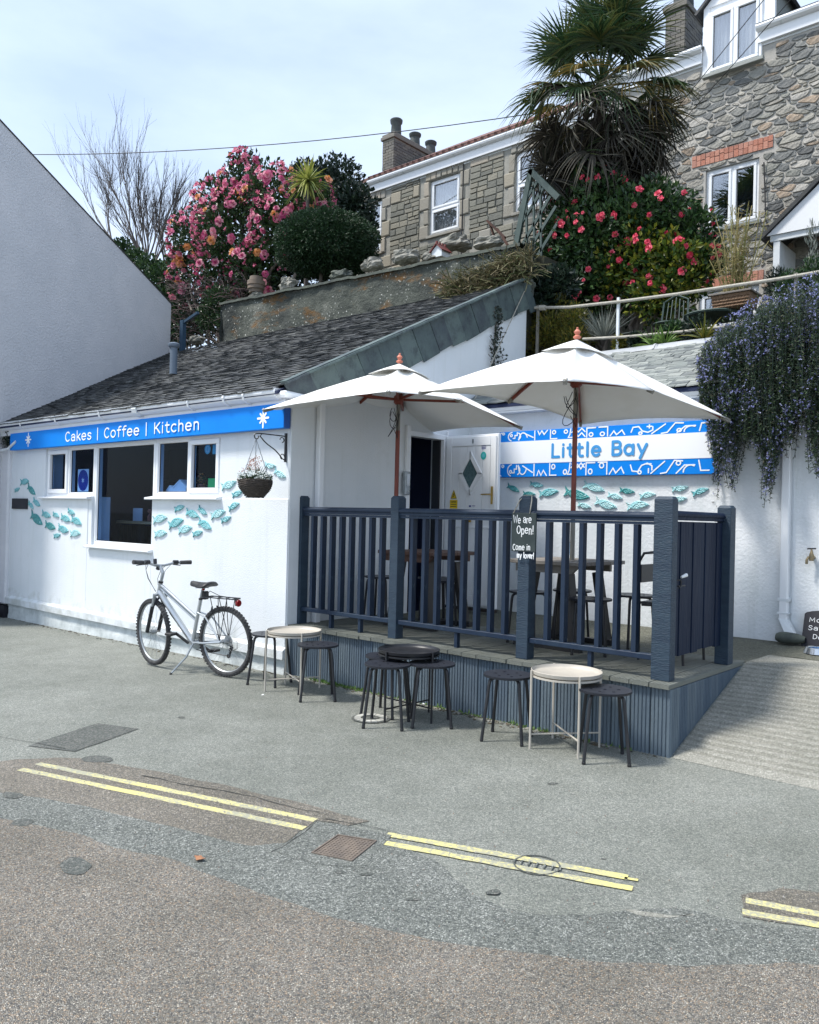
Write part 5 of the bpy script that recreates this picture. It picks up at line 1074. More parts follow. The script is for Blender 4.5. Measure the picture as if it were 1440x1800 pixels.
z1 = at(701, 645, 'v', .90).z; z2 = at(1019, 603, 'v', .97).z
rim1 = rimpts((682, 688), (920, 751), (714, 771), (460, 720), (812, 703), (601, 735))
rim2 = rimpts((993, 669), (1285, 738), (1021, 746), (734, 689), (1150, 687), (892, 705))
p1 = at(698.5, 800, 'v', .90); p2 = at(1011, 760, 'v', .97)
p1b = at(697.5, 868, 'v', .90); p2b = at(1004, 888, 'v', .97)
parasol((p1.x, .90, ZD), z1, rim1, 'left white parasol with a red wooden pole, its tip over the blue sign', at(698, 757, 'v', .90).z)
parasol((p2.x, .97, ZD), z2, rim2, 'right white parasol overlapping the Little Bay sign, with a red lower pole', at(1009, 735, 'v', .97).z)
# ---------------------------------------------------------------- seats and tables
def seat_mesh(r, th, holes=True):
    import bmesh
    bm = bmesh.new(); ed = []
    def circ(cx, cy, rr, n):
        vs = [bm.verts.new((cx+rr*math.cos(2*pi*k/n), cy+rr*math.sin(2*pi*k/n), 0)) for k in range(n)]
        return [bm.edges.new((vs[k], vs[(k+1) % n])) for k in range(n)]
    ed += circ(0, 0, r, 32)
    for k in range(6): ed += circ(r*.52*math.cos(k*pi/3), r*.52*math.sin(k*pi/3), .012, 8)
    ed += circ(0, 0, .012, 8)
    bmesh.ops.triangle_fill(bm, use_beauty=True, use_dissolve=False, edges=ed)
    fs = bm.faces[:]; r_ = bmesh.ops.extrude_face_region(bm, geom=fs); bmesh.ops.translate(bm, verts=[v for v in r_['geom'] if isinstance(v, bmesh.types.BMVert)], vec=(0, 0, th))
    for v in bm.verts: v.co.z -= .004*(1-(v.co.xy.length/r)**2)
    bmesh.ops.recalc_face_normals(bm, faces=bm.faces)
    me = bpy.data.meshes.new('seat'); bm.to_mesh(me); bm.free(); me.materials.append(T['seat']); return me
SM = seat_mesh(.172, .012)
def make_stool(name, h, label, cat, group, loc, rz_=0, sp=.05):
    t = thing(name, label, cat, loc, rz_, group)
    o = link('seat', SM, t, loc=Vector((0, 0, h-.012)))
    m = M(); m.lathe([(.154, -.014), (.172, -.010), (.174, .0), (.169, -.001), (.154, -.004), (.154, -.014)], 32, (0, 0, h-.006)); m.obj('seat_rim', T['seat'], t, world=False, smooth='a')
    for k in range(4):
        a = pi/4+k*pi/2; c, s = math.cos(a), math.sin(a); m = M()
        m.tube([(c*r_, s*r_, z) for r_, z in ((.04, h-.022), (.105, h-.022), (.13, h-.027), (.146, h-.042), (.152, h-.065), (.152+sp, .012))], .0115, 8); m.obj('leg', T['black'], t, smooth='a', world=False)
        m = M(); m.lathe([(.0125, 0), (.0135, .014), (.0115, .018)], 8, (c*(.152+sp), s*(.152+sp), 0)); m.obj('foot', T['blackp'], t, world=False)
    return t
gs = 'black metal stools around the tray tables'
st0 = make_stool('stool', .46, 'black round stool left of the left beige tray table, next to the bicycle wheel', 'stool', gs, (.24, -.37, 0), .35)
for (x, y, lab, rz_) in ((.974, -.459, 'black round stool in front right of the left beige tray table', .9), (1.74, -.42, 'black stool tucked behind the front left one at the black tray table', .2),
                        (1.985, -.68, 'front left black stool under the edge of the black tray table', .55), (2.19, -.41, 'black stool right of the black tray table', .75), (2.83, -.34, 'black stool left of the right beige tray table', .35), (3.555, -.285, 'black stool nearest the deck corner, in front right of the right beige tray table', .62)):
    copy_thing(st0, (x, y, 0), rz_, lab)
gd = 'stools at the deck tables'
dk0 = make_stool('bar_stool', .45, 'dark stool at the left deck table, nearest the cafe end wall', 'stool', gd, (.30, 1.02, ZD), .3, .03)
for (x, y, lab) in ((.62, 1.50, 'dark stool behind the left deck table by the doorway'), (.95, 1.18, 'dark stool right of the left parasol pole at the left deck table'), (2.20, .88, 'dark stool at the right deck table, beside the chalkboard post'), (2.36, 1.34, 'dark stool on the far side of the right deck table'), (2.86, .76, 'dark stool on the near side of the right deck table'), (2.93, 1.40, 'dark stool at the right end of the right deck table')):
    copy_thing(dk0, (x, y, ZD if y < 1.44 else .475), R.uniform(0, 1.5), lab)
def make_tray(mm, loc, label, rz_, r=.235, h=.535):
    t = thing('tray_table', label, 'table', loc, rz_, 'round tray tables on the tarmac')
    m = M(); m.lathe([(0, -.004), (r-.012, -.004), (r+.002, .004), (r+.006, .026), (r+.002, .028), (r-.004, .010), (r-.014, .002), (0, .002)], 44, (0, 0, h-.03)); m.obj('tray', T[mm], t, smooth='a', world=False)
    for k in range(4):
        a = pi/4+k*pi/2; c, s = math.cos(a), math.sin(a); m = M(); m.tube([(c*(r+.013), s*(r+.013), 0), (c*(r+.013), s*(r+.013), h-.002)], .0085, 8); m.obj('leg', T[mm], t, smooth='a', world=False)
    m = M(); q = (r+.01)*.7071
    m.tube([(-q, -q, .10), (q, q, .10)], .006, 6); m.tube([(-q, q, .112), (q, -q, .112)], .006, 6); m.obj('cross_bar', T[mm], t, smooth='a', world=False)
    m = M(); m.lathe([(r-.02, -.018), (r+.004, -.018), (r+.004, -.006), (r-.02, -.006), (r-.02, -.018)], 36, (0, 0, h-.03)); m.obj('support_ring', T[mm], t, smooth='a', world=False)
    return t
make_tray('beige', (.576, -.383, 0), 'left beige tray table standing between two stools near the bicycle', .35)
make_tray('black', (1.936, -.389, 0), 'black round tray table in the middle with three stools under it', .75)
make_tray('beige', (3.24, -.24, 0), 'right beige tray table between two stools near the deck corner', .10)
# deck tables
def deck_table(Lc, Nc, Rc, zt_, mt_, lab, red):
    q = [at(*p, 'z', zt_) for p in (Lc, Nc, Rc)]
    u1, v0 = q[1].x, q[1].y; u0 = q[0].x; v1 = q[2].y
    u0 = max(u0, .12); v0 = max(.62 if not red else .66, v0); v1 = min(v1, 1.42)
    t = thing('deck_table', lab, 'table', ((u0+u1)/2, (v0+v1)/2, ZD)); npk = 6; w = (v1-v0)/npk
    for i in range(npk):
        m = M(); m.box(u0, u1, v0+i*w+.003, v0+(i+1)*w-.003, zt_-.032, zt_-R.uniform(0, .002)); bev(m.obj('plank', mt_, t), .003)
    m = M(); m.box(u0+.06, u1-.10, v1-.09, v1-.05, zt_-.10, zt_-.033); m.obj('bearer', mt_, t); m = M(); m.box(u0+.06, u1-.10, v0+.05, v0+.09, zt_-.10, zt_-.033); m.prism([(u1-.10, v0+.05, zt_-.033), (u1-.03, v0+.05, zt_-.033), (u1-.10, v0+.05, zt_-.10)], (0, .04, 0)); m.obj('bearer', mt_, t)
    uc, vc = (u0+u1)/2, (v0+v1)/2
    for su in (-1, 1):
        for sv in (-1, 1):
            m = M(); a = Vector((uc+su*(u1-u0)*.24, vc+sv*(v1-v0)*.30, zt_-.105)); b = Vector((uc+su*(u1-u0)*.36, vc+sv*(v1-v0)*.34, ZD+.045)); m.bar(b, a, .105, .05, up=(1, 0, 0)); m.obj('leg', T['blackp'], t)
    m = M(); m.box(uc-(u1-u0)*.46, uc+(u1-u0)*.46, vc-(v1-v0)*.36-.03, vc-(v1-v0)*.36+.03, ZD, ZD+.044); m.box(uc-(u1-u0)*.46, uc+(u1-u0)*.46, vc+(v1-v0)*.36-.03, vc+(v1-v0)*.36+.03, ZD, ZD+.044); m.box(uc-.05, uc+.05, vc-(v1-v0)*.36+.031, vc+(v1-v0)*.36-.031, ZD+.001, ZD+.04); m.obj('base_rail', T['blackp'], t)
    return t, u0, u1, v0, v1
deck_table((622, 967), (688, 974), (810, 964), 1.225, T['tablered'], 'red-brown wooden table around the left parasol pole on the deck', True)
tt = deck_table((907, 981), (988, 991), (1112, 982), 1.22, T['tablewood'], 'weathered grey wooden table around the right parasol pole on the deck', False)
c = at(996, 975, 'z', 1.22); 
t = thing('flower_vase', 'single red flower in a small dark glass on the right deck table', 'flower', (c.x+.03, c.y, 1.22)); x, y = c.x+.03, c.y
m = M(); m.lathe([(.018, 0), (.022, .02), (.012, .06), (.009, .11), (.012, .115)], 10, (x, y, 1.22)); m.obj('bottle', T['glassd'], t, smooth='a')
m = M(); m.tube([(x, y, 1.24), (x-.005, y, 1.34), (x-.03, y, 1.40)], .003, 5); m.tube([(x, y, 1.34), (x+.03, y, 1.365)], .0025, 4); m.tube([(x-.01, y, 1.355), (x-.06, y, 1.36)], .0025, 4); m.obj('stem', T['blackwire'], t)
m = M(); 
for k in range(14): d = rv()+Vector((-.3, 0, .5)); leafq(m, Vector((x-.03, y, 1.40)), d, rv(), .035, .03)
m.obj('petals', T['red'], t)
# chair behind the gate post
c = at(1139, 1010, 'v', 1.0); x, y = c.x+.02, 1.02
t = thing('deck_chair', 'black tubular chair behind the tall gate post', 'chair', (x+.2, y, ZD), 0)
for dy in (-.2, .2):
    m = M(); m.tube([(x, y+dy, ZD), (x+.0, y+dy, ZD+.42), (x-.015, y+dy, ZD+.75), (x+.03, y+dy, ZD+.83), (x+.10, y+dy*.9, ZD+.84)], .011, 8); m.obj('back_leg', T['black'], t, smooth='a')
    m = M(); m.tube([(x+.36, y+dy, ZD), (x+.34, y+dy, ZD+.44), (x+.02, y+dy, ZD+.43)], .011, 8); m.obj('front_leg', T['black'], t, smooth='a')
m = M(); m.box(x+.0, x+.38, y-.2, y+.2, ZD+.435, ZD+.455); bev(m.obj('seat', T['blackp'], t), .006)
m = M(); m.tube([(x+.10, y-.18, ZD+.84), (x+.10, y+.18, ZD+.84)], .011, 8); m.box(x-.005, x+.008, y-.19, y+.19, ZD+.60, ZD+.74); m.obj('backrest', T['black'], t)

# ---------------------------------------------------------------- bicycle
ra, fa = at(397, 1189.5, 'z', 0), at(270, 1168.5, 'z', 0)
dd = fa-ra; WB = dd.length
bike = thing('bicycle', 'silver step-through mountain bicycle standing by the white front wall', 'bicycle', ra, math.atan2(dd.y, dd.x)); bike.rotation_euler.x = math.radians(-2.5)
def bx(name, m, mm, smooth='a', parent=None, label=None): return m.obj(name, T[mm], parent or bike, smooth=smooth, world=False, label=label)
WR = .335
def wheel(x, steer):
    def xf(p):
        p = Vector(p); 
        if steer: p = Matrix.Rotation(steer, 3, 'Z')@p
        return p+Vector((x, 0, WR))
    m = M(); n = 44
    m.tube([xf((math.cos(2*pi*k/n)*(WR-.043), 0, math.sin(2*pi*k/n)*(WR-.043))) for k in range(n)], .0115, 6, closed=True); w = bx('wheel', m, 'gal')
    m = M(); m.tube([xf((math.cos(2*pi*k/n)*(WR-.026), 0, math.sin(2*pi*k/n)*(WR-.026))) for k in range(n)], .0235, 10, closed=True)
    for k in range(60):
        a = 2*pi*k/60
        for yy, rr in ((-.012, WR-.006), (.012, WR-.006), (-.022, WR-.014), (.022, WR-.014)):
            a2 = a+(.03 if yy > 0 else 0); ca, sa = math.cos(a2), math.sin(a2); c_ = Vector((ca*rr, yy, sa*rr)); tx = Vector((-sa, 0, ca))*.008; rx_ = Vector((ca, 0, sa))*.006; ty = Vector((0, .005, 0))
            m.prism([xf(c_-tx-ty-rx_*.5), xf(c_+tx-ty-rx_*.5), xf(c_+tx+ty-rx_*.5), xf(c_-tx+ty-rx_*.5)], xf(rx_*1.3)-xf((0, 0, 0)))
    bx('tyre', m, 'rubber', parent=w)
    m = M()
    for k in range(28):
        a = 2*pi*k/28; b = a+(.55 if k % 4 < 2 else -.55); s = .028 if k % 2 else -.028
        m.tube([xf((math.cos(b)*.022, s, math.sin(b)*.022)), xf((math.cos(a)*(WR-.05), 0, math.sin(a)*(WR-.05)))], .0013, 3)
    bx('spoke', m, 'spoke', parent=w, smooth=False)
    m = M(); m.tube([xf((0, -.055, 0)), xf((0, -.03, 0)), xf((0, -.028, 0)), xf((0, .028, 0)), xf((0, .03, 0)), xf((0, .055, 0))], [.008, .010, .024, .024, .010, .008], 10); bx('hub', m, 'gal', parent=w)
    return w
ST = math.radians(-14)
wheel(0, 0); wheel(WB, ST)
BB = Vector((.435, 0, .285)); SC = Vector((.325, 0, .70)); HT = Vector((.875, 0, .835)); HB = Vector((.905, 0, .725)); SL = BB+(SC-BB)*.58
m = M(); m.tube([BB, SC+(SC-BB)*.03], .019, 10); m.tube([HB+(HT-HB)*.2, BB+Vector((.01, 0, .01))], .030, 12); m.tube([HT-(HT-HB)*.15, SL], .016, 10); m.tube([HT-(HT-HB)*.35+Vector((0, .0, -.01)), SL-Vector((0, 0, .035))], .010, 8); m.tube([HB, HT], .021, 12); m.tube([BB-Vector((0, .036, 0)), BB+Vector((0, .036, 0))], .022, 12)
for s in (-1, 1):
    m.tube([BB+Vector((-.02, s*.02, 0)), (.25, s*.045, .30), (.01, s*.06, .335)], .0105, 8); m.tube([SL+Vector((-.01, s*.015, .06)), (.22, s*.04, .55), (.01, s*.06, .335)], .008, 8)
bx('frame', m, 'silver')
m = M(); m.tube([HT, HT+(HT-HB)*.16], .024, 12); bx('headset', m, 'black')
SD = Matrix.Rotation(ST, 3, 'Z'); fx = lambda p: SD@(Vector(p)-Vector((WB, 0, 0)))+Vector((WB, 0, 0))
def fk(p): 
    # rotate about the steering axis (through HB-HT)
    ax = (HT-HB).normalized(); return HB+Matrix.Rotation(ST, 3, ax)@(Vector(p)-HB)
m = M()
for s in (-1, 1): m.tube([fk((WB-.085, s*.062, .60)), fk((WB, s*.062, WR))], .019, 10)
m.tube([fk((WB-.05, -.06, .49)), fk((WB-.09, -.06, .60)), fk((WB-.11, -.0, .70)), fk((WB-.09, .06, .60)), fk((WB-.05, .06, .49))], .014, 8); bx('fork_lowers', m, 'black')
m = M()
for s in (-1, 1): m.tube([fk((WB-.085, s*.062, .60)), fk((WB-.115, s*.062, .705))], .015, 10); m.tube([fk((WB-.115, s*.062, .70)), fk((WB-.12, s*.062, .725))], .018, 10)
m.tube([fk((WB-.117, -.062, .71)), fk(HB), fk((WB-.117, .062, .71))], .017, 8); bx('fork_crown', m, 'gal')
m = M(); m.tube([HT+Vector((-.01, 0, .02)), fk(HT+Vector((-.035, 0, .10))), fk(HT+Vector((.03, 0, .17)))], [.015, .018, .018], 10); bx('stem', m, 'gal')
hc = HT+Vector((.035, 0, .172)); m = M(); m.tube([fk(hc+Vector((-.06, -.30, .035))), fk(hc+Vector((-.03, -.15, .03))), fk(hc+Vector((0, -.05, 0))), fk(hc+Vector((0, .05, 0))), fk(hc+Vector((-.03, .15, .03))), fk(hc+Vector((-.06, .30, .035)))], .012, 8); bx('handlebar', m, 'gal')
for s in (-1, 1):
    m = M(); m.tube([fk(hc+Vector((-.042, s*.20, .032))), fk(hc+Vector((-.06, s*.315, .036)))], [.020, .022], 10); bx('grip', m, 'rubber')
    m = M(); m.tube([fk(hc+Vector((-.02, s*.14, .02))), fk(hc+Vector((.03, s*.16, .01))), fk(hc+Vector((.02, s*.24, -.0)))], [.012, .007, .005], 6); bx('brake_lever', m, 'black')
    m = M(); m.tube([fk(hc+Vector((-.03, s*.13, .035))), fk(hc+Vector((-.038, s*.18, .035)))], .021, 10); bx('shifter', m, 'black')
m = M(); m.tube([fk(hc+Vector((.0, .05, .015))), fk(hc+Vector((.01, .05, .065)))], .018, 8); m.tube([fk(hc+Vector((.02, .0, -.03))), fk(hc+Vector((.045, .0, -.03)))], .02, 8); bx('bell_and_lamp', m, 'black')
m = M()
for s, x2 in ((1, .09), (-1, .06), (.8, .13), (-.7, .10)): m.tube([fk(hc+Vector((.02, s*.14, .015))), fk(hc+Vector((x2, s*.10, -.05))), fk(hc+Vector((x2+.01, s*.06, -.14))), fk(HB+Vector((.03, s*.02, .02)))], .0025, 5)
m.tube([HB+Vector((.0, .028, 0)), BB+Vector((.04, .03, .05))], .0022, 4); bx('brake_cable', m, 'blackwire')
m = M(); sp_ = SC+(SC-BB).normalized()*.11; m.tube([SC, sp_], .0135, 10); m.tube([sp_+Vector((-.06, .022, .02)), sp_+Vector((.07, .022, .015))], .004, 6); m.tube([sp_+Vector((-.06, -.022, .02)), sp_+Vector((.07, -.022, .015))], .004, 6); bx('seat_post', m, 'gal')
m = M(); m.lathe([(.017, -.012), (.021, 0), (.017, .012)], 10, SC+Vector((-.002, 0, .012))); bx('seat_clamp', m, 'black')
def sad(a, b):
    x = -.145+.31*a; hw_ = .078*(1-a)**.75+.018+.0*a; hw_ = .088*math.sqrt(max(0, 1-max(0, (a-.0)/.55)**2))+.024 if a < .5 else .024+.088*.41*(1-(a-.5)/.5)**1.2
    e = min(1, math.sqrt(max(0, a)/.14), math.sqrt(max(0, 1-a)/.10)); hw_ *= e
    th = (b*2-1)*pi; y = hw_*math.sin(th); zc = .017*e*math.cos(th)*(1.6 if math.cos(th) > 0 else 1.2)+.012*(a-.5)**2*4-.018*e*abs(math.sin(th))**3
    return sp_+Vector((x+.0, y, .045+zc+(.02 if a < .2 else 0)*(1-a/.2)))
m = M(); m.grid(sad, 16, 18); bx('saddle', m, 'blackp', smooth=True)
# rear rack and lamp
rk = .745
m = M()
for s in (-1, 1):
    m.tube([SC+Vector((0, s*.02, .02)), (.23, s*.05, rk), (-.14, s*.05, rk+.004), (-.16, s*.03, rk+.004)], .0055, 6); m.tube([(.02, s*.062, .345), (.04, s*.055, rk)], .004, 6); m.tube([(.02, s*.062, .345), (-.07, s*.055, rk)], .004, 6); m.tube([(.02, s*.062, .345), (.14, s*.055, rk)], .004, 6)
m.tube([(-.16, -.03, rk+.004), (-.16, .03, rk+.004)], .0055, 6)
for x in (.18, .08, -.02, -.1): m.tube([(x, -.05, rk), (x, .05, rk)], .004, 5)
m.tube([(.22, .03, rk+.01), (.17, .03, rk+.06), (.05, .02, rk+.02), (-.14, .02, rk+.012)], .0035, 5); bx('rear_rack', m, 'black')
m = M(); m.lathe([(.0, -.012), (.03, -.012), (.034, .0), (.03, .012), (0, .016)], 12, (-.165, 0, rk-.035), ax=Matrix.Rotation(-pi/2, 3, 'Y')); bx('rear_lamp', m, 'redlight')
m = M(); m.box(-.16, -.14, -.02, .02, rk-.06, rk-.004); bx('lamp_bracket', m, 'black')
m = M(); m.box(.235, .285, -.03, .03, rk-.03, rk+.05); bev(bx('saddle_pouch', m, 'blackp', smooth=False), .01)
m = M(); m.lathe([(.013, 0), (.016, .02), (.012, .03)], 8, (.285, 0, rk+.055)); bx('seat_post_light', m, 'redlight')
# drivetrain on the far side, pedals
m = M()
RX = Matrix.Rotation(pi/2, 3, 'X')
for r_, y in ((.085, -.052), (.068, -.045), (.052, -.038)): m.lathe([(r_-.008, -.001), (r_, -.001), (r_, .001), (r_-.008, .001)], 28, BB+Vector((0, y, 0)), ax=RX)
m.lathe([(0, -.002), (.05, -.002), (.05, .002), (0, .002)], 20, BB+Vector((0, -.047, 0)), ax=RX)
for k in range(6): m.lathe([(.02, -.001), (.052-.005*k, -.001), (.052-.005*k, .001), (.02, .001)], 20, (0, -.035-.004*k, WR), ax=RX)
bx('sprocket', m, 'gal')
m = M(); m.tube([BB+Vector((0, -.05, .083)), (0, -.045, WR+.045)], .004, 5); m.tube([BB+Vector((0, -.05, -.083)), (.02, -.048, WR-.15), (-.012, -.048, WR-.16), (-.02, -.046, WR-.06), (0, -.045, WR-.045)], .004, 5); bx('chain', m, 'blackp')
m = M(); m.tube([(0, -.06, WR), (-.02, -.065, WR-.07), (.01, -.055, WR-.15)], [.012, .014, .01], 8); m.tube([(-.03, -.06, WR), (-.09, -.06, WR+.0), (-.09, -.06, WR-.07), (-.04, -.06, WR-.09)], .003, 5); m.lathe([(0, -.004), (.02, -.004), (.02, .004), (0, .004)], 12, (.012, -.05, WR-.15), ax=RX); m.lathe([(0, -.004), (.016, -.004), (.016, .004), (0, .004)], 12, (-.01, -.05, WR-.085), ax=RX); bx('rear_derailleur', m, 'black')
for s, dx, dz in ((1, .155, .085), (-1, -.155, -.085)):
    e = BB+Vector((dx, s*.075, dz)); m = M(); m.bar(BB+Vector((0, s*.055, 0)), e, .016, .024); bx('crank', m, 'black')
    m = M(); m.box(e.x-.045, e.x+.045, e.y+s*.01 if s > 0 else e.y-.10, e.y+.10 if s > 0 else e.y-.01, e.z-.013, e.z+.013); bev(bx('pedal', m, 'blackp', smooth=False), .006)
m = M(); k0 = BB+Vector((-.05, .04, -.0)); m.tube([k0, k0+Vector((.02, .07, -.12)), Vector((.50, .215, .012))], .009, 8); bx('kickstand', m, 'gal')
m = M(); m.tube([Vector((.50, .215, .02)), Vector((.503, .222, .0))], .013, 8); bx('kickstand_foot', m, 'rubber')
m = M()
for f in (.45, .58, .80):
    p = HB+(BB-HB)*f+Vector((.012, 0, .024)); m.lathe([(.010, 0), (.012, .016)], 8, p)
m.bar(HB+(BB-HB)*.40+Vector((.008, .02, .012)), HB+(BB-HB)*.60+Vector((.008, .02, .012)), .014, .02); bx('bottle_mount', m, 'black')
for x0, z0, st in ((.14, .60, 0), (WB-.10, .63, 1)):
    m = M()
    for s in (-1, 1): p = Vector((x0, s*.05, z0)); q = p+Vector((0, -s*.02, .06)); m.tube([fk(p), fk(q)] if st else [p, q], .008, 6); m.box(*( (fk(p).x-.02, fk(p).x+.02, fk(p).y-.008, fk(p).y+.008, p.z-.01, p.z+.006) if st else (p.x-.02, p.x+.02, p.y-.008, p.y+.008, p.z-.01, p.z+.006)))
    bx('rim_brake', m, 'black')

# ---------------------------------------------------------------- right side bits
c = at(1429, 980, 'v', BV-.05); t = thing('garden_tap', 'old brass tap fixed to the white wall at the right edge', 'tap', (c.x, BV, c.z))
m = M(); m.tube([(c.x, BV, c.z), (c.x, BV-.07, c.z)], .016, 8); m.tube([(c.x, BV-.06, c.z), (c.x-.03, BV-.08, c.z), (c.x-.04, BV-.09, c.z-.03), (c.x-.04, BV-.09, c.z-.06)], .012, 8); m.lathe([(.02, -.03), (.022, .02), (.012, .05), (.006, .075)], 10, (c.x-.005, BV-.07, c.z)); m.obj('body', mat('tarnished_brass', (.28, .22, .12), .45, (.16, .14, .1), 20, metal=.8), t, smooth='a')
m = M(); m.tube([(c.x-.04, BV-.08, c.z+.078), (c.x+.03, BV-.06, c.z+.082)], .007, 6); m.obj('handle', T['black'], t)
c = at(1385, 1130, 'v', BV-.16); m = M()
def logf(a, b):
    x = -.10+.25*a; r_ = .062*(math.sin(max(.02, min(.98, a))*pi)**.22)*(1.1-.35*a)*(1+.10*noise.noise((a*3, math.cos(b*6.28), math.sin(b*6.28)))); return (c.x+x, c.y+r_*1.1*math.cos(b*2*pi), c.z+.045+r_*.9*math.sin(b*2*pi))
m.grid(logf, 12, 14); tag(m.obj('doorstop_stone', T['log'], smooth=True), 'dark rounded stone lying under the downpipe shoe', 'stone')
a = at(1408, 1135, 'v', BV-.16); zb_ = a.z; b = at(1411, 1072, 'v', BV-.14)
t = thing('hours_chalkboard', 'chalkboard of opening times leaning on the wall at the right edge', 'chalkboard', (a.x+.2, BV-.12, zb_)); x0 = a.x; hh = b.z-zb_; W_ = .42
sh = [(0, 0), (W_, 0), (W_, hh-.04)]+[(W_/2+W_/2*math.cos(k*pi/8), hh-.04+.04*math.sin(k*pi/8)) for k in range(1, 8)]+[(0, hh-.04)]
lean = lambda x, z: (x0+x, BV-.16+z*.35, zb_+z)
m = M(); m.prism([lean(x, z) for x, z in sh], (0, .012, 0)); m.obj('board', T['slateblk'], t)
m = M(); upv = Vector((0, .33, .944)); nv_ = Vector((0, -.944, .33))
for s, z, w_ in (('Mon - Fri', .215, .34), ('Sat + Sun', .145, .34), ('Dogs', .07, .17)):
    o = Vector(lean(.045 if s[0] != 'D' else .09, z))+nv_*.0015; text(m, s, o, EX, upv, nv_, .055, .09, w_, .0008, .04)
m.obj('lettering', T['chalkw'], t)
c = at(1432, 1148, 'z', .49); m = M(); m.lathe([(.07, 0), (.09, .0), (.075, .045), (.082, .05), (.088, .047), (.105, .0), (.10, -.004), (.07, -.004)], 26, (c.x+.02, c.y, .49)); t = tag(m.obj('dog_bowl', T['chrome'], smooth='a'), 'steel dog water bowl on the ground in front of the opening times board', 'bowl')
m = M(); m.lathe([(0, .03), (.078, .03)], 20, (c.x+.02, c.y, .49)); m.obj('water', T['glassd'], t)
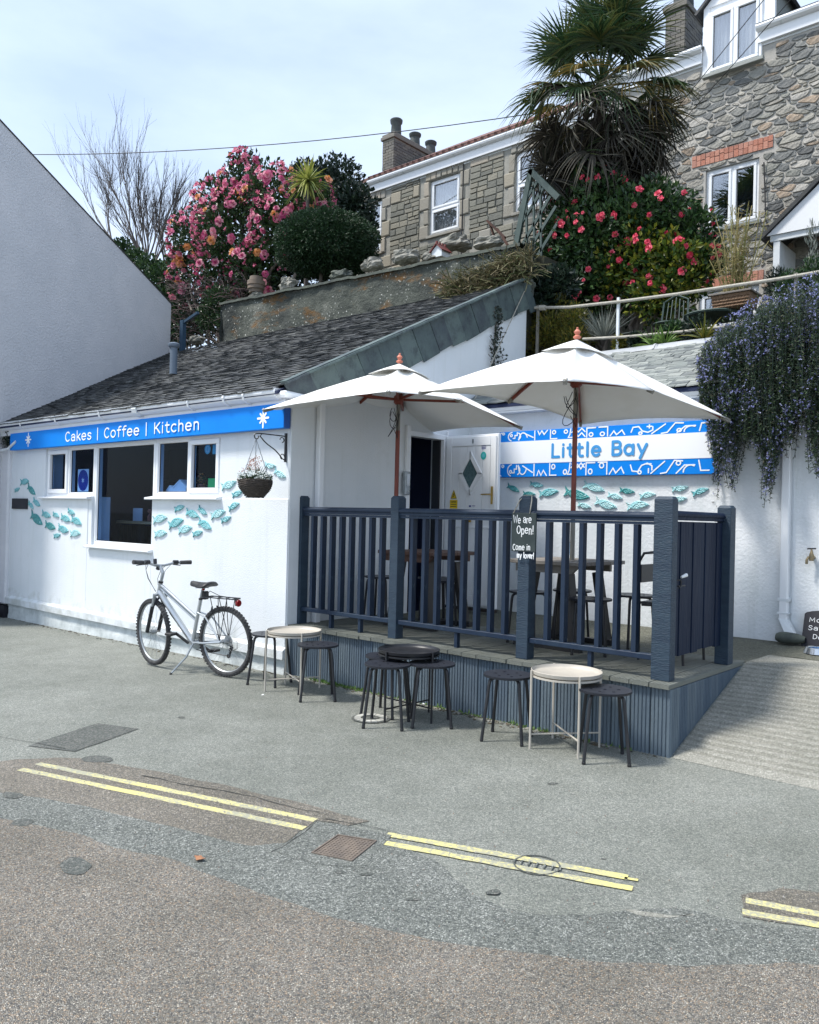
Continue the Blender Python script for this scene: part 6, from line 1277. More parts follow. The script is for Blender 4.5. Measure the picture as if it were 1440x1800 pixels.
# ---------------------------------------------------------------- rubble masonry
def rubble(parent, u0, u1, z0, z1, v, cu, cz, holes, mm, joint=.012, limit=300, name='stone', depth=.035, skip=None):
    seeds = []; nz_ = int((z1-z0)/cz)+2; nu_ = int((u1-u0)/cu)+2
    for j in range(-1, nz_+1):
        for i in range(-1, nu_+1):
            x = u0+(i+.5*(j % 2)+R.uniform(-.52, .52))*cu; z = z0+(j+R.uniform(-.46, .46))*cz
            seeds.append((x/cu, z/cz, R.uniform(-.8, .9)))
    buck = {}
    for k, (x, z, w) in enumerate(seeds): buck.setdefault((int(math.floor(x)), int(math.floor(z))), []).append(k)
    cells = []
    def clip(poly, nx, nz2, c):       # keep nx*x+nz*z <= c
        o = []; n = len(poly)
        for i in range(n):
            a, b = poly[i], poly[(i+1) % n]; da, db = nx*a[0]+nz2*a[1]-c, nx*b[0]+nz2*b[1]-c
            if da <= 0: o.append(a)
            if (da < 0) != (db < 0) and da != db: t = da/(da-db); o.append((a[0]+(b[0]-a[0])*t, a[1]+(b[1]-a[1])*t))
        return o
    for k, (x, z, w) in enumerate(seeds):
        X, Zz = x*cu, z*cz
        if not (u0 < X < u1 and z0 < Zz < z1): continue
        if any(a < X < b and c < Zz < d for a, b, c, d in holes): continue
        poly = [(x-1.6, z-1.6), (x+1.6, z-1.6), (x+1.6, z+1.6), (x-1.6, z+1.6)]
        bi, bj = int(math.floor(x)), int(math.floor(z))
        for di in range(-3, 4):
            for dj in range(-3, 4):
                for q in buck.get((bi+di, bj+dj), ()):
                    if q == k: continue
                    x2, z2, w2 = seeds[q]; nx, nz2 = x2-x, z2-z
                    c = (x2*x2+z2*z2-x*x-z*z+w-w2)/2
                    poly = clip(poly, nx, nz2, c)
                    if not poly: break
        if len(poly) < 3: continue
        P = [(a*cu, b*cz) for a, b in poly]
        P = clip(clip(clip(clip(P, 1, 0, u1), -1, 0, -u0), 0, 1, z1), 0, -1, -z0)
        for a, b, c, d in holes:
            if P and max(p[0] for p in P) > a and min(p[0] for p in P) < b and max(p[1] for p in P) > c and min(p[1] for p in P) < d:
                gaps = [(a-X, (1, 0, a)), (X-b, (-1, 0, -b)), (c-Zz, (0, 1, c)), (Zz-d, (0, -1, -d))]; g_ = max(gaps)[1]; P = clip(P, *g_)
        if len(P) < 3: continue
        A = 0; cx_ = cz_ = 0
        for i in range(len(P)):
            a, b = P[i], P[(i+1) % len(P)]; cr = a[0]*b[1]-b[0]*a[1]; A += cr; cx_ += (a[0]+b[0])*cr; cz_ += (a[1]+b[1])*cr
        A /= 2
        if abs(A) < .004*cu*cz/.04: continue
        cx_ /= 6*A; cz_ /= 6*A
        # shrink by the joint
        Q = []
        for (a, b) in P:
            d = math.hypot(a-cx_, b-cz_); f = max(.4, 1-joint*R.uniform(.5, 3.2)/d); Q.append((cx_+(a-cx_)*f, cz_+(b-cz_)*f))
        Q2 = []; n = len(Q)
        for i in range(n): a, b = Q[i], Q[(i+1) % n]; Q2 += [(a[0]*.78+b[0]*.22, a[1]*.78+b[1]*.22), (a[0]*.22+b[0]*.78, a[1]*.22+b[1]*.78)]
        c3 = Vector((cx_, v, cz_)); zc = (c3-CAM).dot(FW); sx = 720+FP*(c3-CAM).dot(RT)/zc; sy = 900-FP*(c3-CAM).dot(UP)/zc
        vis = abs(A)/zc/zc*(1 if (-20 < sx < 1460 and -20 < sy < 1500) else .02)
        if skip and skip(sx, sy): vis *= .05
        cells.append((vis, cx_, cz_, Q2))
    cells.sort(key=lambda c: -c[0]); rest = M(); nparts = 0
    for vis, cx_, cz_, Q in cells:
        n = len(Q); dp = depth*R.uniform(.45, 1.2); tl, t2 = R.uniform(-.012, .012), R.uniform(-.012, .012)
        vs = [(x-cx_, 0.002, z-cz_) for x, z in Q]+[((x-cx_)*.985, -dp*.5, (z-cz_)*.975) for x, z in Q]+[((x-cx_)*.86, -dp+tl*(x-cx_)/cu+t2*(z-cz_)/cz+R.uniform(-.003, .003), (z-cz_)*.82) for x, z in Q]
        fs = [(i, (i+1) % n, n+(i+1) % n, n+i) for i in range(n)]+[(n+i, n+(i+1) % n, 2*n+(i+1) % n, 2*n+i) for i in range(n)]+[[2*n+i for i in range(n)]]
        if nparts < limit and vis > 0:
            m = M().add(vs, fs); me = m.mesh(name, mm); o = link(name, me, parent, loc=Vector((cx_, v, cz_))-WL[parent.name]); nparts += 1
            me.polygons.foreach_set('use_smooth', [True]*(2*n)+[False])
        else: rest.add([(a+cx_, b+v, c+cz_) for a, b, c in vs], fs)
    if rest.v: rest.obj('rubble_'+name, mm, parent, kind='stuff')
    return len(cells)
def house_window(parent, u0, u1, z0, z1, v, mode='casement', curtain=.5, reveal=.10):
    m = M(); frame_rect(m, u0, u1, z0, z1, .055, v+reveal-.05, v+reveal+.03); w = bev(m.obj('window', T['upvc'], parent), .006)
    if mode == 'casement': cells = [(u0+.055, (u0+u1)/2-.02, z0+.055, z1-.055), ((u0+u1)/2+.02, u1-.055, z0+.055, z1-.055)]; m = M(); m.box((u0+u1)/2-.02, (u0+u1)/2+.02, v+reveal-.05, v+reveal+.03, z0+.055, z1-.055)
    else: zm = z0+(z1-z0)*.47; cells = [(u0+.055, u1-.055, z0+.055, zm-.025), (u0+.055, u1-.055, zm+.025, z1-.055)]; m = M(); m.box(u0+.055, u1-.055, v+reveal-.055, v+reveal+.03, zm-.025, zm+.025)
    m.obj('mullion' if mode == 'casement' else 'transom', T['upvc'], w)
    for a, b, c, d in cells:
        m = M(); frame_rect(m, a, b, c, d, .05, v+reveal-.07, v+reveal+.01); bev(m.obj('sash', T['upvc'], w), .006)
        m = M(); m.box(a+.05, b-.05, v+reveal-.03, v+reveal-.024, c+.05, d-.05); m.obj('pane', T['glassw'], w)
        m = M(); frame_rect(m, a+.05, b-.05, c+.05, d-.05, .008, v+reveal-.034, v+reveal-.03); m.obj('gasket', T['blackp'], w)
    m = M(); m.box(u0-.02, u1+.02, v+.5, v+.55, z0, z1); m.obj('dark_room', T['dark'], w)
    if curtain:
        m = M(); n = 24; zt2 = z0+(z1-z0)*curtain
        m.grid(lambda a, b: (u0+.06+(u1-u0-.12)*a, v+reveal+.07+.02*math.sin(a*60), z0+.06+(zt2-z0-.1)*b), 60, 1); m.obj('net_curtain', T['curtain'], w)
    m = M(); m.box(u0-.06, u1+.06, v-.05, v+reveal-.05, z0-.07, z0-.005); bev(m.obj('sill', T['granite'] if mode != 'casement' else T['slateB'], w), .006)
    return w
def house_gutter(parent, u0, u1, v, z, ends=True):
    m = M(); gutter(m, u0, u1, v-.08, z, z); m.obj('gutter', T['upvc'], parent)
    m = M(); m.box(u0+.02, u1-.02, v-.075, v-.012, z-.26, z-.02); m.obj('fascia', T['upvc'], parent)
    m = M(); m.box(u0+.02, u1-.02, v-.010, v+.05, z-.30, z-.262); m.obj('soffit', T['upvc2'], parent)
    n = int((u1-u0)/.8)
    for i in range(n): m = M(); gutter(m, u0+.4+i*.8, u0+.44+i*.8, v-.078, z-.003, z-.003); m.obj('gutter_clip', T['upvc2'], parent)
def chimney(parent, u0, u1, v0, v1, z0, z1, pots, flat=False):
    m = M(); m.box(u0+.01, u1-.01, v0+.01, v1-.01, z0, z1); c = m.obj('chimney', T['mortar1'], parent)
    m = M(); bh, bl = .078, .225; j = 0; z = z0
    while z < z1-.05:
        for (p0, p1, fix, face) in ((u0, u1, v0, 'f'), (v0, v1, u1, 'r')):
            x = p0-(bl/2 if j % 2 else 0)
            while x < p1:
                a, b = max(p0, x)+.006, min(p1, x+bl)-.006
                if b-a > .02:
                    d = R.uniform(.004, .014)
                    if face == 'f': m.box(a, b, v0-d, v0+.03, z+.005, z+bh-.005)
                    else: m.box(u1-.03, u1+d, a, b, z+.005, z+bh-.005)
                x += bl
        z += bh; j += 1
    m.obj('brick', T['cbrick'], c, kind='stuff')
    m = M(); m.box(u0-.05, u1+.05, v0-.05, v1+.05, z1, z1+.09); m.box(u0-.02, u1+.02, v0-.02, v1+.02, z1+.091, z1+.16); bev(m.obj('chimney_cap', T['cbrick'], c), .01)
    for (x, y, h, r_) in pots: m = M(); m.lathe([(r_*.9, 0), (r_*.8, h*.7), (r_, h*.8), (r_*1.05, h*.95), (r_*.9, h), (r_*.7, h), (r_*.65, h*.6)], 14, (x, y, z1+.16)); m.obj('chimney_pot', T['pots'], c, smooth='a')
# ---- house one (left, coursed stone)
HV = 10.0
A = lambda px, py, v=HV: at(px, py, 'v', v)
h1 = thing('stone_house', 'terraced stone house with sash windows and tan granite blocks, left of the palm', 'house', (-5, 10, 5.2))
ze = A(780, 283).z+.05
wins = []
u0, u1, zz1, zz0 = A(755, 366).x, A(808, 352).x, A(781, 311).z, A(781, 408).z; wins.append((u0, u1, zz0, zz1))
wd = u1-u0; dz = wins[0][3]-wins[0][2]
ua = A(906, 310).x; wins.append((ua, ua+wd, wins[0][2], wins[0][3])); ub = A(671, 400).x; wins.append((ub-wd, ub, wins[0][2]-.05, wins[0][3]-.05))
wins.append((u0, u1, 5.5, 7.0))
HU0, HU1 = -9.3, -1.9
m = M(); zs_ = sorted(wins, key=lambda w: w[0])
cols = sorted(set([HU0]+[w[0] for w in wins]+[w[1] for w in wins]+[HU1]))
for a, b in zip(cols[:-1], cols[1:]):
    hs = sorted([(w[2], w[3]) for w in wins if w[0] <= a+1e-6 and w[1] >= b-1e-6]); z = 4.6
    for c, d in hs+[(ze, ze)]:
        if c > z: m.box(a, b, HV+.004, HV+.3, z, c)
        z = d
m.obj('wall', T['mortar1'], h1)
m = M(); m.box(HU0, HU1, HV+.6, HV+8, 4.6, ze); m.obj('house_core', T['dark'], h1)
for i, w in enumerate(wins): house_window(h1, *w, HV, 'sash', .98)
def inh(u, z, pad=.0): return any(a-pad < u < b+pad and c-pad < z < d+pad for a, b, c, d in wins)
def block(u0_, u1_, z0_, z1_, mm, nm, dp=.03):
    if u1_-u0_ < .05 or z1_-z0_ < .03: return
    g_ = .010; w, h = (u1_-u0_)/2-g_, (z1_-z0_)/2-g_; cx_, cz_ = (u0_+u1_)/2, (z0_+z1_)/2; dp *= R.uniform(.6, 1.3)
    j = lambda: R.uniform(-.014, .014); o_ = [(-w+j(), -h+j()*.5), (w+j(), -h+j()*.5), (w+j(), h+j()*.5), (-w+j(), h+j()*.5)]
    vs = [(x, .006, z) for x, z in o_]+[(x*.985, -dp*.7, z*.97) for x, z in o_]+[(x*.90, -dp, z*.84) for x, z in o_]
    fs = [(i, (i+1) % 4, 4+(i+1) % 4, 4+i) for i in range(4)]+[(4+i, 4+(i+1) % 4, 8+(i+1) % 4, 8+i) for i in range(4)]+[(8, 9, 10, 11)]
    link(nm, M().add(vs, fs).mesh(nm, T[mm]), h1, loc=Vector((cx_, HV, cz_))-WL[h1.name])
# dressed jambs, lintels
for a, b, c, d in wins[:3]:
    z = c-.07; k = 0
    while z < d+.0:
        hgt = min(R.uniform(.30, .42), d-z) if d-z > .5 else d-z
        for s in (-1, 1):
            wdt = .17 if (k+(s > 0)) % 2 else .30
            if s < 0: block(a-wdt, a, z, z+hgt, 'granite', 'jamb_stone')
            else: block(b, b+wdt, z, z+hgt, 'granite', 'jamb_stone')
        z += hgt; k += 1
    n = 7
    for i in range(n): block(a-.12+(b-a+.24)*i/n, a-.12+(b-a+.24)*(i+1)/n, d, d+.30, 'granite', 'lintel_stone')
zones = [(a-.31, b+.31, c-.08, d+.31) for a, b, c, d in wins]
cnt = 0; z = 6.2; rest_ = M()
while z < ze-.30:
    rh = R.uniform(.24, .34); rh = min(rh, ze-.28-z) if ze-.28-z < .45 else rh; u = HU0+.7
    while u < -3.2:
        w = R.uniform(.30, .62)
        segs = [(u, u+w)]
        ov = [zn for zn in zones if zn[0] < u+w and zn[1] > u and zn[2] < z+rh*.9 and zn[3] > z+.05]
        nxt = u+w
        if ov:
            zn = ov[0]
            if u < zn[0]-.06: nxt = zn[0]; segs = [(u, zn[0])]
            else: u = zn[1]; continue
        a, b = segs[0]
        if R.random() < .27: block(a, b, z, z+rh, 'granite', 'granite_block', .035)
        else:
            n = R.choice((2, 3)); zz = z
            hs = [R.uniform(.8, 1.3) for _ in range(n)]; sm = sum(hs)
            for h in hs:
                hh_ = rh*h/sm
                if b-a > .38 and R.random() < .7:
                    c_ = a+(b-a)*R.uniform(.35, .65); block(a, c_, zz, zz+hh_, 'stone1', 'stone', .025); block(c_, b, zz, zz+hh_, 'stone1', 'stone', .025); cnt += 1
                else: block(a, b, zz, zz+hh_, 'stone1', 'stone', .025)
                cnt += 1; zz += hh_
        u = nxt
    z += rh
gl = A(655, 338).x
house_gutter(h1, gl-.05, HU1+.2, HV, ze)
m = M(); m.prism([(HU0-.1, HV-.14, ze+.02), (HU1+.15, HV-.14, ze+.02), (HU1+.15, HV+5, ze+3.1), (HU0-.1, HV+5, ze+3.1)], (0, 0, .09)); m.obj('roof', T['claytile'], h1)
m = M()
for i in range(42): x = gl+i*.19; m.tube([(x, HV-.15, ze+.09), (x, HV+.10, ze+.23)], .045, 6)
m.obj('roof_tile', T['claytile'], h1, kind='stuff')
cb = at(672, 300, 'v', 11.2); cr_ = at(692, 290, 'v', 11.2); ct = at(680, 246, 'v', 11.2)
chimney(h1, cb.x, cr_.x, 11.2, 13.2, ze+.4, ct.z, [((cb.x+cr_.x)/2, 11.5, .50, .17), ((cb.x+cr_.x)/2, 12.3, .40, .17), ((cb.x+cr_.x)/2, 13.0, .42, .17)])
m = M(); x = A(815, 340).x; m.tube([(x, HV-.03, ze-.3), (x, HV-.03, 7)], .014, 6); m.obj('wall_cable', T['blackwire'], h1)
# ---- house two (right, rubble)
KV = 9.7
h2 = thing('rubble_house', 'taller rubble stone house with a dormer and a brick-lintelled window, at the right', 'house', (1, 9.7, 4))
B = lambda px, py, v=KV: at(px, py, 'v', v)
K0, K1 = -1.85, 7.5
w2_ = (B(1240, 345).x, B(1334, 330).x, B(1288, 396).z, B(1288, 288).z)
g2_ = (B(1228, 540).x, B(1334, 530).x, B(1280, 575).z, B(1280, 508).z)
d2_ = (B(1246, 80).x, B(1341, 70).x, B(1292, 120).z, B(1292, 8).z)
dp2 = (B(1392, 470).x, B(1392, 470).x+1.0, 4.0, B(1410, 440).z-.15)
zk = B(1400, 46).z+.06                      # eaves level
gl_ = (B(1217, 286).x, B(1360, 247).x, B(1290, 277).z, B(1290, 256).z)
wins2 = [w2_, g2_, (d2_[0], d2_[1], d2_[2], zk)]
ls = sorted(set([K0, K1]+[x for w in wins2 for x in (w[0], w[1])])); m = M()
for a, b in zip(ls[:-1], ls[1:]):
    hs = sorted([(w[2], w[3]) for w in wins2 if w[0] <= a+1e-6 and w[1] >= b-1e-6]); z = 3.2
    for c, d in hs+[(zk, zk)]:
        if c > z: m.box(a, b, KV, KV+.3, z, c)
        z = d
m.obj('wall', T['mortar'], h2)
m = M(); m.box(K0, K1, KV+.6, KV+8, 3.2, zk); m.obj('house_core', T['dark'], h2)
holes = [(w2_[0]-.03, w2_[1]+.03, w2_[2]-.08, w2_[3]+.01), (gl_[0]-.01, gl_[1]+.01, gl_[2]-.01, gl_[3]+.01), (g2_[0]-.04, g2_[1]+.04, g2_[2]-.06, g2_[3]+.02), (g2_[0]-.1, g2_[1]+.1, g2_[3]+.02, g2_[3]+.26), (d2_[0]-.12, d2_[1]+.22, d2_[2]-.05, zk+1)]
hid = lambda sx, sy: (sx < 1200 and sy < 330 and sx > 900) or (sx < 1230 and sy > 300) or sx < 1120 or sy > 560
rubble(h2, K0+.8, 4.2, 4.3, zk-.24, KV, .185, .088, holes, T['stone2'], .008, 300, 'stone', .024, hid)
house_window(h2, *w2_, KV, 'casement', .0); house_window(h2, *g2_, KV, 'casement', 0)
# plant silhouette curtains inside the upper window
nb1 = 17
for i in range(nb1):
    a = gl_[0]+(gl_[1]-gl_[0])*i/nb1; b = gl_[0]+(gl_[1]-gl_[0])*(i+1)/nb1
    for c, d in ((gl_[2], gl_[2]+(gl_[3]-gl_[2])*(.5 if i % 3 else .64)), (gl_[2]+(gl_[3]-gl_[2])*(.5 if i % 3 else .64), gl_[3])):
        m = M(); m.box(a+.005, b-.005, KV-R.uniform(.012, .024), KV+.01, c+.005, d-.005); m.obj('brick', T['brick'], h2)
for i in range(13):
    a = g2_[0]-.08+(g2_[1]-g2_[0]+.16)*i/13; b = g2_[0]-.08+(g2_[1]-g2_[0]+.16)*(i+1)/13
    m = M(); m.box(a+.005, b-.005, KV-R.uniform(.012, .024), KV+.01, g2_[3]+.03, g2_[3]+.24); m.obj('brick', T['brick'], h2)
house_gutter(h2, K0, B(1238, 75).x-.0, KV, zk+.10); house_gutter(h2, B(1334, 40).x, K1, KV, zk+.10)
m = M(); dA, dB = d2_[0]-.08, d2_[1]+.18; zq = zk+.06+2.64*1.4/5.12
for a, b, c, d in ((K0-.1, dA, KV-.12, zk+.06), (dB, K1, KV-.12, zk+.06), (dA+.002, dB-.002, KV+1.28, zq)): m.prism([(a, c, d), (b, c, d), (b, KV+5, zk+2.7), (a, KV+5, zk+2.7)], (0, 0, .06))
m.obj('roof', T['slate'], h2)
cb = at(1169, 90, 'v', 11.0); cr_ = at(1204, 80, 'v', 11.0); ct = at(1186, 18, 'v', 11.0); u_c = cr_.x
chimney(h2, cb.x, cr_.x, 11.0, 11.9, zk+.4, ct.z, [((cb.x+cr_.x)/2, 11.2, .5, .15), ((cb.x+cr_.x)/2, 11.6, .5, .15)])
# dormer
da, db, dzb, dzt = d2_[0]-.10, d2_[1]+.20, d2_[2], d2_[3]+.12
m = M(); m.box(da, d2_[0], KV-.012, KV+1.6, zk-.42, dzt); m.box(d2_[1], db, KV-.012, KV+1.6, zk-.20, dzt); m.box(d2_[0], d2_[1], KV+.02, KV+.08, d2_[3], dzt); dor = m.obj('dormer', T['upvc'], h2)
apz = dzt+.62; um = (da+db)/2
m = M(); m.prism([(da, KV-.01, dzt+.002), (db, KV-.01, dzt+.002), (um, KV-.01, apz)], (0, .05, 0)); m.obj('gable_board', T['upvc'], dor)
for k in (1, 2, 3): m = M(); f = k/4; m.box(da+(um-da)*f, db-(db-um)*f, KV-.02, KV-.0105, dzt+(apz-dzt)*f-.012, dzt+(apz-dzt)*f+.004); m.obj('gable_joint', T['upvc2'], dor)
m = M(); m.prism([(da-.12, KV-.08, dzt-.09), (um, KV-.08, apz+.02), (um, KV-.08, apz+.09), (da-.16, KV-.08, dzt-.06)], (0, 2.4, 0)); m.prism([(db+.12, KV-.08, dzt-.09), (um, KV-.08, apz+.02), (um, KV-.08, apz+.09), (db+.16, KV-.08, dzt-.06)], (0, 2.4, 0)); m.obj('dormer_roof', T['slate'], dor)
m = M(); m.box(db+.001, db+.02, KV+.08, KV+1.7, zk+.05, dzt); m.obj('cheek', T['slateB'], dor)
house_window(h2, d2_[0], d2_[1], d2_[2], d2_[3], KV-.10, 'casement', .98)
# porch at the far right
pc = B(1378, 440); m = M(); px1 = pc.x; m.prism([(px1, KV-.9, pc.z), (px1+1.7, KV-.9, pc.z), (px1+.85, KV-.9, pc.z+.72)], (0, .04, 0)); por = m.obj('porch', T['upvc'], h2)
m = M(); m.prism([(px1-.08, KV-.95, pc.z-.06), (px1+.85, KV-.95, pc.z+.75), (px1+.85, KV-.95, pc.z+.83), (px1-.1, KV-.95, pc.z+.01)], (0, .94, 0)); m.prism([(px1+1.78, KV-.95, pc.z-.06), (px1+.85, KV-.95, pc.z+.75), (px1+.85, KV-.95, pc.z+.83), (px1+1.8, KV-.95, pc.z+.01)], (0, .94, 0)); m.obj('porch_roof', T['slate'], por)
m = M(); m.box(px1+.05, px1+1.6, KV-.87, KV-.82, pc.z-.10, pc.z-.002); m.box(px1+.10, px1+.2, KV-.86, KV-.01, pc.z-1.2, pc.z-.1); m.obj('porch_frame', T['upvc2'], por)
m = M(); m.tube([B(1343, 285, KV-.05), B(1345, 340, KV-.05), B(1346, 385, KV-.05), B(1352, 405, KV-.05), B(1364, 420, KV-.05)], .012, 5); m.obj('wall_cable', T['blackwire'], h2)
# ---------------------------------------------------------------- retaining wall behind the roof
rw = thing('retaining_wall', 'lichen-blotched concrete retaining wall rising behind the slate roof', 'wall', (-3.5, 4.2, 4.7))
rtop = lambda u: 5.50+(u+6.64)*(-.036)+.02*noise.noise((u*1.5, 0, 4))
def rwf(a, b):
    u = -6.9+a*6.75; z = 3.9+(rtop(u)-3.9)*b; return (u+(.18*(1-b) if a == 0 else 0), 4.09+.035*noise.noise((u*1.6, z*2, 0))+.02*noise.noise((u*6, z*6, 3)), z)
m = M(); m.grid(rwf, 130, 34); m.obj('face', T['lichen'], rw, smooth=True)
m = M(); m.box(-6.9, -.15, 4.13, 4.55, 3.9, 5.20); m.obj('backing', T['lichen'], rw)
m = M(); m.grid(lambda a, b: (-6.92+a*6.8, 4.04+.42*b, rtop(-6.9+a*6.75)+.03+.012*noise.noise((a*40, b*4, 1))), 80, 5); m.grid(lambda a, b: (-6.92+a*6.8, 4.04+.008*noise.noise((a*50, 0, 0)), rtop(-6.9+a*6.75)+.03*(1-b)-.012*b+.012*noise.noise((a*40, 0, 1))), 80, 1); m.obj('coping', T['log'], rw)
m = M(); m.grid(lambda a, b: (-6.9+.1*noise.noise((b*4, a*3, 1)), 4.06+a*.5, 3.9+b*1.6), 6, 10); m.obj('end_face', T['lichen'], rw, smooth=True)
def boulder(px, py, v, wpx, hpx, lab, mm='boulder', seed=0):
    c = at(px, py, 'v', v); dist = (c-CAM).length/FP; rx_, rz_ = wpx*dist/2*.85, hpx*dist/2*.8
    def f(a, b):
        th = a*2*pi; ph = (b-.5)*pi; d = Vector((math.cos(th)*math.cos(ph), math.sin(th)*math.cos(ph), math.sin(ph)))
        k = 1+.38*noise.noise(d*1.5+Vector((seed, 0, 0)))+.20*noise.noise(d*3.6+Vector((0, seed, 0)))+.08*noise.noise(d*9); s = max(abs(d.x), abs(d.z), abs(d.y))**-.45
        return c+Vector((d.x*rx_*k*s, d.y*rx_*.75*k*s, d.z*rz_*k*s))
    m = M(); m.grid(f, 26, 16); t = m.obj('boulder', T[mm], smooth=False); tag(t, lab, 'rock'); return t
boulder(506, 500, 4.35, 34, 26, 'squarish pale block standing on the retaining wall beneath the clipped bush', seed=1)
boulder(655, 466, 4.45, 46, 24, 'rounded boulder on the wall right of the clipped bush', seed=2)
boulder(715, 452, 4.5, 56, 26, 'long pale boulder on the wall below the left house corner', seed=3)
boulder(451, 521, 4.35, 30, 14, 'flat stone under the old clay pot', seed=4)
boulder(600, 484, 4.5, 42, 20, 'mossy stone under the clipped bush', 'log', seed=5)
boulder(800, 428, 5.2, 60, 30, 'big pale rock below the sash window', seed=6)
boulder(860, 428, 4.9, 56, 22, 'slanting flat rock left of the green handrail', seed=7)
boulder(345, 598, 4.3, 34, 16, 'small rock at the left foot of the retaining wall', seed=8)
boulder(760, 452, 4.8, 40, 22, 'small pale rock beside the bird house', seed=9)
boulder(690, 480, 4.6, 40, 18, 'low stone on the retaining wall left of the long pale boulder', seed=12)
c = at(450, 515, 'v', 4.35); m = M(); m.lathe([(.13, 0), (.13, .05), (.16, .07), (.155, .13), (.17, .14), (.165, .22), (.13, .23), (.12, .30), (.10, .30), (.10, .1)], 18, c); tag(m.obj('clay_pot', T['claypot'], smooth='a'), 'old ribbed clay pot on the retaining wall under the pink camellia', 'pot')
c = at(768, 440, 'v', 4.7); t = thing('bird_house', 'tiny white bird house with a red tiled roof on the retaining wall', 'bird house', c)
m = M(); m.prism([c+Vector((x, 0, z)) for x, z in ((-.10, -.10), (.10, -.10), (.10, .0), (0, .085), (-.10, .0))], (0, .22, 0)); m.obj('body', T['upvc2'], t)
m = M()
for s in (-1, 1):
    m.prism([c+Vector((s*.125, -.03, -.02)), c+Vector((0, -.03, .095)), c+Vector((0, -.03, .115)), c+Vector((s*.135, -.03, -.01))], (0, .26, 0))
for k in range(4): m.tube([c+Vector((0, -.02+k*.07, .09)), c+Vector((0, -.0+k*.07, .14))], .02, 6)
m.obj('tile_roof', mat('red_ridge_tile', (.12, .02, .015), .6), t)
c = at(318, 600, 'v', 3.9); m = M(); m.box(c.x-.05, c.x+.05, c.y, c.y+.08, c.z-.4, c.z+.42); m.bar(c+Vector((.04, .04, .38)), c+Vector((.5, .04, .50)), .05, .05); tag(m.obj('blue_post', T['bluepost']), 'blue painted post beside the white gable above the roof', 'post')

# ---------------------------------------------------------------- vegetation
def scl(c): return (c-CAM).dot(FW)/FP
def blob(px, py, rp, v, ry=None, dv=1.0):
    c = at(px, py, 'v', v); s = scl(c); return (c, rp*s, (ry or rp)*s, rp*s*dv)
def in_blob(p, b, f=1.0): 
    c, rx_, rz_, rv_ = b; d = p-c; return (d.x/rx_)**2+(d.y/rv_)**2+(d.z/rz_)**2 < f*f
def crown(m, blobs, n, ln, w, shell=.45, up=.3, jag=.12, clump=None, fold=.25, aspect=None):
    tot = sum(b[1]*b[2] for b in blobs)
    for b in blobs:
        c, rx_, rz_, rv_ = b; k = int(n*b[1]*b[2]/tot)
        for i in range(k):
            d = rv(); r_ = 1-shell*R.random()**1.6; 
            q = 1+jag*noise.noise(d*2.2+c)+jag*.8*noise.noise(d*6+c)
            if noise.noise(Vector((d.x*3.1, d.y*3.1, d.z*3.1))+c*1.7) < -.28 and r_ > .8: r_ *= .82
            p = c+Vector((d.x*rx_, d.y*rv_, d.z*rz_))*r_*q
            od = Vector((d.x, d.y, d.z+up)); dr = (od+rv()*.9).normalized()
            L_ = ln*R.uniform(.65, 1.25); leafq(m, p, dr, rv()*.6+d, L_, w*R.uniform(.7, 1.2), fold)
def flower_mesh(r, np_, mm, open_=.5, lay=2):
    m = M()
    for l in range(lay):
        for k in range(np_):
            a = 2*pi*k/np_+l*.5; rr = r*(1-.32*l); d = Vector((math.cos(a), math.sin(a), .25+.55*l)).normalized(); s = Vector((-math.sin(a), math.cos(a), 0))
            p = Vector((0, 0, .1*r*l)); e = p+d*rr; mm_ = p+d*rr*.6+Vector((0, 0, .12*r)); w = rr*R.uniform(.42, .60)
            e = e+Vector((0, 0, R.uniform(-.25, .2)*r)); m.add([p, mm_+s*w, e+s*w*.5, e-s*w*.5, mm_-s*w], [(0, 1, 4), (1, 2, 3, 4)])
    m.lathe([(r*.12, .0), (r*.14, r*.3), (0, r*.4)], 6)
    return m.mesh('flower', mm)
def flowers(t, name, meshes, blobs, n, facing=None, minr=.9, size=(.8, 1.2)):
    tot = sum(b[1]*b[2] for b in blobs); k = 0; tries = 0
    while k < n and tries < n*30:
        tries += 1; b = R.choices(blobs, [x[1]*x[2] for x in blobs])[0]; d = rv()
        tocam = (CAM-b[0]).normalized()
        if d.dot(tocam) < -.1: continue
        p = b[0]+Vector((d.x*b[1], d.y*b[3], d.z*b[2]))*R.uniform(minr, 1.06)
        if any(in_blob(p, o, .93) for o in blobs if o is not b): continue
        if facing and not facing(p): continue
        o = link(name, R.choice(meshes), t, loc=p-WL[t.name]); q = (d+rv()*.4+tocam*.3).normalized().to_track_quat('Z', 'Y'); o.rotation_euler = q.to_euler(); s = R.uniform(*size); o.scale = (s, s, s); k += 1
def trunk(m, base, tip, r0_, r1_, bends=.1, n=7, seg=7):
    b = Vector(base); e = Vector(tip); P_ = [b+(e-b)*(i/n)+Vector((R.uniform(-1, 1), R.uniform(-1, 1), 0))*bends*math.sin(i/n*pi) for i in range(n+1)]
    m.tube(P_, [r0_+(r1_-r0_)*i/n for i in range(n+1)], seg); return P_
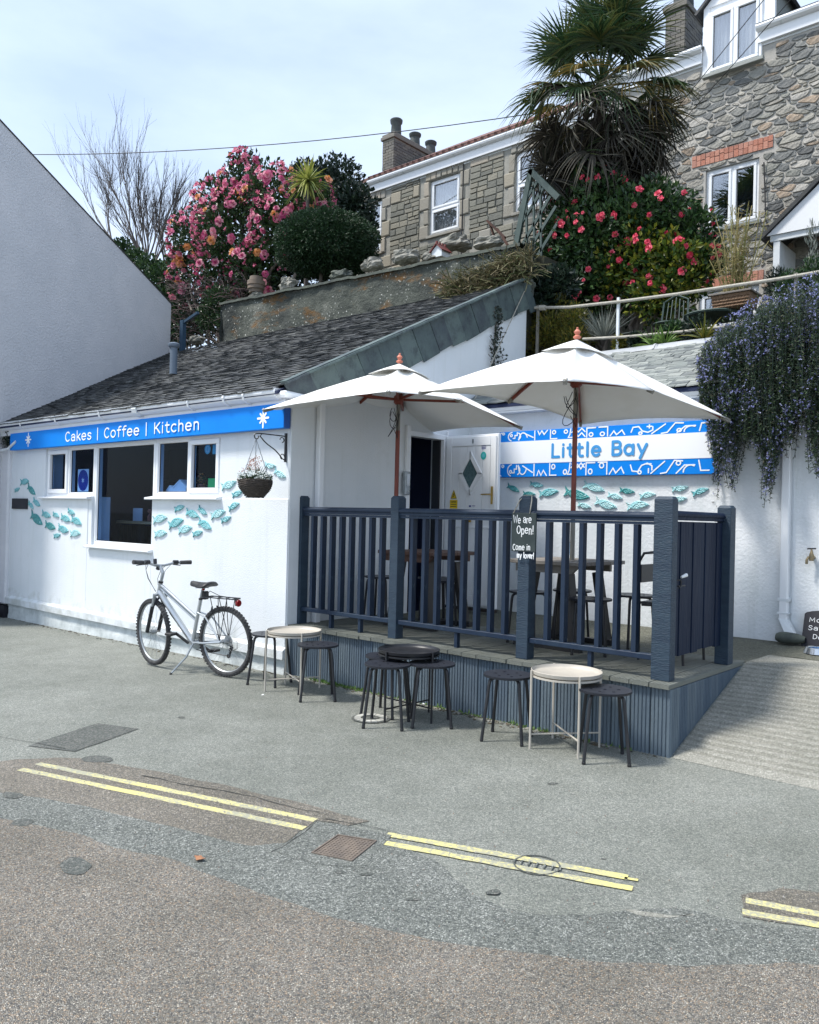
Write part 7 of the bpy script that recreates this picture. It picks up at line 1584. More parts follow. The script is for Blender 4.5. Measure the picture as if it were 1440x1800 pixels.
# pink camellia
bl = [blob(*b, 6.2) for b in ((430, 288, 26), (425, 335, 46), (385, 360, 46), (480, 345, 55), (345, 420, 50), (420, 410, 80), (545, 345, 42), (500, 400, 60), (325, 470, 34), (400, 480, 62), (320, 515, 24), (560, 380, 30), (460, 480, 60))]
base = at(420, 560, 'v', 6.2); t = thing('pink_camellia', 'tall camellia bush smothered in pink and orange flowers', 'shrub', (base.x, 6.2, 5.2))
m = M()
for b in bl: trunk(m, (base.x+R.uniform(-.5, .5), 6.2+R.uniform(-.2, .2), 4.6), b[0]+Vector((0, 0, b[2]*.4)), .06, .015, .2)
m.obj('branches', T['bark'], t)
m = M(); crown(m, bl, 15000, .125, .062, .75); m.obj('foliage', T['lcam'], t)
fm = [flower_mesh(.092, 5, T['pinkA'], lay=3), flower_mesh(.080, 6, T['pinkA'], lay=3), flower_mesh(.09, 5, T['pinkA'], lay=3), flower_mesh(.085, 6, T['pinkB'], lay=3), flower_mesh(.085, 6, T['pinkA'], lay=2), flower_mesh(.085, 5, T['pinkA'], lay=3)]
flowers(t, 'flower', fm, bl, 295, facing=lambda p: R.random() < .25+.9*max(0, min(1, (p.z-6.0)/1.6)), size=(.7, 1.3))
mf_ = M()
for i in range(2600):
    b = R.choices(bl, [x[1]*x[2] for x in bl])[0]; d = rv(); p = b[0]+Vector((d.x*b[1], d.y*b[3], d.z*b[2]))*R.uniform(.92, 1.03)
    if p.z < 6.4+R.random()*1.2 or noise.noise(p*1.8) < -.05: continue
    for k in range(4): leafq(mf_, p+rv()*.02, rv()+d, rv(), .06, .055, .2)
mf_.obj('small_blossom', T['pinkA'], t, kind='stuff')
# dark evergreen behind
bl = [blob(*b, 8.0) for b in ((590, 330, 52), (560, 330, 40), (625, 365, 40), (600, 400, 58), (535, 310, 26), (640, 405, 24), (560, 390, 50))]
base = at(600, 470, 'v', 8.0); t = thing('dark_evergreen', 'dark evergreen shrub behind the clipped bush', 'shrub', (base.x, 8, 5.2)); m = M()
for b in bl: trunk(m, (base.x, 8, 4.8), b[0], .06, .02, .15)
m.obj('branches', T['bark'], t); m = M(); crown(m, bl, 9000, .13, .07, .7); m.obj('foliage', T['ldark'], t)
# clipped bush
c, rx_, rz_, rv_ = blob(575, 434, 83, 5.05, 55); t = thing('clipped_bush', 'dome-shaped clipped green bush on the retaining wall terrace', 'topiary', (c.x, c.y, 5.2))
m = M(); trunk(m, (c.x-.02, c.y-.2, 5.1), (c.x, c.y-.1, c.z), .035, .03, .02); m.obj('trunk', T['bark'], t)
m = M()
for i in range(17000):
    d = rv(); q = (1-.14*R.random()**1.5)*(1+.09*noise.noise(d*2.1)+.06*noise.noise(d*6)+(.06*R.random() if R.random() < .06 else 0)); 
    if d.z < -.55: q *= .9
    s = (abs(d.x)**2.6+abs(d.y)**2.6+abs(d.z)**2.6)**(-1/2.6)
    leafq(m, c+Vector((d.x*rx_, d.y*rv_, d.z*rz_))*q*s, d+rv()*.8, rv(), .055*R.uniform(.6, 1.2), .028)
for i in range(4500): d = rv(); leafq(m, c+Vector((d.x*rx_, d.y*rv_, d.z*rz_))*.84*R.uniform(.9, 1), rv(), rv(), .11, .09)
m.obj('foliage', T['ltopi'], t)
# cordyline
c = at(541, 318, 'v', 5.7); t = thing('cordyline', 'spiky yellow-green cabbage palm on a thin stem above the clipped bush', 'palm', (c.x, c.y, 5.2))
m = M(); trunk(m, (c.x+.06, c.y, 5.0), c, .05, .035, .03); m.obj('trunk', T['twig'], t); m = M()
for i in range(120):
    d = rv(); d.z = d.z*.9+.25; d.normalize(); L_ = R.uniform(.40, .58); s = d.cross(Vector((0, 0, 1))).normalized(); P_ = [c+d*L_*k/5+Vector((0, 0, -.12*(k/5)**2.2*(1.3-d.z))) for k in range(6)]
    ws = [.012, .018, .019, .016, .010, .001]
    m.add([q for p, w in zip(P_, ws) for q in (p-s*w, p+s*w)], [(2*k, 2*k+1, 2*k+3, 2*k+2) for k in range(5)])
m.obj('leaves', T['cordy'], t)
# left hedge and brambles
def stuffcrown(name, blobs, n, ln, w, mm, lab, cat, **k):
    c = blobs[0][0]; t = thing(name, lab, cat, (c.x, c.y, 5)); m = M(); crown(m, blobs, n, ln, w, .8, **k); m.obj('foliage', T[mm], t); m = M()
    for b in blobs: trunk(m, (b[0].x, b[0].y, b[0].z-b[2]-.3), b[0], .03, .012, .05)
    m.obj('stems', T['bark'], t); return t
stuffcrown('laurel_hedge', [blob(*b, 6.5) for b in ((262, 475, 26), (290, 495, 34), (240, 455, 18), (300, 540, 40), (330, 560, 40), (215, 440, 20))], 5500, .12, .07, 'lcam', 'dark laurel hedge behind the sloping white gable', 'hedge')
stuffcrown('low_green_bush', [blob(*b, 4.9) for b in ((385, 530, 26), (370, 560, 26), (400, 560, 20))], 2600, .10, .03, 'lcam', 'low leafy green bush left of the retaining wall', 'shrub')
t = thing('brambles', 'tangle of purple-brown bramble stems at the left end of the retaining wall', 'brambles', at(340, 560, 'v', 4.9)); m = M()
for i in range(420):
    a = at(R.uniform(305, 445), R.uniform(500, 605), 'v', R.uniform(4.7, 5.6)); d = rv(); d.z = abs(d.z); m.tube([a, a+d*.25, a+d*.42+Vector((0, 0, -.05)), a+d*.55+Vector((R.uniform(-.1, .1), 0, -.14))], .006, 3)
m.obj('stems', mat('purple_brown_stems', (.07, .045, .045), .9), t); m = M()
for i in range(900): a = at(R.uniform(300, 440), R.uniform(520, 612), 'v', R.uniform(4.6, 5.4)); leafq(m, a, rv(), rv(), .06, .03)
m.obj('leaves', T['ldark'], t)
bl = [blob(*b, 6.9) for b in ((340, 560, 50), (400, 540, 60), (470, 510, 50), (520, 480, 60), (300, 590, 40), (430, 560, 50))]
m = M(); crown(m, bl, 6000, .14, .08, .95); t = tag(m.obj('undergrowth', T['ldark']), kind='stuff')
# bare trees
def bare(px, pyb, spread, top, v, lab, n):
    b = at(px, pyb, 'v', v); s = scl(b); t = thing('bare_tree', lab, 'tree', (b.x, v, b.z-2), group='leafless trees behind the gable'); m = M()
    def grow(p, d, L_, r_, lv):
        k = 4; P_ = [p]
        for i in range(k): d = (d+rv()*.09+Vector((0, 0, .05))).normalized(); P_.append(P_[-1]+d*L_/k)
        m.tube(P_, [r_*(1-.45*i/k) for i in range(k+1)], 4 if lv < 2 else 3, cap=False)
        if lv < 4:
            for j in range(3 if lv < 3 else 2):
                q = P_[R.randint(1, k)]; grow(q, (d+rv()*(.30 if lv else .24)).normalized(), L_*R.uniform(.5, .75), r_*.58, lv+1)
            grow(P_[-1], (d+rv()*.15).normalized(), L_*.7, r_*.55, lv+1)
    for i in range(n):
        x = px+R.uniform(-14, 14); f = (i/(n-1)-.5)*2; e = at(px+spread[0]+(spread[1]-spread[0])*(i/(n-1)), top+R.uniform(0, 40)+40*f*f, 'v', v+R.uniform(-.6, .6)); p = at(x, pyb+20, 'v', v); d = (e-p); grow(p, d.normalized(), d.length*.50, .036, 0)
    m.obj('branches', T['twig'], t)
    m = M(); trunk(m, (b.x, v, b.z-2.2), b, .14, .1, .03); m.obj('trunk', T['twig'], t)
bare(258, 455, (-135, 74), 292, 9.0, 'larger leafless tree fanning up behind the white gable', 10); bare(300, 445, (-35, 46), 335, 10.5, 'smaller leafless tree between the gable and the pink camellia', 5)
# palm
pc_ = at(1056, 152, 'v', 6.0); t = thing('fan_palm', 'tall windmill palm with green fans above a skirt of dead leaves', 'palm', (pc_.x, 6.0, 3.4))
m = M(); n = 40
m.lathe([((.14+.03*(k % 2))*(1 if k < 28 else .6), 3.2+(pc_.z-3.35)*k/30) for k in range(31)], 12, (pc_.x, 6, 0)); m.obj('trunk', T['fibre'], t)
def fan_mesh(rad, spread, nb, mm, droop, wid=.030, ragged=0):
    m = M()
    for i in range(nb):
        a = (i/(nb-1)-.5)*spread; L_ = rad*(.72+.28*math.cos(a*.6))*R.uniform(.88, 1.06); bx_ = Vector((math.cos(a), math.sin(a), 0)); s = Vector((-math.sin(a), math.cos(a), 0)); w = wid
        rg = R.uniform(0, ragged); k0 = R.uniform(.7, 1.3)
        P_ = []
        for k in range(6):
            f = k/5; P_.append(bx_*L_*f*(1-.12*f*droop*k0)+Vector((0, 0, -.30*L_*droop*k0*f**2.4+.10*abs(math.sin(a))*f*L_))+s*rg*f*f)
        ws = [.006, w*.75, w, w*.8, w*.42, .001]; fo = [.0, .010, .012, .008, .004, 0]
        m.add([q for p, w_, z in zip(P_, ws, fo) for q in (p-s*w_*.5+Vector((0, 0, z)), p, p+s*w_*.5+Vector((0, 0, z)))], [(3*k, 3*k+1, 3*k+4, 3*k+3) for k in range(5)]+[(3*k+1, 3*k+2, 3*k+5, 3*k+4) for k in range(5)])
    m.tube([(-.75, 0, -.05), (-.35, 0, .02), (0, 0, 0)], [.014, .011, .008], 4)
    return m.mesh('fan_leaf', mm)
gm = [fan_mesh(.82, 4.0, 30, T['palm'], 1.0, ragged=.10), fan_mesh(.88, 3.6, 30, T['palm'], 1.6, ragged=.14), fan_mesh(.78, 4.4, 32, T['palm'], .6, ragged=.06)]
ym = [fan_mesh(.74, 3.6, 26, T['palmy'], 1.1, ragged=.1), fan_mesh(.76, 3.8, 26, T['palm'], 1.5, ragged=.1)]
dm = [fan_mesh(.84, 2.8, 26, T['palmd'], 1.5, .030, .15), fan_mesh(.90, 2.2, 24, T['palmd'], 1.9, .028, .2), fan_mesh(.78, 3.2, 26, T['palmd'], 1.1, .03, .2)]
def place_fan(me, el, az, pet, cz, name='fan_leaf', roll=0):
    d = Vector((math.cos(el)*math.cos(az), math.cos(el)*math.sin(az), math.sin(el))); c = Vector((pc_.x, 6.0, cz))+d*pet
    x = d; y = Vector((0, 0, 1)).cross(x); y = y.normalized() if y.length > .05 else Vector((1, 0, 0)); z = x.cross(y); rm = Matrix((x, y, z)).transposed()@Matrix.Rotation(roll, 3, 'X')
    o = link(name, me, t, loc=c-WL[t.name]); o.rotation_euler = rm.to_euler(); s = R.uniform(.85, 1.12); o.scale = (s, s, s)
for i in range(36): place_fan(R.choice(gm), math.radians(R.uniform(5, 80)), i*2.4+R.uniform(-.3, .3), R.uniform(.5, .90), pc_.z+.15, roll=R.uniform(-.5, .5))
for i in range(24): place_fan(R.choice(ym+gm[1:2]), math.radians(R.uniform(-38, 8)), i*2.4+R.uniform(-.3, .3), R.uniform(.7, 1.0), pc_.z-.05, roll=R.uniform(-.6, .6))
for i in range(84): place_fan(R.choice(dm+gm[1:2]*(i % 4 == 0)), math.radians(R.uniform(-74, -4)), i*2.4+R.uniform(-.3, .3), R.uniform(.55, 1.0), pc_.z-.15-R.random()*.8, 'dead_fan_leaf', roll=R.uniform(-.8, .8))
m = M()
for i in range(26):
    a = R.uniform(0, 6.28); P_ = [Vector((pc_.x+math.cos(a)*(.15+.75*f), 6+math.sin(a)*(.15+.75*f), pc_.z-.1-f*f*1.25)) for f in [k/6 for k in range(7)]]; m.tube(P_, .009, 4)
m.obj('hanging_stalk', T['palmd'], t)
# red camellia
dk = [blob(*b, 5.6) for b in ((1000, 395, 50), (1060, 350, 52), (1045, 430, 80), (975, 460, 44), (1180, 375, 46), (1225, 400, 36), (1120, 390, 60), (1040, 520, 75), (985, 530, 46), (1240, 450, 34), (1150, 340, 26))]
lt = [blob(*b, 5.5) for b in ((1140, 440, 42), (1185, 462, 50), (1095, 470, 40), (1215, 490, 36), (1150, 520, 44), (1080, 500, 30), (1230, 455, 26), (1120, 405, 24), (1185, 520, 36))]
base = at(1080, 560, 'v', 5.6); t = thing('red_camellia', 'broad camellia bush with red flowers and glossy green and yellowish leaves under the palm', 'shrub', (base.x, 5.6, 3.4)); m = M()
for b in dk+lt: trunk(m, (base.x+R.uniform(-.3, .3), 5.6, 3.0), b[0], .05, .014, .15)
m.obj('branches', T['bark'], t); m = M(); crown(m, dk, 16000, .10, .052, .75, jag=.24); m.obj('dark_foliage', T['lcam'], t); m = M(); crown(m, lt, 6500, .10, .052, .8, jag=.5); m.obj('light_foliage', T['lcam2'], t)
fr_ = [flower_mesh(.060, 5, T['red'], lay=3), flower_mesh(.052, 5, T['red'], lay=2)]
flowers(t, 'flower', fr_, dk+lt, 120, facing=lambda p: p.z > 4.6 and noise.noise(p*1.6) > -.18, size=(.5, 1.15))
# more planting along the upper terrace
def tuft(m, c, n, L_, w, spread=.8, droop=.3):
    for i in range(n):
        d = Vector((R.gauss(0, spread), R.gauss(0, spread), 1)).normalized(); l = L_*R.uniform(.5, 1.15); s = d.cross(rv()).normalized(); P_ = [c+d*l*k/4+Vector((0, 0, -droop*l*(k/4)**2*(1.2-d.z))) for k in range(5)]; ws = [w*.6, w, w*.85, w*.5, w*.05]
        m.add([q for p, w_ in zip(P_, ws) for q in (p-s*w_/2, p+s*w_/2)], [(2*k, 2*k+1, 2*k+3, 2*k+2) for k in range(4)])
bl = [blob(*b, 4.5) for b in ((972, 578, 36), (940, 600, 28), (1008, 562, 26), (955, 552, 20), (925, 615, 22), (1010, 600, 30), (985, 530, 12))]
t = thing('golden_shrub', 'feathery golden-green shrub at the end of the white gable wall', 'shrub', (bl[0][0].x, 4.5, 3.6)); m = M(); crown(m, bl, 9000, .055, .014, .8, up=.8, jag=.3); m.obj('foliage', T['lyel'], t)
m = M()
for b in bl:
    for k in range(14): d = rv(); d.z = abs(d.z)+.3; m.tube([b[0], b[0]+d.normalized()*b[1]*1.05], .005, 3)
m.obj('twigs', T['bark'], t)
t = thing('silvery_plant', 'clump of thin silvery stems beside the golden shrub', 'plant', at(1062, 600, 'v', 4.5)); m = M(); tuft(m, at(1062, 598, 'v', 4.5), 160, .52, .010, .5, .25); tuft(m, at(1045, 600, 'v', 4.6), 80, .4, .010, .5, .25); m.obj('stems', T['lgrey'], t)
for px, py, sz, mm, lab in ((1150, 604, .34, 'lstrap', 'bright strappy plant on the ledge above the small slate roof'), (1170, 600, .30, 'lstrap', 'second strappy clump right of the first on the ledge'), (1238, 590, .36, 'lyel', 'yellowish grassy plant beside the rosemary on the ledge')):
    c = at(px, py, 'v', 4.15); t = thing('ledge_plant', lab, 'plant', c); m = M(); tuft(m, c+Vector((0, 0, -.05)), 46, sz, .022, .75, .6); m.obj('leaves', T[mm], t)
for px, py, r_, mm, lab in ((1183, 585, 16, 'lcam', 'small conical green shrub on the ledge behind the rope'), (1090, 604, 10, 'lyel', 'small round yellowish plant on the ledge'), (1120, 600, 12, 'ldark', 'low dark plant on the ledge behind the right parasol tip'), (1225, 582, 22, 'ldark', 'dark leafy plant under the round garden table')):
    b = blob(px, py, r_, 4.3, r_*1.2); t = thing('ledge_shrub', lab, 'plant', b[0]); m = M(); crown(m, [b], 700, .06, .025, .9); m.obj('foliage', T[mm], t)
m = M(); crown(m, [blob(*b, 7.0) for b in ((940, 520, 50), (1000, 560, 60), (1050, 590, 50), (960, 470, 40))], 5000, .13, .07, .95); tag(m.obj('undergrowth', T['ldark']), kind='stuff')
m = M(); crown(m, [blob(*b, 4.55) for b in ((948, 500, 24), (965, 530, 30), (940, 540, 20), (985, 500, 30))], 2600, .10, .05, .9); tag(m.obj('undergrowth', T['ldark']), kind='stuff')
# dry grass over the roof corner
m = M(); m2 = M()
for i in range(1900):
    px = R.uniform(785, 935); py = 545-(px-790)*.40+R.uniform(-6, 10); c = at(px, py-R.uniform(0, 45), 'v', R.uniform(3.85, 4.06)); d = Vector((R.gauss(0, .8), R.gauss(-.4, .5), R.uniform(-.2, 1))).normalized(); l = R.uniform(.12, .34); s = d.cross(rv()).normalized()*.006
    P_ = [c, c+d*l*.5, c+d*l+Vector((0, 0, -.12*R.random()))]; m.add([q for p in P_ for q in (p-s, p+s)], [(0, 1, 3, 2), (2, 3, 5, 4)])
m.obj('overhanging_grass', T['dry'], kind='stuff')
for i in range(2600):
    px = R.uniform(800, 940); py = 505-(px-790)*.38+R.uniform(-30, 34); leafq(m2, at(px, py, 'v', R.uniform(3.95, 4.7) if px > 850 else 4.5), rv(), rv(), .055, .03)
m2.obj('creeping_ivy', T['ivy'], kind='stuff')
boulder(915, 508, 4.15, 50, 44, 'ivy-covered stone at the top corner of the slate roof', 'log', seed=15)
# ivy sprig on the white gable
s0 = at(868, 645, 'u', .012); s1 = at(873, 546, 'u', .012); t = thing('ivy_sprig', 'single dark climbing sprig on the white end wall under the hung slates', 'climbing plant', s0); m = M(); m2 = M()
for k in range(13):
    f = k/12; p = s0+(s1-s0)*f+Vector((.012, .02*math.sin(k), 0)); 
    for sg in (-1, 1):
        L_ = .20*(1-.6*f)*R.uniform(.5, 1.1); e = p+Vector((.03, sg*L_, L_*.35)); m.tube([p, e], .005, 3)
        for q in range(6): leafq(m2, p+(e-p)*(q/6)+Vector((.01, 0, 0)), rv(), Vector((1, 0, 0)), .045, .035)
m.tube([s0, s1], .009, 5); m.obj('stem', T['bark'], t); m2.obj('leaves', T['ivy'], t)
m = M(); a = at(922, 512, 'u', .05); b = at(858, 645, 'u', .09); m.tube([a, (a+b)/2+Vector((0, 0, -.03)), b+Vector((0, -.3, -.5))], .007, 5); tag(m.obj('white_cord', T['rope']), 'thin white cord running down the white end wall', 'cord')
# ropes
t = thing('rope_railing', 'two pale sagging ropes fencing the upper garden terrace', 'rope fence', (2, 4.2, 3.5))
def rope(pts, r_, nm, par):
    m = M(); m.tube(pts, r_, 8, cap=True); m.obj(nm, T['rope'], par, smooth='a')
RP = [at(x, y, 'v', 4.2) for x, y in ((935, 541), (1000, 540), (1090, 530), (1190, 517), (1290, 502), (1370, 490), (1500, 468))]; rope(RP, .020, 'rope', t)
rope([at(x, y, 'v', 4.2) for x, y in ((1025, 596), (1100, 592), (1200, 583), (1330, 568))], .018, 'rope', t)
for px in (948, 1089, 1400): a = at(px, 534, 'v', 4.26); m = M(); zt_ = {948: 541, 1089: 528, 1400: 486}[px]; q = at(px, zt_, 'v', 4.26).z; m.box(a.x-.016, a.x+.016, 4.22, 4.25, 3.35, q+.03); m.obj('post', T['upvc2'] if px == 1089 else T['greywood'], t)
m = M()
for k in range(5): c = at(950+k*2, 541, 'v', 4.18); m.tube([c+Vector((0, math.cos(a)*.03, math.sin(a)*.03)) for a in [j*1.05 for j in range(6)]], .010, 5, closed=True)
m.obj('knot', T['rope'], t)
# garden table, chair, planter with bamboo
c = at(1255, 556, 'v', 5.3); t = thing('garden_table', 'round dark iron garden table on the upper terrace', 'table', (c.x, 5.3, 3.4)); m = M(); rr = 50*scl(c); m.lathe([(rr, -.02), (rr+.015, 0), (rr, .015), (rr-.04, .012), (rr-.04, -.012)], 30, c)
for k in range(12): a = 2*pi*k/12; m.tube([c, c+Vector((math.cos(a)*rr, math.sin(a)*rr, 0))], .010, 4)
m.lathe([(rr*.55, -.008), (rr*.6, 0), (rr*.55, .008)], 24, c); m.obj('top', T['greenm'], t); m = M()
for k in range(3): a = 2*pi*k/3; m.tube([c+Vector((.05*math.cos(a), .05*math.sin(a), -.02)), c+Vector((.08*math.cos(a), .08*math.sin(a), -.4)), c+Vector((.32*math.cos(a), .32*math.sin(a), -.74))], .014, 5)
m.obj('leg', T['greenm'], t)
c = at(1185, 575, 'v', 5.0); t = thing('garden_chair', 'dark iron garden chair left of the round garden table', 'chair', (c.x, 5, 3.4)); m = M()
for s in (-.18, .18): m.tube([c+Vector((s, 0, -.45)), c+Vector((s, 0, 0)), c+Vector((s*.9, .05, .35)), c+Vector((0, .06, .43))], .013, 5)
for k in range(-2, 3): m.tube([c+Vector((k*.06, .0, 0)), c+Vector((k*.05, .055, .38-.02*abs(k))), c+Vector((k*.05, .06, .40-.03*abs(k)))], .007, 4)
m.obj('back', T['greenm'], t); m = M(); m.lathe([(.19, -.01), (.2, 0), (.19, .01)], 18, c+Vector((0, -.17, 0))); m.obj('seat', T['greenm'], t)
c = at(1292, 545, 'v', 5.2); s = scl(c); t = thing('wicker_planter', 'wicker planter with a pale rim holding straw-coloured bamboo', 'planter', c)
w = 33*s; m = M(); m.add([c+Vector(p) for p in ((-w*.92, -.14, 0), (w*.92, -.14, 0), (w*.92, .14, 0), (-w*.92, .14, 0), (-w, -.17, .17), (w, -.17, .17), (w, .17, .17), (-w, .17, .17))], [(0, 1, 5, 4), (1, 2, 6, 5), (2, 3, 7, 6), (3, 0, 4, 7), (4, 5, 6, 7), (0, 3, 2, 1)]); m.obj('basket', T['basketw'], t)
for k in range(4): m = M(); z = .02+k*.038; f = .92+.08*z/.17; n = 24; m.tube([c+Vector((-w*f+2*w*f*j/n, -.15-.01-.006*(-1)**(j+k), z)) for j in range(n+1)], .013, 5); m.obj('weave', T['basketw'], t)
m = M(); m.box(c.x-w*1.12, c.x+w*1.12, c.y-.20, c.y+.20, c.z+.171, c.z+.195); bev(m.obj('rim', T['tablewood'], t), .004); m = M()
for i in range(34):
    p = c+Vector((R.uniform(-w*.55, w*.5), R.uniform(-.1, .1), .18)); e = p+Vector((R.gauss(0, .16), R.gauss(0, .1), R.uniform(.5, 1.15))); m.tube([p, (p+e)/2+Vector((R.gauss(0, .02), 0, 0)), e], .006, 4)
    for k in range(26): q = p+(e-p)*R.uniform(.1, 1); leafq(m, q, rv()+Vector((0, 0, .2)), rv(), .11, .013)
m.obj('bamboo', T['bamboo'], t)
# green handrail by the steps, rusty scrap
t = thing('green_handrail', 'dark green metal handrail of garden steps left of the red camellia', 'handrail', at(930, 440, 'v', 5.0)); q = lambda x, y: at(x, y, 'v', 5.0)
m = M(); m.bar(q(934, 298), q(906, 440), .085, .05, up=(0, 1, 0)); m.bar(q(932, 299), q(982, 348), .085, .05, up=(0, 1, 0)); m.obj('rail', T['greenm'], t)
for (a, b) in (((946, 318), (912, 370)), ((956, 330), (905, 412)), ((968, 345), (910, 445)), ((978, 362), (930, 440)), ((985, 385), (945, 450))): m = M(); m.bar(q(*a), q(*b), .045, .03, up=(0, 1, 0)); m.obj('diagonal_bar', T['greenm'], t)
for x in (925, 938, 950): m = M(); m.bar(q(x, 320), q(x+2, 450), 0.03, .03); m.obj('baluster', T['greenm'], t)
m = M(); m.bar(at(857, 388, 'v', 5.4), at(888, 418, 'v', 5.4), .06, .03); m.bar(at(862, 395, 'v', 5.42), at(872, 425, 'v', 5.42), .05, .02); m.bar(at(874, 402, 'v', 5.4), at(905, 450, 'v', 5.2), .03, .03); tag(m.obj('rusty_scrap', T['rust']), 'rusty broken metal frame sticking up among the rocks', 'scrap metal')
# ---- rosemary
import bisect
top = [(1225, 640), (1235, 605), (1260, 580), (1300, 560), (1340, 535), (1380, 515), (1440, 485), (1540, 470)]
bot = [(1225, 650), (1234, 745), (1248, 800), (1262, 892), (1276, 800), (1290, 872), (1302, 790), (1318, 800), (1330, 790), (1343, 890), (1356, 898), (1368, 800), (1385, 815), (1398, 790), (1412, 780), (1432, 858), (1445, 790), (1540, 830)]
def ev(tab, x):
    for (a, b), (c, d) in zip(tab[:-1], tab[1:]):
        if a <= x <= c: return b+(d-b)*(x-a)/(c-a)
    return tab[-1][1]
rb = at(1360, 600, 'v', 3.2); t = thing('trailing_rosemary', 'big trailing rosemary with lilac flowers hanging over the white wall at the right', 'shrub', (rb.x, 3.2, 3.5))
ms, ml, mf = M(), M(), M()
TIPS = [(1240, 760), (1262, 892), (1290, 872), (1318, 802), (1348, 896), (1356, 885), (1372, 815), (1390, 812), (1412, 785), (1433, 858), (1455, 800), (1490, 830), (1525, 800), (1275, 800), (1303, 790), (1333, 800)]
for i in range(900):
    tx, ty = R.choice(TIPS); x = tx+R.gauss(0, 17); x = max(1231, x); yt = ev(top, x); tyy = ty-abs(R.gauss(0, 1))*38
    y0 = yt+(tyy-yt)*(R.uniform(0, .72) if i % 3 else R.uniform(0, .12)); y1 = y0+(tyy-y0)*R.uniform(.5, 1.0)
    if y1-y0 < 26: y1 = y0+34
    xe = tx+R.gauss(0, 4.5); vv0 = R.uniform(2.60, 3.0); wob = R.uniform(0, 6.28); amp = R.uniform(2, 6)
    k = max(4, int((y1-y0)/12)); P_ = []
    for j in range(k+1):
        f = j/k; y = y0+(y1-y0)*f; g_ = max(0, (y-yt)/(ty-yt))**1.6
        P_.append(at(x+(xe-x)*g_+amp*math.sin(f*6+wob), y, 'v', vv0+(.0 if f > .15 else .15*(1-f/.15))-.10*math.sin(f*pi*.5)))
    ms.tube(P_, .0022, 3, cap=False)
    lnn = sum((b-a).length for a, b in zip(P_[:-1], P_[1:])); nl = int(lnn/.0088); fl = R.random()
    for j in range(nl):
        f = j/nl*k; a = int(f); p = P_[a]+(P_[min(k, a+1)]-P_[a])*(f-a); dn_ = (P_[min(k, a+1)]-P_[a]).normalized(); d = rv()-dn_*.1; leafq(ml, p, d, rv(), R.uniform(.024, .044), .0085, .1)
        if R.random() < (.17 if fl > .25 and noise.noise(p*2.6) > -.02 else .015):
            c = p+rv()*.018
            for q in range(3): leafq(mf, c, rv(), rv(), .017, .013, .1)
ms.obj('stems', T['ldark'], t); ml.obj('foliage', T['lrose'], t); mf.obj('flowers', T['lilac'], t)
m = M(); m2 = M()
bl = [blob(*b, 3.5) for b in ((1300, 590, 40), (1340, 565, 42), (1390, 550, 50), (1440, 530, 50), (1270, 620, 34), (1400, 620, 80), (1330, 640, 70), (1480, 600, 90), (1290, 690, 60), (1380, 700, 90))]
crown(m, bl, 26000, .034, .009, .55, up=.6, jag=.25); m.obj('upper_foliage', T['lrose'], t)
for i in range(1700):
    b = R.choice(bl[:8]); d = rv(); p = b[0]+Vector((d.x*b[1], d.y*b[3], d.z*b[2]))*1.02; leafq(m2, p, rv(), rv(), .02, .016); leafq(m2, p, rv(), rv(), .02, .016)
m2.obj('upper_flowers', T['lilac'], t)
bl = [blob(*b, 4.6) for b in ((1395, 505, 30), (1440, 490, 40), (1330, 590, 30))]; m = M(); crown(m, bl, 3500, .05, .02, .8); tag(m.obj('undergrowth', T['lcam']), kind='stuff')
t = thing('conifer_shoot', 'dark spiky shrub behind the rope near the planter', 'shrub', at(1368, 500, 'v', 5.5)); m = M(); crown(m, [blob(1368, 500, 20, 5.5, 26)], 900, .09, .012, .9, up=1); m.obj('foliage', T['ldark'], t)
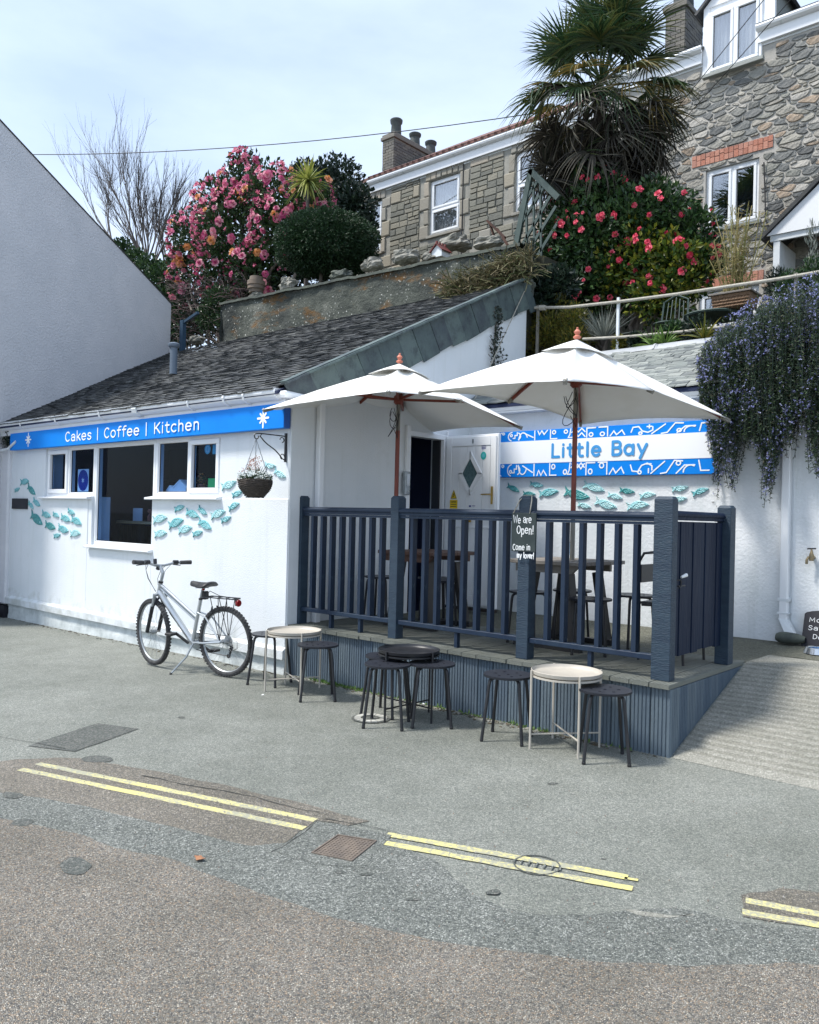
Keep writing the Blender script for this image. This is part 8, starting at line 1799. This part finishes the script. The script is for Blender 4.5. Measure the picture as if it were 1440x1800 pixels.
t = thing('tall_grass_plume', 'tall thin feathery plume at the right edge below the porch', 'plant', at(1428, 480, 'v', 4.8)); m = M()
for i in range(160): c = at(1428+R.gauss(0, 5), R.uniform(395, 490), 'v', 4.8); leafq(m, c, Vector((R.gauss(0, .3), 0, 1)), rv(), .10, .010)
m.obj('leaves', T['lgrey'], t)
# weeds at the foot of the deck
m = M()
for i in range(420):
    u = R.choice((R.uniform(.35, 1.1), R.uniform(.2, 3.6))); c = Vector((u, .035-abs(R.gauss(0, .02)), .002)); d = rv(); d.z = abs(d.z)+.2; leafq(m, c, d, rv(), R.uniform(.012, .045), .014)
m.obj('weeds', T['lstrap'], kind='stuff')
m = M()
for i in range(500):
    u = R.choice((R.uniform(.1, 3.8), R.uniform(-6.1, 0), R.uniform(1.5, 3.4))); vv = (.035 if u > 0 else -.03)-abs(R.gauss(0, .05)); s = R.uniform(.004, .014); m.prism([(u-s, vv-s*.6, gz(u, vv)), (u+s, vv-s*.8, gz(u, vv)), (u+s*.7, vv+s, gz(u, vv)), (u-s*.8, vv+s*.5, gz(u, vv))], (0, 0, s*.5))
m.obj('grit', mat('dirt_and_grit', (.10, .09, .07), .9, island=[(.06, .06, .05), (.14, .13, .10), (.10, .08, .05), (.30, .29, .26)]), kind='stuff')
# ---------------------------------------------------------------- overhead wires
def wire(pts, r_, lab):
    m = M(); m.tube(pts, r_, 5); t = tag(m.obj('overhead_wire', T['blackwire'], smooth=True), lab, 'cable'); return t
def sagw(a, b, s, n=16): return [a+(b-a)*(k/n)-Vector((0, 0, 4*s*(k/n)*(1-k/n))) for k in range(n+1)]
a, b = at(-120, 267, 'v', 3.0), at(960, 196, 'v', 9.8); wire(sagw(a, b, .38), .011, 'long sagging cable crossing the sky from the left edge to the stone house')
a, b = at(1370, -35, 'v', 5.0), at(1100, 300, 'v', 7.4); wire(sagw(a, b, .02), .0055, 'steep cable in front of the dormer, the left one of two')
a, b = at(1420, -35, 'v', 5.0), at(1120, 300, 'v', 7.4); wire(sagw(a, b, .02), .0055, 'steep cable in front of the dormer, the right one of two')
